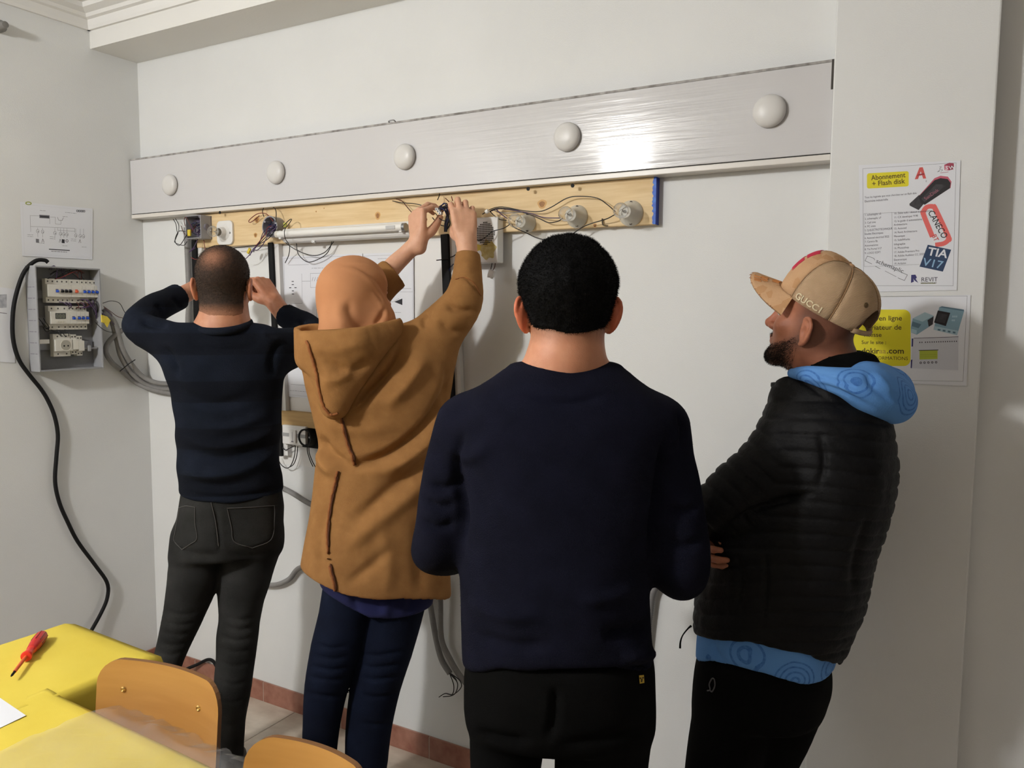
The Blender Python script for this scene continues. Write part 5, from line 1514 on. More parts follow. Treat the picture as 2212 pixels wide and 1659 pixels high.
def wire(name, pts, m, r=0.0016, label=None, parent=None, n=6, where=bw, group=None, cat='wire'):
    if parent is None and WIRE_PARENT[0] is not None: parent = WIRE_PARENT[0]
    P = [where(p[0], p[1], p[2] if len(p) > 2 else 0.045) for p in pts]
    o = MB().tube(P, r, n, smooth=5).build(name, m, parent, smooth='all')
    if parent is None: tag(o, label, cat, group)
    return o


# black capped cable trunkings
def trunking(p_top, p_bot, w, label, white=0.022):
    a, b = bw(*p_top, 0.03), bw(*p_bot, 0.03)
    t = thing('cable_trunking', label, 'trunking', 'vertical cable trunkings', tuple(b))
    d = (b - a); L_ = np.linalg.norm(d); d /= L_; s = np.cross(d, YA); s /= np.linalg.norm(s)
    s = s if s[0] > 0 else -s
    m = MB(); m.prism([(-w / 2 - 0.003, 0), (w / 2 + white, 0), (w / 2 + white, L_), (-w / 2 - 0.003, L_)], a, s, d, -YA, -0.0285, -0.006)
    m.build('trunk', M_WHITEP, t, bevel=0.001)
    m = MB(); m.prism([(-w / 2, 0.0), (w / 2, 0.0), (w / 2, L_ + .002), (-w / 2, L_ + .002)], a, s, d, -YA, -0.006, 0.006)
    m.build('cover', M_BLACKP, t, bevel=0.0015)['label'] = 'black cover'
    return t


trunking((420, 517), (434, 985), 0.026, 'black capped cable trunking nearest the left wall, behind the striped sweater man')
trunking((585, 524), (606, 984), 0.024, 'black capped cable trunking below the round grey junction box')
trunking((961, 506), (980, 1000), 0.030, 'black capped cable trunking below the raised hands')
t = bw(955, 562, .036); o = MB().tube([t + (-.022, -.002, 0), t + (.03, -.004, .003)], 0.0018, 5, smooth=1).build('cable_tie', M_BLACKP); tag(o, 'thin black cable tie round the trunking under the hands', 'cable tie')

# corrugated conduits
def conduit(name, pts, label, r=0.0105, where=wallpt, group='grey corrugated conduits', corr=True, m=None):
    P = catmull(np.array([where(*p) for p in pts]), 10)
    seg = np.concatenate([[0], np.cumsum(np.linalg.norm(np.diff(P, axis=0), axis=1))])
    n = max(8, int(seg[-1] / 0.0035)) if corr else len(P)
    s = np.linspace(0, seg[-1], n); Q = np.stack([np.interp(s, seg, P[:, k]) for k in range(3)], 1)
    R_ = r * (1 + 0.07 * np.where(np.arange(n) % 2 == 0, 1, -1)) if corr else r
    o = MB().tube(Q, R_ if np.ndim(R_) else np.full(n, r), 9, smooth=1).build(name, m or M_COND, smooth='all')
    return tag(o, label, 'conduit', group)


conduit('conduit', [(403, 492, .02), (406, 560, .02), (409, 640, .022), (407, 700, .02), (412, 770, .02), (416, 870, .02), (420, 960, .02)], 'grey conduit running straight down beside the leftmost trunking', r=0.0125)
conduit('conduit', [(300, 690, .05), (273, 707, .05), (240, 732, .03), (228, 756, .025), (240, 781, .025), (262, 800, .02), (302, 831, .02), (362, 849, .02), (440, 850, .03)], 'outermost bent grey conduit hanging right of the fuse box')
conduit('conduit', [(224, 668, .03), (240, 690, .035), (252, 735, .025), (262, 772, .025), (290, 812, .025), (332, 837, .025), (375, 840, .025), (440, 838, .03)], 'middle grey conduit of the bundle right of the fuse box')
conduit('conduit', [(224, 676, .045), (248, 696, .045), (268, 760, .04), (301, 807, .035), (332, 825, .03), (370, 829, .03), (440, 824, .035)], 'innermost grey conduit of the bundle right of the fuse box')
t0 = wallpt(276, 790, .02)
o = MB().tube([wallpt(259, 802, .03), wallpt(276, 788, .052), wallpt(292, 777, .04)], 0.002, 5).build('cable_tie', M_BLACKP); tag(o, 'black cable tie round the conduit bundle by the fuse box', 'cable tie')
conduit('conduit', [(560, 1040, .03), (612, 1055, .03), (665, 1086, .03), (720, 1115, .03), (735, 1160, .03), (690, 1215, .025), (645, 1228, .02), (622, 1253, .02), (583, 1264, .02), (520, 1250, .02), (482, 1228, .02), (474, 1205, .02)], 'grey conduit loop between the striped sweater man and the woman', where=bw, corr=False)
cend = conduit('conduit', [(920, 1250, .02), (930, 1310, .02), (942, 1380, .02), (954, 1425, .02), (972, 1455, .022)], 'grey conduit ending in bare wires near the skirting', where=bw, corr=False)
conduit('conduit', [(950, 1250, .04), (951, 1310, .04), (953, 1378, .035), (970, 1420, .03), (1000, 1468, .025), (1060, 1530, .02)], 'grey conduit curving behind the man in navy', where=bw, corr=False)
conduit('conduit', [(1440, 1240, .02), (1413, 1275, .02), (1404, 1320, .02), (1396, 1400, .02), (1392, 1470, .02)], 'pale conduit on the wall right of the man in navy', where=bw, m=M_WGREY)
WIRE_PARENT[0] = cend
for k, pp in enumerate(([(971, 1454), (980, 1480), (977, 1500), (962, 1498), (948, 1506)], [(974, 1455), (993, 1470), (996, 1485), (980, 1500), (966, 1499)], [(972, 1456), (988, 1475), (985, 1495), (975, 1503), (957, 1505)], [(973, 1455), (984, 1466), (987, 1473)])):
    wire('loose_wire', [(x, y, .03 + .006 * k) for x, y in pp], M_WBLACK, 0.0017, None)

WIRE_PARENT[0] = None
# square grey junction box, open towards the room
def open_box(name, c, w, h, d, label, cat, rim=0.004):
    """c = centre at the wall side, faces -y"""
    t = thing(name, label, cat, None, tuple(c))
    m = MB(); x0, x1, z0_, z1 = c[0] - w / 2, c[0] + w / 2, c[2] - h / 2, c[2] + h / 2; y1 = c[1]; y0 = y1 - d
    m.box((x0, y1 - rim, z0_), (x1, y1, z1)).build('back_plate', M_GREYIN, t)
    m = MB(); m.box((x0, y0, z0_), (x0 + rim, y1 - rim, z1)); m.box((x1 - rim, y0, z0_), (x1, y1 - rim, z1)); m.box((x0 + rim, y0, z0_), (x1 - rim, y1 - rim, z0_ + rim)); m.box((x0 + rim, y0, z1 - rim), (x1 - rim, y1 - rim, z1))
    m.build('shell', M_GREYBOX, t, bevel=0.0015)
    return t, y0


cb = np.array([on(441, 493, 1, WF)[0], WF, on(441, 493, 1, WF)[2]])
jb, jy = open_box('junction_box', cb, 0.094, 0.094, 0.055, 'square grey open junction box full of wires at the left end of the board', 'junction box')
m = MB()
for sx in (-1, 1):
    for sz in (-1, 1): m.lathe(cb + (sx * .040, -.054, sz * .040), (0, -1, 0), [(0, .005), (.0015, .005), (.0015, .002)], 8)
m.build('corner_screw', M_GREYIN, jb)
for sz in (-1, 1): MB().lathe(cb + (0.047, -.026, sz * 0.0), (1, 0, 0), [(0, .014), (.003, .013), (.005, .011)], 14).build('grommet', M_GREYIN, jb) if sz > 0 else None
def box_wires(c, n, mats, seed, R_=0.03, depth=0.05, name='box_wire', parent=None):
    r = random.Random(seed)
    for k in range(n):
        P = [c + np.array((r.uniform(-R_, R_), -r.uniform(0.006, depth), r.uniform(-R_, R_))) for _ in range(5)]
        MB().tube(P, 0.0013, 5, smooth=5).build(name, mats[k % len(mats)], parent, smooth='all')
box_wires(cb, 6, [M_WPURP, M_WBLUE, M_WBLACK, M_WRED], 5, parent=jb)
WIRE_PARENT[0] = jb
for pp, mm in (([(425, 480, .08), (405, 505, .09), (388, 530, .07), (378, 520, .06), (386, 500, .06), (400, 500, .08)], M_WBLACK), ([(420, 490, .08), (404, 508, .08), (396, 500, .07), (392, 488, .06)], M_WBROWN),
               ([(374, 473, .03), (380, 484, .03), (382, 498, .04), (384, 502, .05)], M_WBLACK), ([(379, 472, .03), (386, 486, .03), (386, 500, .04)], M_WBLACK),
               ([(418, 500, .09), (402, 470, .09), (398, 478, .08), (402, 495, .07)], M_WBROWN), ([(412, 484, .09), (420, 500, .09), (432, 512, .08)], M_WPURP),
               ([(428, 515, .06), (418, 535, .07), (408, 545, .07), (422, 535, .07)], M_WPURP), ([(440, 518, .05), (442, 545, .05), (425, 560, .06), (412, 556, .07)], M_WRED),
               ([(385, 503, .05), (380, 515, .06), (378, 524, .06), (396, 530, .06), (404, 522, .07)], M_WBLACK)):
    wire('loose_wire', pp, mm, 0.0015, None)
c = on(409, 503, 1, WF - .07); o = MB().box(c - (.008, .004, .013), c + (.008, .004, .013)).build('tape_tab', M_YEL, bevel=0.002); tag(o, 'yellow tape tab on the wires of the square junction box', 'tape')

WIRE_PARENT[0] = None
# white square lamp holder with clear bulb
def bulb_parts(c, d, parent, r=0.0225, neck=0.012, L=0.03):
    """c mouth of the socket, d outward direction"""
    g_ = MB().lathe(c, d, [(-0.004, neck), (0.006, neck * 1.02), (L * .55, r * .8), (L * .9, r * .98), (L * 1.15, r), (L * 1.5, r * .86), (L * 1.75, r * .5), (L * 1.85, r * .05)], 20).build('bulb', M_GLASS, parent, smooth='all')
    MB().lathe(c, d, [(-0.006, neck * .45), (0.004, neck * .4), (0.008, .003), (L * .8, .0018), (L * .85, .001)], 10).build('filament_stem', mat('bulb_stem', s2l(205, 205, 200), rough=0.25), g_, smooth=True)
    P = [np.array(c) + d * (L * .9) + X3[0] * a * .007 + X3[2] * (.003 * math.cos(3 * a)) for a in np.linspace(-1, 1, 9)]
    MB().tube(P, 0.0006, 4, smooth=1).build('filament', M_BRASS, g_)
    return g_


cs = np.array([on(489, 503, 1, WF)[0], WF, on(489, 503, 1, WF)[2]]); YN = np.array([0, -1., 0])
ls = thing('lamp_holder', 'square white lamp holder with a clear bulb next to the square junction box', 'lamp holder', 'lamp holders on the board', tuple(cs))
MB().prism(rrect(.092, .096, .02, 5), cs, XA, ZA, YN, 0, .010).build('base_plate', M_WHITEP, ls, bevel=.002)
MB().lathe(cs, YN, [(.009, .032), (.014, .026), (.018, .0215), (.034, .0205), (.038, .019), (.038, .014)], 24).build('socket', M_WHITEP, ls, smooth=True)
MB().lathe(cs, YN, [(.030, .0155), (.041, .0155), (.041, .012)], 18).build('socket_ring', M_BRASS, ls, smooth=True)
MB().lathe(cs + (.032, 0, -.002), YN, [(.0095, .0045), (.0108, .0045), (.0105, .002)], 10).build('screw', M_METAL, ls)
bulb_parts(cs + YN * .040, YN, ls, r=.0225, L=.026)

# round junction box
cr = np.array([on(601, 492, 1, WF)[0], WF, on(601, 492, 1, WF)[2]])
jr = thing('junction_box', 'round grey open junction box full of wires at the left end of the tube light', 'junction box', None, tuple(cr))
MB().lathe(cr, YN, [(0, .039), (.040, .040), (.044, .041), (.044, .0365), (.010, .035), (.006, .03)], 28).build('shell', M_GREYBOX, jr, smooth=True)
MB().lathe(cr, YN, [(.004, .034), (.007, .034)], 20).build('back_plate', M_GREYIN, jr)
for a in (0.4, 2.5, 4.4): MB().lathe(cr + np.array((math.cos(a) * .033, 0, math.sin(a) * .033)), YN, [(.02, .004), (.043, .004), (.043, .0018)], 8).build('screw_post', M_GREYBOX, jr, smooth=True)
box_wires(cr, 6, [M_WPURP, M_WBLUE, M_WBLACK, M_WBLUE], 8, R_=.022, depth=.045, parent=jr)
WIRE_PARENT[0] = jr
for pp, mm in (([(596, 480, .08), (596, 455, .06), (586, 445, .05), (573, 446, .05), (567, 456, .05), (570, 468, .06)], M_WBLACK), ([(590, 478, .08), (575, 462, .06), (556, 462, .05), (538, 476, .05), (542, 480, .05), (560, 466, .05)], M_WRED),
               ([(592, 485, .09), (570, 500, .08), (560, 525, .07), (545, 540, .07), (540, 552, .07)], M_WPURP), ([(590, 490, .09), (572, 505, .08), (556, 530, .07), (535, 555, .07), (525, 562, .06)], M_WPURP),
               ([(588, 494, .09), (574, 512, .07), (552, 535, .06), (548, 545, .06)], M_WBLACK), ([(592, 500, .08), (580, 515, .07), (558, 528, .05), (530, 533, .05), (505, 536, .04)], M_WBLACK),
               ([(586, 488, .09), (578, 492, .10), (574, 506, .09), (566, 515, .08), (552, 532, .07)], M_WRED), ([(598, 490, .08), (580, 508, .09), (568, 528, .08), (556, 540, .07), (546, 538, .07)], M_WPURP),
               ([(610, 490, .06), (624, 476, .06), (630, 474, .07), (624, 484, .09), (615, 497, .107), (616, 515, .10), (625, 530, .06), (624, 550, .03), (616, 568, .02)], M_WBLACK),
               ([(600, 505, .06), (612, 520, .05), (640, 540, .03), (675, 552, .03), (700, 546, .03), (715, 530, .03), (724, 517, .03)], M_WBLACK),
               ([(640, 524, .03), (644, 548, .03), (660, 564, .03), (675, 565, .03), (700, 553, .03), (712, 538, .03), (718, 518, .03)], M_WBLACK)):
    wire('loose_wire', pp, mm, 0.0016, None)
c = on(538, 542, 1, WF - .04); o = MB().box((-.006, -.004, -.012), (.006, .004, .012), (c, np.array(Matrix.Rotation(.6, 3, 'Y')))).build('tape_tab', M_YEL, bevel=.002); tag(o, 'yellow tape tab on the wires below the round junction box', 'tape')
c = on(616, 486, 1, WF - .02); o = MB().box(c - (.007, .004, .009), c + (.007, .004, .009)).build('tape_tab', mat('yellow_green', s2l(190, 190, 90), rough=.5), bevel=.002); tag(o, 'yellow green wire stub on the right side of the round junction box', 'tape')

WIRE_PARENT[0] = None
# fluorescent batten
a, b = on(614, 511, 1, WF - .02), on(888, 494, 1, WF - .02); zc = (a[2] + b[2]) / 2
tl = thing('tube_light', 'white fluorescent tube light fitting on the middle of the board', 'lamp', None, ((a[0] + b[0]) / 2, WF, zc))
MB().prism([(-.0, -.027), (.030, -.024), (.036, -.016), (.036, .020), (.030, .026), (0, .027)], (a[0] + .006, WF, zc), YN, ZA, XA, 0, b[0] - a[0] - .004).build('housing', M_WHITEP, tl, bevel=.0015)
MB().tube([(a[0] - .004, WF - .052, zc + .004), (b[0], WF - .052, zc + .004)], .013, 18, smooth=1).build('tube', mat('tube_glass', s2l(236, 235, 230), rough=.15), tl, smooth=True)
for x in (a[0] - .006, b[0] - .010): MB().tube([(x, WF - .052, zc + .004), (x + .012, WF - .052, zc + .004)], .0136, 16, smooth=1).build('end_cap', M_IVORY if x < -2 else M_METAL, tl, smooth=True)
for x in (a[0] + .012, b[0] - .02): MB().box((x - .006, WF - .056, zc - .014), (x + .006, WF - .03, zc + .018)).build('tube_clip', M_WHITEP, tl, bevel=.002)
MB().box((b[0] - .075, WF - .0662, zc - .002), (b[0] - .035, WF - .0645, zc + .010)).build('printed_label', mat('tube_print', s2l(186, 186, 184), rough=.5), tl)
c = on(677, 522, 1, WF - .03); MB().tube([c + (-.006, 0, 0), c + (.008, 0, -.002)], .005, 8, smooth=1).build('starter', M_WHITEP, tl, smooth='all')

# three round lamp holders with clear bulbs
names = [('round ivory lamp holder with a clear bulb, first right of the chime box', 1140, 482, .0300), ('round ivory lamp holder with a clear bulb, between the two other round ones', 1247, 468, .0355), ('round ivory lamp holder with a clear bulb, nearest the blue painted board end', 1363, 461, .0385)]
for lab, px_, py_, R_ in names:
    c = np.array([on(px_, py_, 1, WF)[0], WF, on(px_, py_, 1, WF)[2]])
    t = thing('lamp_holder', lab, 'lamp holder', 'lamp holders on the board', tuple(c))
    MB().lathe(c, YN, [(0, R_), (.006, R_ * .98), (.012, R_ * .82), (.030, .0225), (.046, .0195), (.048, .018), (.048, .0145)], 32).build('body', M_IVORY, t, smooth=True)
    MB().lathe(c, YN, [(.036, .0145), (.0475, .0140), (.0475, .0115)], 18).build('socket_ring', mat('dark_socket', s2l(70, 66, 60), rough=.4, metal=.6), t, smooth=True)
    for s_ in (1, -1): MB().lathe(c + np.array((.004, 0, s_ * R_ * .80)), YN, [(.008, .0042), (.0125, .0042), (.0115, .002)], 10).build('screw', mat('screw_hole', s2l(74, 64, 54), rough=.6), t)
    bulb_parts(c + YN * .048, YN, t, r=.0225)
LINKS = ['long black wire arching over the middle lamp holder to the blue painted end', 'black wire dipping to the middle lamp holder from above the chime box', 'purple wire running straight to the middle lamp holder', 'short black wire drooping to the first lamp holder right of the chime box', 'short purple wire beside the drooping black one at the first lamp holder', 'grey wire lying flat along the board above the first lamp holder', 'long thin wire sagging below the board from the last lamp holder to the first', 'dark wire crossing the grille of the chime box to the first lamp holder']
lk = iter(LINKS)
for pp, mm in (([(1042, 463, .09), (1060, 452, .07), (1085, 447, .05), (1130, 455, .05), (1165, 457, .05), (1190, 448, .05), (1225, 428, .05), (1255, 424, .05), (1290, 428, .05), (1312, 442, .06), (1329, 457, .07)], M_WBLACK),
               ([(1050, 460, .08), (1075, 450, .06), (1110, 453, .05), (1140, 462, .05), (1165, 472, .05), (1185, 481, .05), (1205, 478, .06), (1215, 472, .07)], M_WBLACK),
               ([(1055, 458, .07), (1080, 451, .05), (1120, 456, .05), (1150, 462, .05), (1175, 470, .05), (1210, 471, .06)], M_WPURP),
               ([(1058, 456, .06), (1068, 466, .06), (1080, 474, .06), (1094, 476, .07)], M_WBLACK), ([(1072, 452, .05), (1082, 462, .06), (1096, 472, .07)], M_WPURP), ([(1062, 453, .05), (1090, 460, .05), (1130, 458, .05)], M_WGREY),
               ([(1329, 463, .07), (1310, 473, .06), (1280, 482, .05), (1260, 490, .05), (1240, 503, .05), (1222, 514, .04), (1190, 519, .04), (1160, 514, .04), (1135, 502, .05), (1112, 492, .06), (1106, 485, .07)], M_WBLACK),
               ([(1102, 484, .07), (1088, 493, .08), (1064, 500, .09), (1052, 510, .10), (1040, 518, .10), (1028, 520, .10)], M_WBLACK)):
    wire('connecting_wire', pp, mm, 0.0016, next(lk), group='wires between the lamp holders')
c = on(1053, 456, 1, WF - .075); o = MB().lathe(c + (-.006, 0, -.003), (1, 0, .4), [(0, .0065), (.010, .0065)], 12).build('wire_clip', M_WHITEP, smooth=True); tag(o, 'white plastic ring bundling the black wires above the chime box', 'clip')
c = on(1306, 488, 1, WF - .004); o = MB().tube([c + (-.008, 0, .022), c + (-.004, -.004, .004), c + (.004, -.004, 0), c + (.012, -.002, -.001)], .0022, 6).build('bent_nail', M_BRASS); tag(o, 'small bent metal clip at the lower edge of the board', 'nail')

# chime box with grille
c0 = on(1029, 470, 1, WF - .04); c1 = on(1074, 567, 1, WF - .04)
xw = 0.118; cx = c1[0] - xw / 2; z1_, z0_ = c0[2], c1[2]; cc = np.array((cx, WF, (z0_ + z1_) / 2)); hh = z1_ - z0_
ch = thing('chime_box', 'white door chime box with a round dotted grille and a worn yellow stain', 'chime', None, tuple(cc))
MB().box((cx - xw / 2, WF - .038, z0_), (cx + xw / 2, WF, z1_)).build('housing', M_WHITEP, ch, bevel=.003)
m = MB(); gx, gz = cx + .012, z1_ - .052
for i in range(-6, 7):
    for j in range(-6, 7):
        if i * i + j * j < 38:
            q = np.array((gx + i * .0058, WF - .0383, gz + j * .0058)); m.box(q - (.0019, .0006, .0019), q + (.0019, .0006, .0019))
gr = m.build('grille_holes', mat('grille_dark', s2l(60, 56, 52), rough=.9), ch); gr['kind'] = 'stuff'
st = mat('yellow_stain', s2l(206, 196, 140), rough=.5, color2=s2l(176, 150, 60), vscale=70, detail=8)
pl_ = [(.030 * math.cos(t) * (1 + .18 * math.sin(5 * t)), .030 * math.sin(t) * (1 + .14 * math.cos(7 * t))) for t in np.linspace(0, 2 * math.pi, 40, endpoint=False)]
MB().prism(pl_, (cx + .022, WF - .038, z0_ + .042), XA, ZA, YN, -.001, .0004).build('worn_sticker', st, ch)
MB().prism([(a_ * .35, b_ * .35) for a_, b_ in pl_], (cx - .014, WF - .038, z0_ + .050), XA, ZA, YN, -.001, .0005).build('worn_sticker', M_YEL, ch)
bl_ = on(1062, 590, 1, WF - .02)
for k, x in enumerate((1063, 1070)): wire('connector_wire', [(x, 568, .045), (x - 2, 578, .045), (1060 + 3 * k, 586, .045)], M_WBROWN if k else M_WBLACK, .0013, None, parent=ch)
cn = thing('terminal_block', 'small white plug hanging by two wires below the chime box', 'connector', None, tuple(bl_))
MB().box((-.011, -.006, -.012), (.011, .006, .010), (bl_, np.array(Matrix.Rotation(.35, 3, 'Y')))).build('block', M_WHITEP, cn, bevel=.002)
for k in (-1, 1): MB().box((k * .006 - .003, -.0065, -.017), (k * .006 + .003, .004, -.011), (bl_, np.array(Matrix.Rotation(.35, 3, 'Y')))).build('prong', M_WHITEP, cn, bevel=.001)

# terminal block and wires held between the hands
ht = on(949, 456, 1, WF - .105)
tb = thing('terminal_block', 'white terminal block held between the raised hands', 'connector', None, tuple(ht))
for k in range(3):
    q = ht + np.array((k * .008 - .008, -.002 * k, .006 - .007 * k)); MB().box(q - (.0055, .006, .0045), q + (.0055, .006, .0045)).build('terminal', M_WHITEP, tb, bevel=.0015)
    MB().lathe(q + (0, -.006, 0), YN, [(-.001, .0024), (.0004, .0024), (0, .001)], 8).build('hole', M_BLACKP, tb)
WIRE_PARENT[0] = tb
r_ = random.Random(11)
for k in range(11):
    P = [(952 + r_.uniform(-4, 4), 452 + r_.uniform(-6, 8), .125), (962 + r_.uniform(-4, 6), 446 + r_.uniform(-8, 10), .13 + r_.uniform(0, .02)), (970 + r_.uniform(-4, 4), 458 + r_.uniform(-8, 10), .125), (966 + r_.uniform(-6, 6), 480 + r_.uniform(-4, 6), .08), (962 + r_.uniform(-3, 3), 500, .05)]
    wire('gathered_wire', P, [M_WBLACK, M_WBLUE, M_WBLACK][k % 3], .002, None)
for pp, mm in (([(949, 412, .04), (949, 422, .05), (945, 432, .06)], M_WBLACK), ([(848, 434, .04), (868, 438, .05), (895, 440, .06), (912, 444, .06)], M_WBLACK), ([(856, 430, .04), (868, 434, .045), (880, 448, .05), (892, 462, .05)], M_WBROWN),
               ([(934, 470, .08), (945, 482, .08), (960, 488, .07), (972, 478, .08)], M_WBLACK), ([(940, 460, .09), (952, 474, .125), (964, 478, .125)], M_WBLACK), ([(962, 428, .05), (970, 436, .05)], M_WBROWN), ([(975, 424, .05), (978, 434, .05)], M_WRED)):
    wire('gathered_wire', pp, mm, .0016, None)
WIRE_PARENT[0] = None
wire('stray_wire', [(972, 556, .03), (980, 553, .035), (985, 549, .035)], M_WBLACK, .0016, 'short black wire sticking out right of the trunking under the hands')
wire('stray_wire', [(970, 590, .03), (973, 578, .035), (980, 570, .035)], M_WBLUE, .0016, 'short blue wire behind the raised right sleeve')

# lower batten with switch and socket
l0 = bw(608, 907, .03); l1 = bw(770, 905, .03)
bt = thing('wooden_batten', 'short wooden batten low on the wall left of the camel coat', 'batten', None, (l0[0], BACK, l0[2]))
zt, zb_ = bw(640, 890, .03)[2], bw(640, 922, .03)[2]
MB().box((l0[0], BACK - .03, zb_), (l1[0], BACK - .0005, zt)).build('plank', mat('old_pine', s2l(176, 144, 94), rough=.7, color2=s2l(196, 164, 112), vscale=6, stretch=(1, 8, 16), detail=6), bt, bevel=.002)
w0, w1 = bw(610, 917, .04), bw(661, 964, .04)
sw = thing('light_switch', 'white double light switch box below the wooden batten', 'switch', None, (float((w0[0] + w1[0]) / 2), BACK, float((w0[2] + w1[2]) / 2)))
MB().box((w0[0], BACK - .042, w1[2]), (w1[0], BACK - .001, w0[2])).build('box', M_WHITEP, sw, bevel=.003)
mid = (w0 + w1) / 2; mid[1] = BACK - .042
MB().box((w0[0] + .001, BACK - .0428, mid[2] - .007), (w1[0] - .001, BACK - .0415, mid[2] + .007)).build('label_strip', mat('grey_strip', s2l(160, 160, 160), rough=.5), sw)
MB().box((mid[0] - .020, BACK - .048, mid[2] - .030), (mid[0] + .016, BACK - .0415, mid[2] + .022)).build('rocker', M_WHITEP, sw, bevel=.002)
MB().box((mid[0] - .0025, BACK - .0487, mid[2] - .022), (mid[0] - .0015, BACK - .047, mid[2] + .014)).build('rocker_gap', M_GREYIN, sw)
MB().box((mid[0] - .008, BACK - .0486, mid[2] - .026), (mid[0] + .004, BACK - .047, mid[2] - .022)).build('mark', M_GREYIN, sw)
so = bw(676, 942, .0)
sk = thing('wall_socket', 'round black wall socket right of the white switch, below the batten', 'socket', None, tuple(so))
MB().box((so[0] - .048, BACK - .012, so[2] - .046), (so[0] + .05, BACK - .001, so[2] + .046)).build('frame', M_BLACKP, sk, bevel=.003)
MB().lathe(so, YN, [(.010, .036), (.046, .034), (.046, .028), (.03, .026)], 26).build('cup', M_BLACKP, sk, smooth=True)
for s_ in (-1, 1): MB().lathe(so + np.array((s_ * .01, 0, 0)), YN, [(.029, .004), (.0305, .004), (.030, .001)], 8).build('pin_hole', M_METAL, sk)
WIRE_PARENT[0] = sw
for pp in ([(606, 962, .03), (616, 972, .03), (626, 968, .03), (637, 963, .035)], [(638, 963, .03), (636, 985, .03), (628, 1006, .03), (618, 1011, .03), (606, 1002, .03), (598, 985, .03)], [(643, 964, .03), (641, 985, .03), (634, 1003, .03), (622, 1011, .03)],
           [(664, 962, .03), (664, 975, .03), (670, 995, .03), (676, 1008, .03)], [(667, 962, .03), (668, 978, .03), (674, 995, .03), (682, 1010, .03)]):
    wire('hanging_wire', pp, M_WBLACK, .0018, None)

WIRE_PARENT[0] = None
# ------------------------------------------------------------------ fuse box on the left wall
BX = LEFT + 0.069                                # its front
f00 = on(75, 573, 0, BX); f11 = on(225, 796, 0, BX)
FY0, FY1, FZ1, FZ0 = f00[1], f11[1], f00[2], on(86, 804, 0, BX)[2]
fb = thing('fuse_box', 'open grey fuse box with three rows of breakers on the left wall', 'fuse box', None, (LEFT, (FY0 + FY1) / 2, FZ0))
W_, H_ = FY1 - FY0, FZ1 - FZ0
def fbx(name, u0, u1, v0, v1, d0, d1, m, parent=fb, bevel=0.0):
    """u right, v up from the lower left corner, d out of the wall"""
    return MB().box((LEFT + d0, FY0 + u0, FZ0 + v0), (LEFT + d1, FY0 + u1, FZ0 + v1)).build(name, m, parent, bevel=bevel)
M_FB = mat('fuse_box_grey', s2l(152, 153, 156), rough=.5, var=.05, vscale=25)
M_FBIN = mat('fuse_box_inside', s2l(128, 129, 132), rough=.6, var=.06, vscale=25)
M_MCB = mat('breaker_ivory', s2l(216, 213, 203), rough=.4)
M_LEV_B = mat('lever_blue', s2l(28, 78, 190), rough=.35)
M_LEV_O = mat('button_orange', s2l(214, 96, 64), rough=.4)
fbx('back_plate', 0, W_, 0, H_, .001, .006, M_FBIN)
fbx('side_wall', 0, .006, 0, H_, .006, .069, M_FB, bevel=.0015); fbx('side_wall', W_ - .006, W_, 0, H_, .006, .069, M_FB, bevel=.0015)
fbx('top_wall', .006, W_ - .006, H_ - .006, H_, .006, .069, M_FB, bevel=.0015); fbx('bottom_wall', .006, W_ - .006, 0, .006, .006, .069, M_FB, bevel=.0015)
for k in range(7):
    v = H_ * (.80 - .105 * k)
    fbx('knockout_slot', -.0006, .001, v - .0012, v + .0012, .012, .040, M_GREYIN); fbx('knockout_slot', -.0006, .001, v - .0012, v + .0012, .046, .060, M_GREYIN)
ROW = [(.785, .96), (.44, .70), (.14, .34)]
for v in (.66, .40, .165):
    vv = H_ * (v + .035); fbx('din_rail', .012, W_ - .012, vv, vv + .032, .008, .014, mat('zinc_rail', s2l(142, 144, 150), rough=.35, metal=.5))
    for u in (.03, W_ - .03): MB().lathe((LEFT + .014, FY0 + u, FZ0 + vv + .016), (1, 0, 0), [(0, .006), (.002, .006), (.002, .002)], 10).build('rail_screw', M_METAL, fb)


def breaker(u0, u1, vb, poles, levers, h=.082, extra=None, name='breaker'):
    """stepped modular device: two terminal shoulders and a raised middle"""
    S_ = lambda u, v, d: (LEFT + d - .012, FY0 + u, FZ0 + v)
    m = MB(); prof_ = [(.026, vb), (.050, vb), (.050, vb + h * .22), (.066, vb + h * .25), (.066, vb + h * .75), (.050, vb + h * .78), (.050, vb + h), (.026, vb + h)]
    m.prism(prof_, (LEFT - .012, FY0 + u0, FZ0), XA, ZA, YA, 0, u1 - u0 - .0008)
    b_ = m.build(name, M_MCB, fb, bevel=.0008)
    hm = MB(); w = (u1 - u0) / poles
    for k in range(poles):
        for v in (vb + h * .11, vb + h * .89): hm.lathe(S_(u0 + w * (k + .5), v, .0499), XA, [(0, .0034), (.0005, .0034), (.0002, .001)], 8)
    hm.build('terminal_screws', mat('terminal_dark', s2l(78, 76, 74), rough=.6), b_)
    for (u, kind) in levers:
        q = S_(u0 + (u1 - u0) * u, vb + h * .5, .066)
        lm = {'b': M_LEV_B, 'k': M_BLACKP, 'o': M_LEV_O}[kind]
        MB().box(np.array(q) - (.0005, .0052, .007), np.array(q) + (.0008, .0052, .007)).build('lever_slot', M_GREYIN if kind != 'o' else M_LEV_O, b_)
        MB().box(np.array(q) + (0, -.0042, -.006), np.array(q) + (.009, .0042, .003)).build('lever', lm, b_, bevel=.001)
    return b_


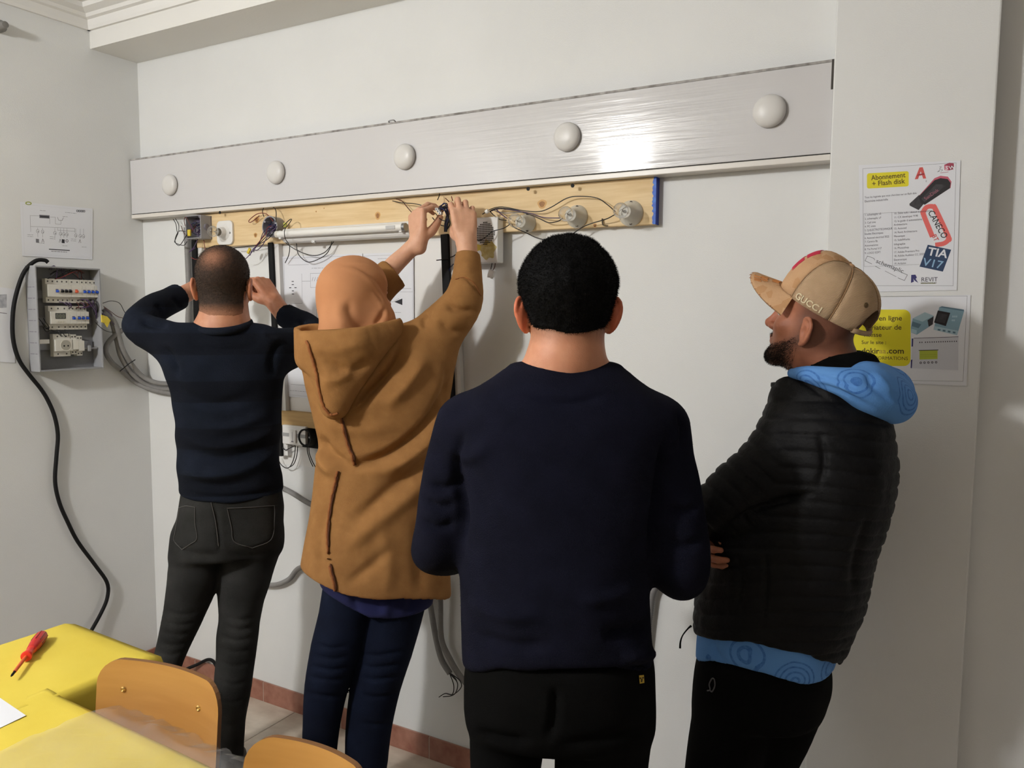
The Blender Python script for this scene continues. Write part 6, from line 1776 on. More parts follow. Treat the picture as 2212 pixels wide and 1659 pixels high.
u_ = lambda zx: (zx - 290) / (735 - 250) * W_ + .022
hr = .095
breaker(.055, .150, H_ * .655, 5, [(.38, 'b'), (.60, 'k'), (.77, 'k'), (.94, 'k')], hr)
breaker(.150, .196, H_ * .655, 2, [(.45, 'o')], hr)
for k in range(4): breaker(.196 + .0175 * k, .2135 + .0175 * k, H_ * .655, 1, [(.5, 'b')], hr)
b_ = breaker(.062, .140, H_ * .395, 3, [], hr)
MB().box((LEFT + .0535, FY0 + .080, FZ0 + H_ * .395 + hr * .46), (LEFT + .0548, FY0 + .122, FZ0 + H_ * .395 + hr * .70)).build('display', mat('meter_display', s2l(60, 62, 56), rough=.3), b_)
dm = MB()
for k in range(3):
    for (a_, b2, c_, d_) in ((0, .008, 0, .0012), (0, .008, .0065, .0077), (0, .008, .013, .0142), (0, .0012, 0, .0142), (.0068, .008, 0, .0142)):
        y_ = FY0 + .0835 + .0125 * k; z_ = FZ0 + H_ * .395 + hr * .50; dm.box((LEFT + .0547, y_ + a_, z_ + c_), (LEFT + .0552, y_ + b2, z_ + d_))
dm.build('digits', mat('digit_grey', s2l(176, 178, 160), rough=.4), b_)
for k in range(4): MB().box((LEFT + .0535, FY0 + .082 + .010 * k, FZ0 + H_ * .395 + hr * .30), (LEFT + .056, FY0 + .089 + .010 * k, FZ0 + H_ * .395 + hr * .38)).build('key', M_IVORY, b_)
breaker(.140, .168, H_ * .395, 2, [(.5, 'b')], hr)
for k in range(3): breaker(.168 + .0175 * k, .1855 + .0175 * k, H_ * .395, 1, [(.5, 'b')], hr)
b_ = breaker(.076, .146, H_ * .135, 2, [], hr * .95, name='socket_module')
qc = np.array((LEFT + .054, FY0 + .118, FZ0 + H_ * .135 + hr * .47))
MB().lathe(qc, XA, [(0, .024), (.0012, .024), (.0012, .021), (-.004, .020)], 22).build('socket_ring', M_IVORY, b_, smooth=True)
MB().lathe(qc, XA, [(.0002, .0205), (.0006, .0205)], 22).build('socket_well', mat('socket_shade', s2l(168, 164, 152), rough=.6), b_)
for k in (-1, 1): MB().lathe(qc + (0, k * .008, -.002), XA, [(.0005, .0032), (.0012, .0032)], 8).build('pin_hole', M_BLACKP, b_)
b_ = breaker(.148, .172, H_ * .150, 2, [], hr * .85, name='relay_module')
b_ = breaker(.172, .196, H_ * .135, 2, [], hr * .85, name='relay_module')
fbx('white_tag', .014, .054, H_ * .265, H_ * .305, .048, .050, M_WHITEP)
fbx('latch', W_ - .075, W_ - .008, H_ * .195, H_ * .215, .035, .045, M_FB, bevel=.003); fbx('knob', W_ - .055, W_ - .040, H_ * .175, H_ * .235, .04, .052, M_FB, bevel=.004)
r_ = random.Random(21)
S_ = lambda u, v, d: np.array((LEFT + d - .012, FY0 + u, FZ0 + v))
def loop(u0, v0, u1, v1, m, sag, d=.05, name='internal_wire'):
    MB().tube([S_(u0, v0, .045), S_(u0 + (u1 - u0) * .25, v0 + sag * .8, d), S_((u0 + u1) / 2, (v0 + v1) / 2 + sag, d + .012), S_(u0 + (u1 - u0) * .8, v1 + sag * .7, d), S_(u1, v1, .045)], .0015, 5, smooth=5).build(name, m, fb, smooth='all')
vt = H_ * .655 + hr
for k in range(12): loop(.06 + r_.random() * .19, vt - .005, .04 + r_.random() * .19, H_ - .012 - r_.random() * .02, [M_WBLACK, M_WRED, M_WBLACK, M_WPURP][k % 4], .012 + r_.random() * .012, .04 + r_.random() * .02)
for k in range(12): loop(.10 + r_.random() * .16, H_ * .655 + .004, .14 + r_.random() * .10, H_ * .395 + hr - .004, [M_WPURP, M_WPURP, M_WBROWN][k % 3], -.004, .05 + r_.random() * .02)
for k in range(7): loop(.18 + r_.random() * .06, H_ * .655 + .01, W_ - .004, H_ * (.50 + .08 * r_.random()), [M_WPURP, M_WBLACK][k % 2], .006, .055 + r_.random() * .02)
for k in range(4): loop(.02 + r_.random() * .03, H_ * (.42 + .1 * r_.random()), .066, H_ * .44, M_WBLACK, -.02, .05)
for k in range(4): loop(.05 + r_.random() * .12, H_ * .395 + .004, .06 + r_.random() * .10, H_ * .135 + hr - .01, M_WBLACK, -.006, .05)
WIRE_PARENT[0] = fb
for pp, mm in (([(222, 655, .06), (240, 650, .05), (258, 655, .04), (268, 672, .04), (278, 688, .04)], M_WBLACK), ([(224, 662, .06), (238, 672, .05), (255, 684, .04), (278, 690, .04)], M_WBROWN), ([(226, 668, .06), (236, 676, .06), (246, 690, .05), (250, 702, .04)], M_WPURP),
               ([(222, 676, .07), (235, 690, .06), (246, 700, .05), (252, 705, .04)], M_WPURP), ([(205, 695, .09), (218, 708, .08), (232, 716, .06), (247, 718, .05)], M_WBLACK), ([(225, 665, .06), (242, 680, .05), (250, 712, .04)], M_WBROWN)):
    wire('loose_wire', pp, mm, .0014, None, where=lw)
WIRE_PARENT[0] = None
c = lw(228, 692, .09); o = MB().add([c + np.array((0, a_, b2)) for a_, b2 in ((-.020, .024), (.008, .016), (.022, .0), (.006, -.030), (-.006, -.012), (-.02, -.008))] + [c + np.array((.004, a_ * .9, b2 * .9)) for a_, b2 in ((-.020, .024), (.008, .016), (.022, .0), (.006, -.030), (-.006, -.012), (-.02, -.008))],
    [(0, 1, 2, 3, 4, 5), (11, 10, 9, 8, 7, 6)] + [(i, (i + 1) % 6, 6 + (i + 1) % 6, 6 + i) for i in range(6)]).build('tape_tab', M_YEL); tag(o, 'crumpled yellow tape on the wires beside the fuse box', 'tape')
# heavy black power cord
cord = [(104, 567, .05), (96, 562, .045), (76, 564, .035), (53, 586, .022), (37, 628, .016), (28, 675, .015), (28, 730, .015), (40, 775, .015), (62, 808, .015), (88, 840, .015), (104, 866, .015), (118, 900, .015), (125, 940, .015), (122, 985, .015), (119, 1040, .015), (128, 1085, .015), (145, 1125, .015), (168, 1170, .015), (205, 1220, .02), (231, 1258, .02), (232, 1290, .02), (218, 1325, .02), (190, 1375, .03), (160, 1430, .04)]
o = MB().tube([lw(*p) for p in cord], .0078, 10, smooth=5).build('power_cord', M_BLACKP, smooth='all'); tag(o, 'thick black power cord drooping down the left wall from the fuse box', 'cord')
fl_ = lambda x, y, z: on(x, y, 2, z)
o = MB().tube([bw(380, 1452, .10) * [1, 1, 0] + [0, 0, .012], bw(398, 1449, .06), bw(425, 1436, .03), bw(448, 1425, .02), bw(460, 1428, .02), bw(468, 1440, .03), bw(480, 1452, .05)], .007, 8, smooth=5).build('floor_cable', M_BLACKP, smooth='all'); tag(o, 'black cable lying along the skirting between the striped man\'s legs', 'cable')
# small fixture at the edge of the view
c = lw(-4, 58, .0); o = MB().lathe(c, XA, [(0, .022), (.02, .022), (.03, .014), (.05, .012), (.052, .006)], 16).build('wall_fixture', mat('fixture_grey', s2l(120, 118, 114), rough=.5), smooth=True); tag(o, 'small grey fixture high on the left wall near the ceiling', 'fixture')

# ------------------------------------------------------------------ papers and posters
M_PAPER = mat('paper', s2l(226, 228, 234), rough=.7, var=.01, vscale=6)
M_INK = mat('ink_grey', s2l(112, 112, 118), rough=.8)
M_INKD = mat('ink_dark', s2l(44, 44, 50), rough=.8)


class Sheet:
    """a thin sheet on a wall; print is laid on it through a map from two-dimensional coordinates"""
    def __init__(self, name, corners, nrm, label, cat='paper', m=M_PAPER, group=None, curl=0.0):
        self.c = [np.array(c) for c in corners]      # lower left, lower right, upper right, upper left
        self.n = np.array(nrm, float)
        self.t = thing(name, label, cat, group, tuple(self.c[0]))
        n = 10; V, F = [], []
        for lay in (0, 1):
            for j in range(n + 1):
                for i in range(n + 1):
                    V.append(self.at(i / n, j / n) + self.n * (.0004 - .0004 * lay))
        q = (n + 1) ** 2
        for j in range(n):
            for i in range(n):
                a = j * (n + 1) + i; F += [(a, a + 1, a + n + 2, a + n + 1), (q + a, q + a + n + 1, q + a + n + 2, q + a + 1)]
        for i in range(n):
            a = i; F.append((a, q + a, q + a + 1, a + 1)); a = n * (n + 1) + i; F.append((a, a + 1, q + a + 1, q + a))
            a = i * (n + 1); F.append((a, a + n + 1, q + a + n + 1, q + a)); a = i * (n + 1) + n; F.append((a, q + a, q + a + n + 1, a + n + 1))
        MB().add(V, F).build('sheet', m, self.t)
        self.par = {}

    def at(self, u, v):
        a = self.c[0] * (1 - u) + self.c[1] * u; b = self.c[3] * (1 - u) + self.c[2] * u
        p = a * (1 - v) + b * v
        return p + self.n * .0008

    def mb(self, m, lift=0):
        k = (m.name, lift)
        if k not in self.par: self.par[k] = (MB(), m)
        return self.par[k][0]

    def poly(self, pts, m, lift=1):
        self.k = (getattr(self, 'k', 0) + 1) % 9
        P = [self.at(*p) + self.n * (.00012 * lift + .0004 + .00001 * self.k) for p in pts]
        self.mb(m, lift).add(P, [tuple(range(len(P)))])

    def line(self, pts, m, w=.0009, lift=1):
        P = [self.at(*p) for p in pts]
        for a, b in zip(P[:-1], P[1:]):
            d = b - a; L = np.linalg.norm(d)
            if L < 1e-6: continue
            s = np.cross(d / L, self.n) * w / 2; e = d / L * w * .3; h = self.n * (.00012 * lift + .0004 + .000009 * (len(self.mb(m, lift).f) % 11))
            self.mb(m, lift).add([a - s - e + h, a + s - e + h, b + s + e + h, b - s + e + h], [(0, 1, 2, 3)])

    def text(self, txt, u, v, size, m, ang=0.0, bold=0.0, lift=2, squeeze=1.0, centre=False):
        V, F = glyph(txt, size, bold)
        if not len(V): return
        V = V * (squeeze, 1)
        if centre: V = V - ((V[:, 0].max() + V[:, 0].min()) / 2, 0)
        ca, sa = math.cos(ang), math.sin(ang)
        U = self.c[1] - self.c[0]; W = np.linalg.norm(U); U /= W; H = np.linalg.norm(self.c[3] - self.c[0])
        X = V[:, 0] * ca - V[:, 1] * sa; Y = V[:, 0] * sa + V[:, 1] * ca
        P = [self.at(u + x / W, v + y / H) + self.n * (.00012 * lift + .0004) for x, y in zip(X, Y)]
        self.mb(m, lift).add(P, F)

    def done(self):
        for (nm, l), (mb_, m) in self.par.items():
            p_ = mb_.build('print', m, self.t)
            if len(mb_.f) > 1: p_['kind'] = 'stuff'


YN_ = (0, -1, 0)
def back_sheet(px0, px1, py0, py1, label, off=.0, name='diagram_sheet', grp='diagram sheets on the back wall'):
    a, b, c_, d_ = (on(*q, 1, BACK - .0008 - off) for q in ((px0, py1), (px1, py1), (px1, py0), (px0, py0)))
    x0, x1 = (a[0] + d_[0]) / 2, (b[0] + c_[0]) / 2; z0_, z1_ = (a[2] + b[2]) / 2, (c_[2] + d_[2]) / 2
    return Sheet(name, [(x0, a[1], z0_), (x1, a[1], z0_), (x1, a[1], z1_), (x0, a[1], z1_)], YN_, label, group=grp)


def scribble(S, x0, x1, y, n, w=.0012, m=M_INK, seed=0):      # unreadably small print: short broken strokes
    r = random.Random(seed); x = x0
    while x < x1:
        d = r.uniform(.012, .045); S.line([(x, y), (min(x + d, x1), y)], m, w); x += d + .01


wb = Sheet('white_board', [bw(604, 1000, .0), (bw(962, 1000)[0], BACK, bw(604, 1000)[2]), (bw(962, 1000)[0], BACK, 1.885), (bw(604, 1000)[0], BACK, 1.885)], YN_, 'smooth white sheet lining the wall between the two right trunkings', 'panel', M_WHITEP); wb.done()
S = back_sheet(612, 784, 551, 690, 'wiring diagram sheet left of the headscarf, with two lamps drawn at its right', .003)
S.line([(.02, .02), (.98, .02), (.98, .97), (.02, .97), (.02, .02)], M_INK, .0006)
S.line([(.08, .86), (.34, .86)], M_INK)
S.line([(.25, .72), (.25, .25), (.12, .25)], M_INK); S.line([(.25, .6), (.36, .6)], M_INK)
S.line([(.36, .72), (.52, .72), (.52, .50), (.36, .50), (.36, .72)], M_INK); S.line([(.52, .66), (.78, .66)], M_INK); S.line([(.52, .55), (.78, .55)], M_INK); S.line([(.45, .5), (.45, .15)], M_INK); S.line([(.47, .5), (.47, .15)], M_INK)
for k in range(5): S.line([(.38 + .03 * k, .60), (.395 + .03 * k, .66)], M_INKD, .0012)
for y in (.66, .55): S.poly([(.78, y), (.84, y + .05), (.84, y - .05)], M_INKD); S.line([(.84, y), (.90, y), (.90, .42)], M_INK)
for dx, dy in ((0, .05), (0, -.05), (.035, 0), (-.035, 0), (0, .1), (0, -.1)): S.line([(.13 + dx - .012, .5 + dy), (.13 + dx + .012, .5 + dy)], M_INKD, .003)
S.line([(.43, .15), (.43, .02), (.49, .02), (.49, .15), (.46, .2), (.43, .15)], M_INKD)
S.text('M', .45, .06, .008, M_INKD)
scribble(S, .38, .55, .80, 3, seed=1); scribble(S, .08, .18, .17, 3, seed=2); scribble(S, .53, .64, .10, 3, seed=3); S.done()
S = back_sheet(786, 894, 546, 722, 'narrow diagram sheet between the headscarf and the trunking under the hands', .0045)
S.line([(.02, .02), (.98, .02), (.98, .97), (.02, .97), (.02, .02)], M_INK, .0006); S.line([(.02, .52), (.98, .52)], M_INK, .0006); scribble(S, .3, .8, .93, 4, seed=4); S.line([(.55, .86), (.72, .82), (.72, .56), (.95, .56)], M_INK)
S.line([(.25, .40), (.6, .40), (.72, .44)], M_INK); S.poly([(.62, .40), (.78, .44), (.78, .36)], M_INKD); S.line([(.6, .10), (.74, .10), (.74, .20), (.6, .20), (.6, .10)], M_INK); S.line([(.4, .12), (.55, .12), (.55, .2), (.4, .2), (.4, .12)], M_INK)
scribble(S, .5, .75, .27, 3, seed=5); S.done()
S = back_sheet(618, 790, 722, 863, 'lower diagram sheet half hidden behind the camel hood', .003)
S.line([(.02, .03), (.98, .03), (.98, .97), (.02, .97), (.02, .03)], M_INK, .0006); S.line([(.1, .6), (.25, .6), (.25, .75), (.1, .75), (.1, .6)], M_INKD); S.line([(.25, .68), (.7, .68)], M_INK); scribble(S, .1, .35, .5, 4, seed=6); scribble(S, .05, .3, .1, 4, seed=7)
S.line([(.06, .2), (.9, .2)], M_INK); S.done()
# left wall: A4 diagram above the fuse box
q = [lw(48, 553, .0008), lw(199, 561, .0008), lw(200, 451, .0008), lw(43, 436, .0008)]
S = Sheet('diagram_sheet', q, (1, 0, 0), 'wiring diagram sheet pinned above the open fuse box on the left wall', group=None)
zz = lambda x, y: ((x - 130) / 530.0, (525 - y + (x - 130) * .05) / 385.0)
S.line([(.03, .04), (.97, .04), (.97, .96), (.03, .96), (.03, .04)], mat('ink_pale', s2l(206, 207, 212), rough=.8), .0006)
S.poly([zz(165 + 22 * (1 + math.cos(t)), 148 + 13 * math.sin(t)) for t in np.linspace(0, 2 * math.pi, 20)[::-1]], mat('logo_green', s2l(150, 160, 70), rough=.7)); S.poly([zz(173 + 14 * (1 + math.cos(t)), 148 + 6 * math.sin(t)) for t in np.linspace(0, 2 * math.pi, 16)[::-1]], M_PAPER, 2)
S.poly([zz(260, 250), zz(333, 252), zz(333, 228), zz(260, 226)], M_INK); S.poly([zz(265, 243), zz(328, 245), zz(328, 236), zz(265, 234)], M_INKD, 2)
for k in range(4): x = 535 + 17 * k; S.line([zz(x, 193), zz(x, 182), zz(x + 12, 182), zz(x + 12, 193), zz(x, 193)], M_INKD, .002)
scribble(S, .60, .76, .88, 3, seed=8)
S.line([zz(195, 350), zz(195, 235), zz(260, 235)], M_INK); S.line([zz(195, 312), zz(520, 318), zz(520, 350)], M_INK); S.line([zz(335, 240), zz(375, 240), zz(375, 290), zz(415, 290), zz(415, 262)], M_INK); S.line([zz(333, 290), zz(333, 252)], M_INK)
S.line([zz(390, 240), zz(400, 262), zz(425, 262), zz(435, 240)], M_INKD, .0012); S.line([zz(390, 318), zz(390, 335), zz(520, 340)], M_INK)
for x in (245, 280, 370, 412, 436, 460, 528, 562, 588):
    S.line([zz(x + 10 * math.cos(t), 345 + (x - 240) * .09 + 13 * math.sin(t)) for t in np.linspace(0, 2 * math.pi, 9)], M_INK, .0012); S.line([zz(x, 345 + (x - 240) * .09), zz(x + 5, 350 + (x - 240) * .09)], M_INKD, .002); S.line([zz(x, 320), zz(x, 333 + (x - 240) * .09)], M_INK); S.line([zz(x, 358 + (x - 240) * .09), zz(x, 390)], M_INK)
for x in (240, 430): S.poly([zz(x - 10, 428), zz(x + 12, 430), zz(x + 12, 402), zz(x - 10, 400)], M_INKD if x > 300 else M_INK)
for x in (280, 408, 560): S.line([zz(x - 8, 425), zz(x, 400), zz(x + 8, 425)], M_INKD, .0014)
S.line([zz(460 + 9 * math.cos(t), 412 + 9 * math.sin(t)) for t in np.linspace(0, 2 * math.pi, 10)], M_INKD, .002)
for k, (x, y) in enumerate(((172, 372), (172, 384), (332, 384), (332, 397), (490, 397), (490, 410), (430, 232), (265, 195), (250, 430), (425, 448), (575, 455))): a_ = zz(x, y); scribble(S, a_[0], a_[0] + .075, a_[1], 3, seed=20 + k)
a_ = zz(325, 475); S.line([a_, (a_[0] + .29, a_[1] - .0)], M_INKD, .0035); scribble(S, a_[0] + .03, a_[0] + .25, a_[1] - .035, 3, .0022, seed=33); S.done()
# sheet cut by the left edge of the view
q = [lw(-60, 778, .0008), lw(32, 784, .0008), lw(32, 625, .0008), lw(-60, 612, .0008)]
S = Sheet('diagram_sheet', q, (1, 0, 0), 'paper sheet at the left edge of the photo, left of the power cord')
S.poly([(.62, .72), (.80, .74), (.80, .92), (.62, .90)], mat('grey_picture', s2l(150, 152, 160), rough=.7, color2=s2l(196, 198, 204), vscale=60)); scribble(S, .5, .8, .66, 3, .002, M_INKD, 40); S.done()
# ------------ posters on the pillar: print positions come from the sheet itself
def pillar_sheet(label, u0, u1, v0, v1):
    """corners as photo pixels on the pillar"""
    a, b, c_, d_ = (on(*q, 1, PY - .0006) for q in (u0, u1, v1, v0))
    S_ = Sheet('poster', [a, b, c_, d_], YN_, label, 'poster', group=None)
    return S_
def inv(S_):                                     # photo zoom coordinate (3.13 px per px, origin 1840,330) -> sheet u, v
    c0, c1, c2, c3 = S_.c
    def f(zx, zy):
        p = on(1840 + zx / 3.13, 330 + zy / 3.13, 1, PY - .0006); u = v = .5
        for _ in range(6):
            q = c0 * (1 - u) * (1 - v) + c1 * u * (1 - v) + c2 * u * v + c3 * (1 - u) * v
            du = (c1 - c0) * (1 - v) + (c2 - c3) * v; dv = (c3 - c0) * (1 - u) + (c2 - c1) * u
            e = p - q; m = np.array([[du[0], dv[0]], [du[2], dv[2]]]); d = np.linalg.solve(m, [e[0], e[2]]); u += d[0]; v += d[1]
        return (u, v)
    return f
M_YP = mat('print_yellow', s2l(222, 210, 28), rough=.6); M_RED = mat('print_red', s2l(206, 84, 80), rough=.6); M_PINK = mat('print_pink', s2l(226, 104, 100), rough=.6); M_MAROON = mat('print_maroon', s2l(140, 40, 66), rough=.6)
M_NAVYP = mat('print_navy', s2l(34, 58, 92), rough=.6); M_LBLUE = mat('print_light_blue', s2l(138, 176, 206), rough=.6); M_BLK = mat('print_black', s2l(26, 24, 28), rough=.6); M_DKG = mat('print_dark_grey', s2l(62, 58, 64), rough=.6, color2=s2l(40, 38, 44), vscale=90)
M_INDIGO = mat('print_indigo', s2l(52, 50, 110), rough=.6); M_TEXTP = mat('print_text', s2l(58, 52, 66), rough=.7); M_BROWN = mat('print_brown', s2l(92, 74, 20), rough=.7)
S = pillar_sheet('upper poster on the pillar with a yellow box, flash drive and software logos', (1862, 631), (2067, 627), (1855, 357), (2075, 347))
S.c = [np.array(c) for c in S.c]; z = inv(S); K = 1 / 3.13 * 2.15 / 1720 * .92                    # metres per zoom pixel, roughly
S.line([z(80, 900), z(685, 900), z(705, 68), z(75, 108), z(80, 900)], M_INK, .0006)
def rbox(S_, z_, x0, y0, x1, y1, r, sk, m, lift=1):
    P = [(x0 + r, y0), (x1 - r, y0)] ; out = []
    for cx_, cy_, a0 in ((x1 - r, y0 + r, -90), (x1 - r, y1 - r, 0), (x0 + r, y1 - r, 90), (x0 + r, y0 + r, 180)):
        for k in range(6):
            a_ = math.radians(a0 + 18 * k); xx, yy = cx_ + r * math.cos(a_), cy_ + r * math.sin(a_); out.append(z_(xx, yy - (xx - x0) * sk))
    S_.poly(out[::-1], m, lift)
rbox(S, z, 103, 140, 385, 243, 14, .055, M_YP)
S.text('Abonnement', *z(133, 186), 47 * K, M_BROWN, .055, .016, squeeze=.80); S.text('+ Flash disk', *z(138, 226), 47 * K, M_BROWN, .055, .016, squeeze=.86)
for k, (x, y, tx) in enumerate(((88, 309, 'Tous les logiciels que vous cherchez sur un flash disk'), (88, 336, 'Electricite industrielle'))): S.text(tx, *z(x, y), 18 * K * (1.12 if k else 1), M_TEXTP, .055 if k == 0 else .06, .0, squeeze=.79)
L_ = [('1. schemaplic v3', 427), ('2. schemaplic v7', 454), ('3. Cad one', 480), ('4. PC ones', 506), ('5. Q-ELECTROTECHNIQUE', 532), ('Etudes Electriques', 556), ('6. Autocad electrical 2022', 584), ('7. Caneco Bt', 609), ('Automatisme', 635), ('8. Tia Portal V17', 660), ('9. LOGO SOFT', 686)]
for tx, y in L_: S.text(tx, *z(88, y), 19 * K, M_TEXTP, .05, .0, squeeze=.80 if len(tx) < 19 else .74)
R_ = [('10. Zelio soft / detout automatisme', 417), ('11. CX developer 9.98', 444), ('12. le guide d automatisme', 470), ('Architecture', 494), ('13. Autocad', 520), ('14. Revit Architecture', 546), ('Mecanique', 572), ('15. SolidWorks', 598), ('Infographie', 626), ('16. Photoshop', 652), ('17. Adobe Premiere Pro', 680), ('18. Adobe Audition CC 2020', 705), ('Electronique', 731), ('19. Arduino', 757)]
for tx, y in R_: S.text(tx, *z(285, y), 19 * K, M_TEXTP, .05, .0, squeeze=.80)
S.line([z(85, 770), z(82, 412), z(490, 398)], M_INK, .0005); S.line([z(275, 770), z(272, 402)], M_INK, .0005); S.line([z(85, 770), z(460, 755)], M_INK, .0005)
# red A sign, cube mark
S.poly([z(*p) for p in ((426, 180), (448, 178), (468, 122), (458, 100))], M_RED); S.poly([z(*p) for p in ((458, 100), (480, 98), (503, 174), (483, 176))], M_RED); S.poly([z(*p) for p in ((440, 158), (492, 150), (488, 138), (446, 146))], mat('print_darkred', s2l(160, 50, 56), rough=.6), 2)
S.text('E', *z(499, 198), 16 * K, M_INK)
S.poly([z(*p) for p in ((625, 82), (655, 92), (655, 120), (627, 118))], mat('print_rose', s2l(200, 96, 120), rough=.6)); S.poly([z(*p) for p in ((655, 92), (690, 84), (688, 112), (655, 120))], M_MAROON); S.poly([z(*p) for p in ((625, 82), (660, 68), (690, 72), (690, 84), (655, 92))], mat('print_darkrose', s2l(160, 60, 84), rough=.6))
S.text('S', *z(630, 114), 34 * K, M_PAPER, -.1, .02, 3); S.text('W', *z(658, 114), 32 * K, M_PAPER, .12, .02, 3)
S.line([z(592, 96), z(606, 96), z(594, 108), z(600, 112), z(580, 130), z(596, 124)], M_INK, .0009); S.line([z(606, 112), z(614, 118), z(604, 126)], M_INK, .0009); S.line([z(600, 137), z(652, 130)], mat('ink_rose', s2l(190, 150, 160), rough=.7), .0016)
# flash drive picture
rx = lambda a_, b_: z(448 + a_ * .835 + b_ * .55, 372 - a_ * .80 + b_ * .50)
S.poly([z(*p) for p in ((390, 345), (455, 285), (500, 330), (452, 388), (392, 358))], M_DKG); S.poly([z(*p) for p in ((455, 290), (560, 172), (600, 156), (650, 162), (674, 196), (668, 238), (490, 350), (470, 330))], mat('print_pinkish', s2l(190, 92, 112), rough=.6), 1)
S.poly([z(*p) for p in ((452, 296), (560, 186), (600, 172), (648, 178), (668, 204), (664, 240), (494, 352), (466, 340))], M_BLK, 2); S.poly([z(*p) for p in ((470, 312), (568, 214), (612, 214), (632, 226), (492, 334))], M_DKG, 3)
S.text('SanDisk', *z(500, 322), 30 * K, mat('print_dullpink', s2l(150, 90, 104), rough=.6), .68, .01, 4)
# red pill with lettering
ctr = [(508, 376), (560, 374), (582, 404), (664, 574), (662, 604), (628, 628), (570, 632)]
pill = [(542, 560), (486, 420), (486, 396), (508, 368), (548, 364), (568, 386), (652, 566), (650, 592), (620, 614), (574, 622)]
S.line([z(*p) for p in catmull(np.array(pill, float), 4)], M_PINK, .0108)
S.text('CANECO', *z(512, 402), 54 * K, M_BLK, -1.13, .006, 3, squeeze=.90); S.text('BT', *z(538, 560), 40 * K, M_RED, -1.13, .012, 3)
# dark blue tile
S.poly([z(*p) for p in ((458, 770), (514, 622), (672, 656), (616, 804))], M_NAVYP); S.text('TIA', *z(508, 690), 76 * K, M_PAPER, -.22, .02, 3); S.text('V17', *z(474, 760), 74 * K, M_LBLUE, -.24, .01, 3)
# schematic logo
S.line([z(*p) for p in ((155, 726), (150, 714), (106, 698), (90, 730), (136, 752))], M_BLK, .0009); S.line([z(*p) for p in ((330, 806), (376, 826), (356, 864), (312, 846))], M_BLK, .0009); S.line([z(160, 768), z(192, 784)], M_BLK, .0009); S.line([z(226, 800), z(300, 838)], mat('ink_faint', s2l(150, 150, 156), rough=.8), .0012)
S.text('schemaplic', *z(160, 742), 42 * K, M_BLK, -.44, -.004, 3)
# R mark
S.poly([z(*p) for p in ((400, 880), (402, 826), (414, 834), (420, 872))], M_INDIGO); S.poly([z(*p) for p in ((402, 826), (430, 824), (440, 842), (426, 862), (416, 850))], M_INDIGO, 2); S.poly([z(*p) for p in ((418, 856), (430, 850), (450, 880), (430, 868))], M_INDIGO, 2)
S.text('REVIT', *z(468, 872), 42 * K, M_TEXTP, 0, -.003, 2, squeeze=.92); S.line([z(468, 882), z(564, 882)], mat('print_olive', s2l(140, 140, 90), rough=.7), .0022); S.text('ARCHITECTURE', *z(468, 886), 13 * K, M_TEXTP, 0, .0)
S.done()
S = pillar_sheet('lower poster on the pillar with a yellow text box and controller pictures', (1806, 822), (2088, 834), (1800, 646), (2097, 637)); z = inv(S)
S.line([z(-80, 1530), z(752, 1546), z(780, 968), z(-80, 972), z(-80, 1530)], M_INK, .0006)
rbox(S, z, -20, 1060, 398, 1442, 46, .0, M_YP)
M_T2 = mat('print_umber', s2l(72, 56, 20), rough=.7)
S.text('Achat en ligne', *z(52, 1136), 46 * K, M_T2, 0, .012, squeeze=.98); S.text('variateur de', *z(88, 1196), 46 * K, M_T2, 0, .010); S.text('vitesse', *z(78, 1244), 42 * K, M_T2, 0, .010); S.text('Sur le site :', *z(66, 1292), 34 * K, M_T2, 0, .010)
S.text('dokir', *z(66, 1356), 54 * K, M_T2, 0, .016, squeeze=.95); S.text('aa', *z(185, 1356), 50 * K, mat('print_tan', s2l(176, 150, 60), rough=.7), 0, .010); S.text('.com', *z(236, 1356), 54 * K, M_T2, 0, .016); S.text('FORMATIONS', *z(160, 1397), 32 * K, M_T2, 0, .0)
# controllers
M_CB = mat('print_steel', s2l(134, 168, 186), rough=.6); M_CB2 = mat('print_steel_dark', s2l(92, 122, 140), rough=.6); M_CB3 = mat('print_steel_light', s2l(172, 200, 212), rough=.6)
S.poly([z(*p) for p in ((552, 1196), (592, 1044), (760, 1068), (712, 1234))], M_CB); S.poly([z(*p) for p in ((592, 1044), (610, 1038), (758, 1060), (760, 1072))], M_CB2, 2); S.poly([z(*p) for p in ((556, 1148), (582, 1066), (666, 1082), (636, 1172))], M_BLK, 2); S.poly([z(*p) for p in ((568, 1140), (588, 1084), (648, 1094), (628, 1152))], M_DKG, 3); S.poly([z(*p) for p in ((552, 1196), (560, 1172), (720, 1204), (712, 1234))], M_CB3, 2)
for k in range(5): S.poly([z(680 + 12 * k - 40 * (k > 2), 1100 + 26 * (k > 2)), z(690 + 12 * k - 40 * (k > 2), 1102 + 26 * (k > 2)), z(688 + 12 * k - 40 * (k > 2), 1114 + 26 * (k > 2)), z(678 + 12 * k - 40 * (k > 2), 1112 + 26 * (k > 2))], M_CB3, 3)
for k in range(4): x = 582 + 34 * k; S.poly([z(x, 1190 + k * 6), z(x + 18, 1193 + k * 6), z(x + 16, 1204 + k * 6), z(x - 2, 1201 + k * 6)], M_CB2, 4)
S.poly([z(*p) for p in ((400, 1180), (412, 1120), (494, 1078), (554, 1102), (548, 1160), (440, 1230), (402, 1216))], M_CB); S.poly([z(*p) for p in ((412, 1120), (494, 1078), (554, 1102), (478, 1142))], M_CB3, 2); S.poly([z(*p) for p in ((410, 1140), (470, 1160), (452, 1186), (404, 1172))], M_CB2, 3); S.poly([z(*p) for p in ((512, 1132), (554, 1106), (548, 1160), (520, 1176))], M_DKG, 3); S.poly([z(*p) for p in ((404, 1190), (440, 1200), (438, 1226), (402, 1214))], M_CB3, 3)
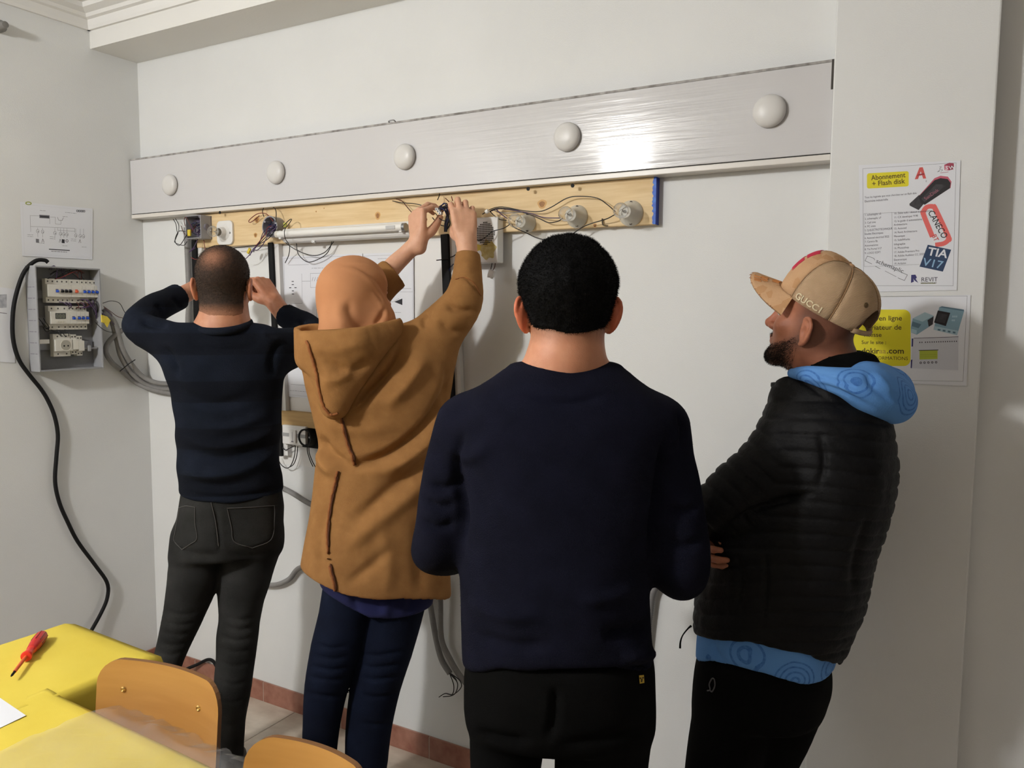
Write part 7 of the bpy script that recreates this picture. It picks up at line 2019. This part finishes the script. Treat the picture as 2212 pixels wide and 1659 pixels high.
S.poly([z(*p) for p in ((402, 1456), (408, 1256), (720, 1244), (720, 1470))], mat('print_grey_white', s2l(206, 208, 216), rough=.6)); S.poly([z(*p) for p in ((404, 1310), (406, 1256), (416, 1256), (414, 1310))], M_INDIGO, 2); S.poly([z(*p) for p in ((398, 1456), (400, 1400), (410, 1398), (406, 1456))], M_INDIGO, 2); S.line([z(420, 1254), z(720, 1244)], M_TEXTP, .0012, 2)
S.poly([z(*p) for p in ((458, 1398), (458, 1338), (580, 1336), (580, 1394))], mat('print_lime', s2l(178, 190, 60), rough=.6), 2); S.line([z(454, 1336), z(584, 1333)], M_TEXTP, .0018, 3); S.line([z(464, 1366), z(574, 1364)], mat('print_limedark', s2l(150, 164, 50), rough=.6), .0008, 3); S.line([z(464, 1380), z(574, 1378)], mat('print_limedark', s2l(150, 164, 50), rough=.6), .0008, 3)
for k in range(17):
    x = 460 + 15 * k - (0 if k < 2 else -8)
    S.poly([z(x + 4 * math.cos(t), 1282 - (x - 460) * .03 + 5 * math.sin(t)) for t in np.linspace(0, 2 * math.pi, 7)[:-1][::-1]], M_TEXTP, 3)
for k in range(5): S.poly([z(466 + 26 * k + 8 * math.cos(t), 1420 - k + 8 * math.sin(t)) for t in np.linspace(0, 2 * math.pi, 10)[:-1][::-1]], M_TEXTP, 3); S.poly([z(466 + 26 * k + 3.5 * math.cos(t), 1420 - k + 3.5 * math.sin(t)) for t in np.linspace(0, 2 * math.pi, 8)[:-1][::-1]], M_PAPER, 4)
S.done()
# ------------------------------------------------------------------ tables, chairs, things on the table
TZ = 0.76
M_YCLOTH = mat('yellow_cloth', s2l(222, 201, 84), rough=.8, color2=s2l(213, 190, 72), vscale=5, bump=.08, bscale=500, spec=.2)
M_TLEG = mat('table_leg_steel', s2l(90, 90, 92), rough=.4, metal=.6)
M_TTOP = mat('table_top_laminate', s2l(196, 188, 172), rough=.5)
tp = lambda x, y, z=TZ: on(x, y, 2, z)[:2]
# far table: back-left, back-right corners are in view
A_, B_ = tp(157, 1343), tp(345, 1414)
ex = (B_ - A_) / np.linalg.norm(B_ - A_); ey = np.array([-ex[1], ex[0]])      # ey points to the back wall
if ey[1] < 0: ey = -ey


def table(o, ux, uy, w, d, label, clabel, over, lay=0.0):
    """o = corner, ux / uy unit vectors, size w x d"""
    P = lambda a, b, z: np.array([*(o + ux * a + uy * b), z])
    c = P(w / 2, d / 2, 0)
    t = thing('table', label, 'table', 'classroom tables', tuple(c))
    MB().prism([(.008, .008), (w - .008, .008), (w - .008, d - .008), (.008, d - .008)], P(0, 0, 0), [*ux, 0], [*uy, 0], ZA, TZ - .028, TZ - .004).build('tabletop', M_TTOP, t, bevel=.003)
    for a, b in ((.06, .06), (w - .06, .06), (.06, d - .06), (w - .06, d - .06)): MB().box((-.016, -.016, 0), (.016, .016, TZ - .028), (P(a, b, 0), np.eye(3))).build('leg', M_TLEG, t, bevel=.003)
    m = MB(); m.prism([(.06, .05), (w - .06, .05), (w - .06, .075), (.06, .075)], P(0, 0, 0), [*ux, 0], [*uy, 0], ZA, TZ - .07, TZ - .028); m.prism([(.06, d - .075), (w - .06, d - .075), (w - .06, d - .05), (.06, d - .05)], P(0, 0, 0), [*ux, 0], [*uy, 0], ZA, TZ - .07, TZ - .028)
    m.build('apron', M_TLEG, t)
    # cloth: a sheet that rolls over the edges and hangs
    n = 44; V, F = [], []
    e = .006; tot_w, tot_d = w + 2 * over, d + 2 * over
    def fold(s, L):
        if s < 0 and lay and L == w: return s * lay / over, 0.0
        if s < 0: return -e * (1 - math.exp(s * 60)) - .002, min(0, s + .0)
        if s > L: return L + e * (1 - math.exp((L - s) * 60)) + .002, min(0, L - s)
        return s, 0.0
    for j in range(n + 1):
        for i in range(n + 1):
            sa = -over + tot_w * i / n; sb = -over + tot_d * j / n
            ka = np.clip(sa, -over, w + over); a, da = fold(sa, w); b, db = fold(sb, d)
            if lay and sa < 0: b, db = min(max(sb, 0), d), 0.0
            z = TZ + .0015 + (.0007 if lay else 0) + max(da + db, -over)
            wob = .006 * math.sin(sa * 19) * (-db) * 6 if db < 0 else 0; wob2 = .006 * math.sin(sb * 19) * (-da) * 6 if da < 0 else 0
            if da == 0 and db == 0: z += .0008 * math.sin(sa * 31 + sb * 17) + .0006 * math.sin(sb * 43)
            V.append(P(a + (wob2 if sa > w else -wob2), b + (wob if sb > d else -wob), z))
    for j in range(n):
        for i in range(n): k = j * (n + 1) + i; F.append((k, k + 1, k + n + 2, k + n + 1))
    cl = MB().add(V, F).build('tablecloth', M_YCLOTH, smooth='all'); tag(cl, clabel, 'tablecloth', 'yellow tablecloths')
    so = cl.modifiers.new('thickness', 'SOLIDIFY'); so.thickness = .0012; so.offset = 0
    return t


N1 = tp(150, 1512)                              # inner corner where the two tables meet
d1 = abs((N1 - A_) @ ey); w1 = np.linalg.norm(B_ - A_)
# far table
x_left = A_ - ex * 0.0
dn = tp(0, 1397); 
table(A_ - ey * 1.25, ex, ey, w1, 1.25, 'table under a yellow cloth at the far left, behind the first chair', 'yellow tablecloth of the far table, under the screwdriver', .11)
# near table: runs from the inner corner towards lower right
C_ = tp(152, 1514); D_ = tp(425, 1652); ux2 = (D_ - C_) / np.linalg.norm(D_ - C_); uy2 = np.array([-ux2[1], ux2[0]])
if uy2[1] < 0: uy2 = -uy2
print('ANG', ex, ux2, np.dot(ex, ux2), 'gap', (C_ - B_) @ ex)
ux2, uy2 = ex, ey
table(C_ - uy2 * .62 + ux2 * (.004 - (C_ - B_) @ ex), ux2, uy2, 1.3, .62, 'table under a yellow cloth nearest the camera', 'yellow tablecloth of the near table, under the clear plastic sheet', .10, .05)

# white paper on the near table
zt = TZ + .004
q = [tp(-40, 1500, zt), tp(0, 1508, zt), tp(56, 1546, zt), tp(0, 1573, zt), tp(-40, 1590, zt)]
m = MB(); n_ = len(q); m.add([(*p, zt + .0008) for p in q] + [(*p, zt + .0002) for p in q], [tuple(range(n_))[::-1], tuple(range(n_, 2 * n_))] + [(i, (i + 1) % n_, n_ + (i + 1) % n_, n_ + i) for i in range(n_)])
o = m.build('paper_sheet', M_PAPER); tag(o, 'white paper sheet on the yellow cloth at the left edge of the photo', 'paper')

# screwdriver
h0, h1, sh, ti = (np.array([*tp(x, y, TZ + .016), TZ + .0175]) for x, y in ((92, 1373), (57, 1419), (57, 1419), (22, 1462)))
ax = h1 - h0; L1 = np.linalg.norm(ax); ax /= L1; L2 = np.linalg.norm(ti - h1)
sd = thing('screwdriver', 'red insulated screwdriver with a black tip lying on the yellow cloth', 'screwdriver', None, (float(h0[0]), float(h0[1]), TZ))
MB().lathe(h0, ax, [(-.004, .006), (0, .012), (.010, .0148), (L1 * .45, .0145), (L1 * .62, .0125), (L1 * .70, .0115)], 16).build('handle', mat('screwdriver_red', s2l(196, 40, 36), rough=.35), sd, smooth=True)
MB().lathe(h0, ax, [(L1 * .68, .0115), (L1 * .78, .0095), (L1 * .9, .0105), (L1, .0135), (L1 + .003, .012), (L1 + .004, .006)], 16).build('grip_collar', mat('screwdriver_bright_red', s2l(222, 52, 40), rough=.35), sd, smooth=True)
u_s = np.cross(ax, ZA)
for k in range(8):
    a = 2 * math.pi * k / 8; d_ = u_s * math.cos(a) + ZA * math.sin(a)
    MB().tube([h0 + ax * .006 + d_ * .0136, h0 + ax * L1 * .42 + d_ * .0143], .0016, 5, smooth=1).build('grip_rib', mat('screwdriver_dark', s2l(116, 26, 26), rough=.4), sd)
MB().lathe(h1, ax, [(0, .0046), (L2 * .78, .0040), (L2 * .785, .0030)], 12).build('insulated_shaft', mat('shaft_orange', s2l(214, 92, 44), rough=.4), sd, smooth=True)
MB().lathe(h1, ax, [(L2 * .78, .0030), (L2 * .95, .0028), (L2, .0018)], 10).build('tip', M_BLACKP, sd, smooth=True)['label'] = 'black steel tip'

# clear plastic sheet draped over the near table edge
M_FILM = bpy.data.materials.new('clear_film'); M_FILM.use_nodes = True
nt = M_FILM.node_tree; nt.nodes.clear(); ou = nt.nodes.new('ShaderNodeOutputMaterial'); mx = nt.nodes.new('ShaderNodeMixShader'); tr = nt.nodes.new('ShaderNodeBsdfTransparent'); pb = nt.nodes.new('ShaderNodeBsdfPrincipled')
tr.inputs[0].default_value = (.95, .95, .95, 1); pb.inputs['Base Color'].default_value = (.75, .75, .76, 1); pb.inputs['Roughness'].default_value = .07; mx.inputs[0].default_value = .15
nt.links.new(tr.outputs[0], mx.inputs[1]); nt.links.new(pb.outputs[0], mx.inputs[2]); nt.links.new(mx.outputs[0], ou.inputs[0])
edge = [(205, 1540), (250, 1556), (300, 1570), (345, 1566), (385, 1590), (430, 1610), (470, 1625), (500, 1640), (545, 1664)]
inn = [(100, 1600), (150, 1640), (200, 1680), (240, 1720), (280, 1760)]
V, F = [], []; nu, nv = 70, 50; r = np.random.RandomState(3)
P0 = np.array([tp(150, 1560, TZ + .006), tp(-60, 1680, TZ + .006)]); 
orig = C_ + ux2 * .10
for j in range(nv + 1):
    for i in range(nu + 1):
        a = .78 * i / nu; b = -.36 + .44 * j / nv                 # along the edge, across it (0 = table edge, + hangs over)
        ed = .012 + .05 * (.5 + .5 * math.sin(a * 9 + 1.3)) * (a > .12)
        bb = min(b, .0); hang = max(b, 0)
        x = orig + ux2 * a + uy2 * (bb + .010 + hang * .85)
        z = TZ + .0045 - hang * .42 + .004 * abs(math.sin(a * 23 + b * 31 + math.sin(a * 40))) + .003 * abs(math.sin(a * 57 - b * 41 + 2 * math.sin(b * 30))) + (.016 * math.exp(-((a - .19) / .035) ** 2 - ((b - .01) / .04) ** 2)) + .010 * math.exp(-((a - .40) / .05) ** 2 - ((b - .03) / .03) ** 2)
        z += .016 * (hang > 0) * (abs(math.sin(a * 26 + 3 * hang + 1.5 * math.sin(a * 61))) - .4) * min(1, hang * 20)
        V.append((x[0], x[1], z))
for j in range(nv):
    for i in range(nu): k = j * (nu + 1) + i; F.append((k, k + 1, k + nu + 2, k + nu + 1))
o = MB().add(V, F).build('plastic_sheet', M_FILM, smooth='all'); tag(o, 'crinkled clear plastic sheet spread over the near edge of the yellow table', 'plastic sheet')

# chairs: moulded plywood backs on steel frames
M_PLY = mat('beech_plywood', s2l(166, 118, 62), rough=.3, color2=s2l(178, 130, 72), vscale=4, detail=5, stretch=(1, 1, 9), spec=.4, coat=.15)
M_PLYE = mat('plywood_edge', s2l(120, 82, 48), rough=.6)
M_FRAME = mat('chair_steel', s2l(60, 60, 62), rough=.4, metal=.6)


def chair(top_l, top_r, ztop, label, back_h=.30, w=None):
    """top_l / top_r: photo pixels of the upper corners of the back rest"""
    a, b = on(*top_l, 2, ztop), on(*top_r, 2, ztop)
    c = (a + b) / 2; s = (b - a)[:2]; W = np.linalg.norm(s); s = s / W; f = np.array([-s[1], s[0]])
    if f[1] > 0: f = -f                            # f: the way a sitter faces, towards the table
    if w: W = w
    P = lambda x, y, z: np.array([*(c[:2] + s * x + f * y), z])
    t = thing('chair', label, 'chair', 'plywood classroom chairs', (c[0], c[1], 0))
    n, nz = 16, 8; V, F = [], []
    H = back_h; rad = .055
    def half(v):                                   # half width at height v (0 bottom, 1 top): rounded upper corners
        zc = (1 - v) * H; h_ = W / 2
        if zc < rad: h_ -= rad - math.sqrt(max(0, rad * rad - (rad - zc) ** 2))
        if v < .12: h_ -= .03 * (1 - v / .12) ** 2
        return h_
    vs = list(np.linspace(0, 1 - rad / H, 6)) + [1 - rad / H * (1 - math.sin(k * math.pi / 2 / 6)) for k in range(1, 7)]
    for lay in (0, 1):
        for v in vs:
            h_ = half(min(v, .9995))
            for i in range(n + 1):
                x = -h_ + 2 * h_ * i / n
                yb = -.035 * (1 - (x / (W / 2)) ** 2) - .03 * (v - .3) + (0.011 if lay else 0)
                V.append(P(x, yb, ztop - H + v * H))
    R_ = len(vs); q = R_ * (n + 1)
    for j in range(R_ - 1):
        for i in range(n): k = j * (n + 1) + i; F += [(k, k + 1, k + n + 2, k + n + 1), (q + k, q + k + n + 1, q + k + n + 2, q + k + 1)]
    E_ = []
    for j in range(R_ - 1):
        for i in (0, n): k = j * (n + 1) + i; E_.append((k, k + n + 1, q + k + n + 1, q + k))
    for i in range(n):
        for j in (0, R_ - 1): k = j * (n + 1) + i; E_.append((k, k + 1, q + k + 1, q + k))
    MB().add(V, F).build('backrest', M_PLY, t, smooth=True)
    MB().add(V, E_).build('backrest_edge', M_PLYE, t)
    for x in (-W / 2 + .060, W / 2 - .075):
        yb = -.035 * (1 - (x / (W / 2)) ** 2) - .03 * (1 - .066 / H - .3) + .011
        MB().lathe(P(x, yb, ztop - .066), [*f, 0], [(-.001, .0075), (.002, .0068), (.0035, .004), (.0022, .0022), (.0015, .001)], 14).build('rivet', mat('brass_rivet', s2l(214, 176, 106), rough=.25, metal=.8), t, smooth=True)
    zs = .45
    pl = [(x, y) for x, y in rrect(W * .98, .38, .05, 5)]
    MB().prism(pl, P(0, .20, 0), [*s, 0], [*f, 0], ZA, zs - .012, zs).build('seat', M_PLY, t, bevel=.003)
    for x in (-W / 2 + .065, W / 2 - .065):
        MB().tube([P(x, -.066, ztop - .05), P(x, -.054, zs + .12), P(x, -.035, zs + .03), P(x, -.02, zs - .02), P(x, -.05, .24), P(x, -.075, .012)], .011, 8, smooth=4).build('leg', M_FRAME, t, smooth='all')
        MB().tube([P(x, -.02, zs - .025), P(x, .34, zs - .025), P(x, .36, zs - .06), P(x, .385, .24), P(x, .40, .012)], .011, 8, smooth=4).build('leg', M_FRAME, t, smooth='all')
    m = MB(); m.tube([P(-W / 2 + .065, .33, zs - .03), P(W / 2 - .065, .33, zs - .03)], .009, 8, smooth=1); m.tube([P(-W / 2 + .065, -.03, zs - .03), P(W / 2 - .065, -.03, zs - .03)], .009, 8, smooth=1)
    m.build('cross_bar', M_FRAME, t, smooth='all')
    return t


chair((203, 1426), (466, 1492), .86, 'plywood chair tucked between the two yellow tables, its whole backrest in view')
chair((520, 1594), (790, 1690), .86, 'plywood chair at the bottom edge, cut off, in front of the woman\'s legs')
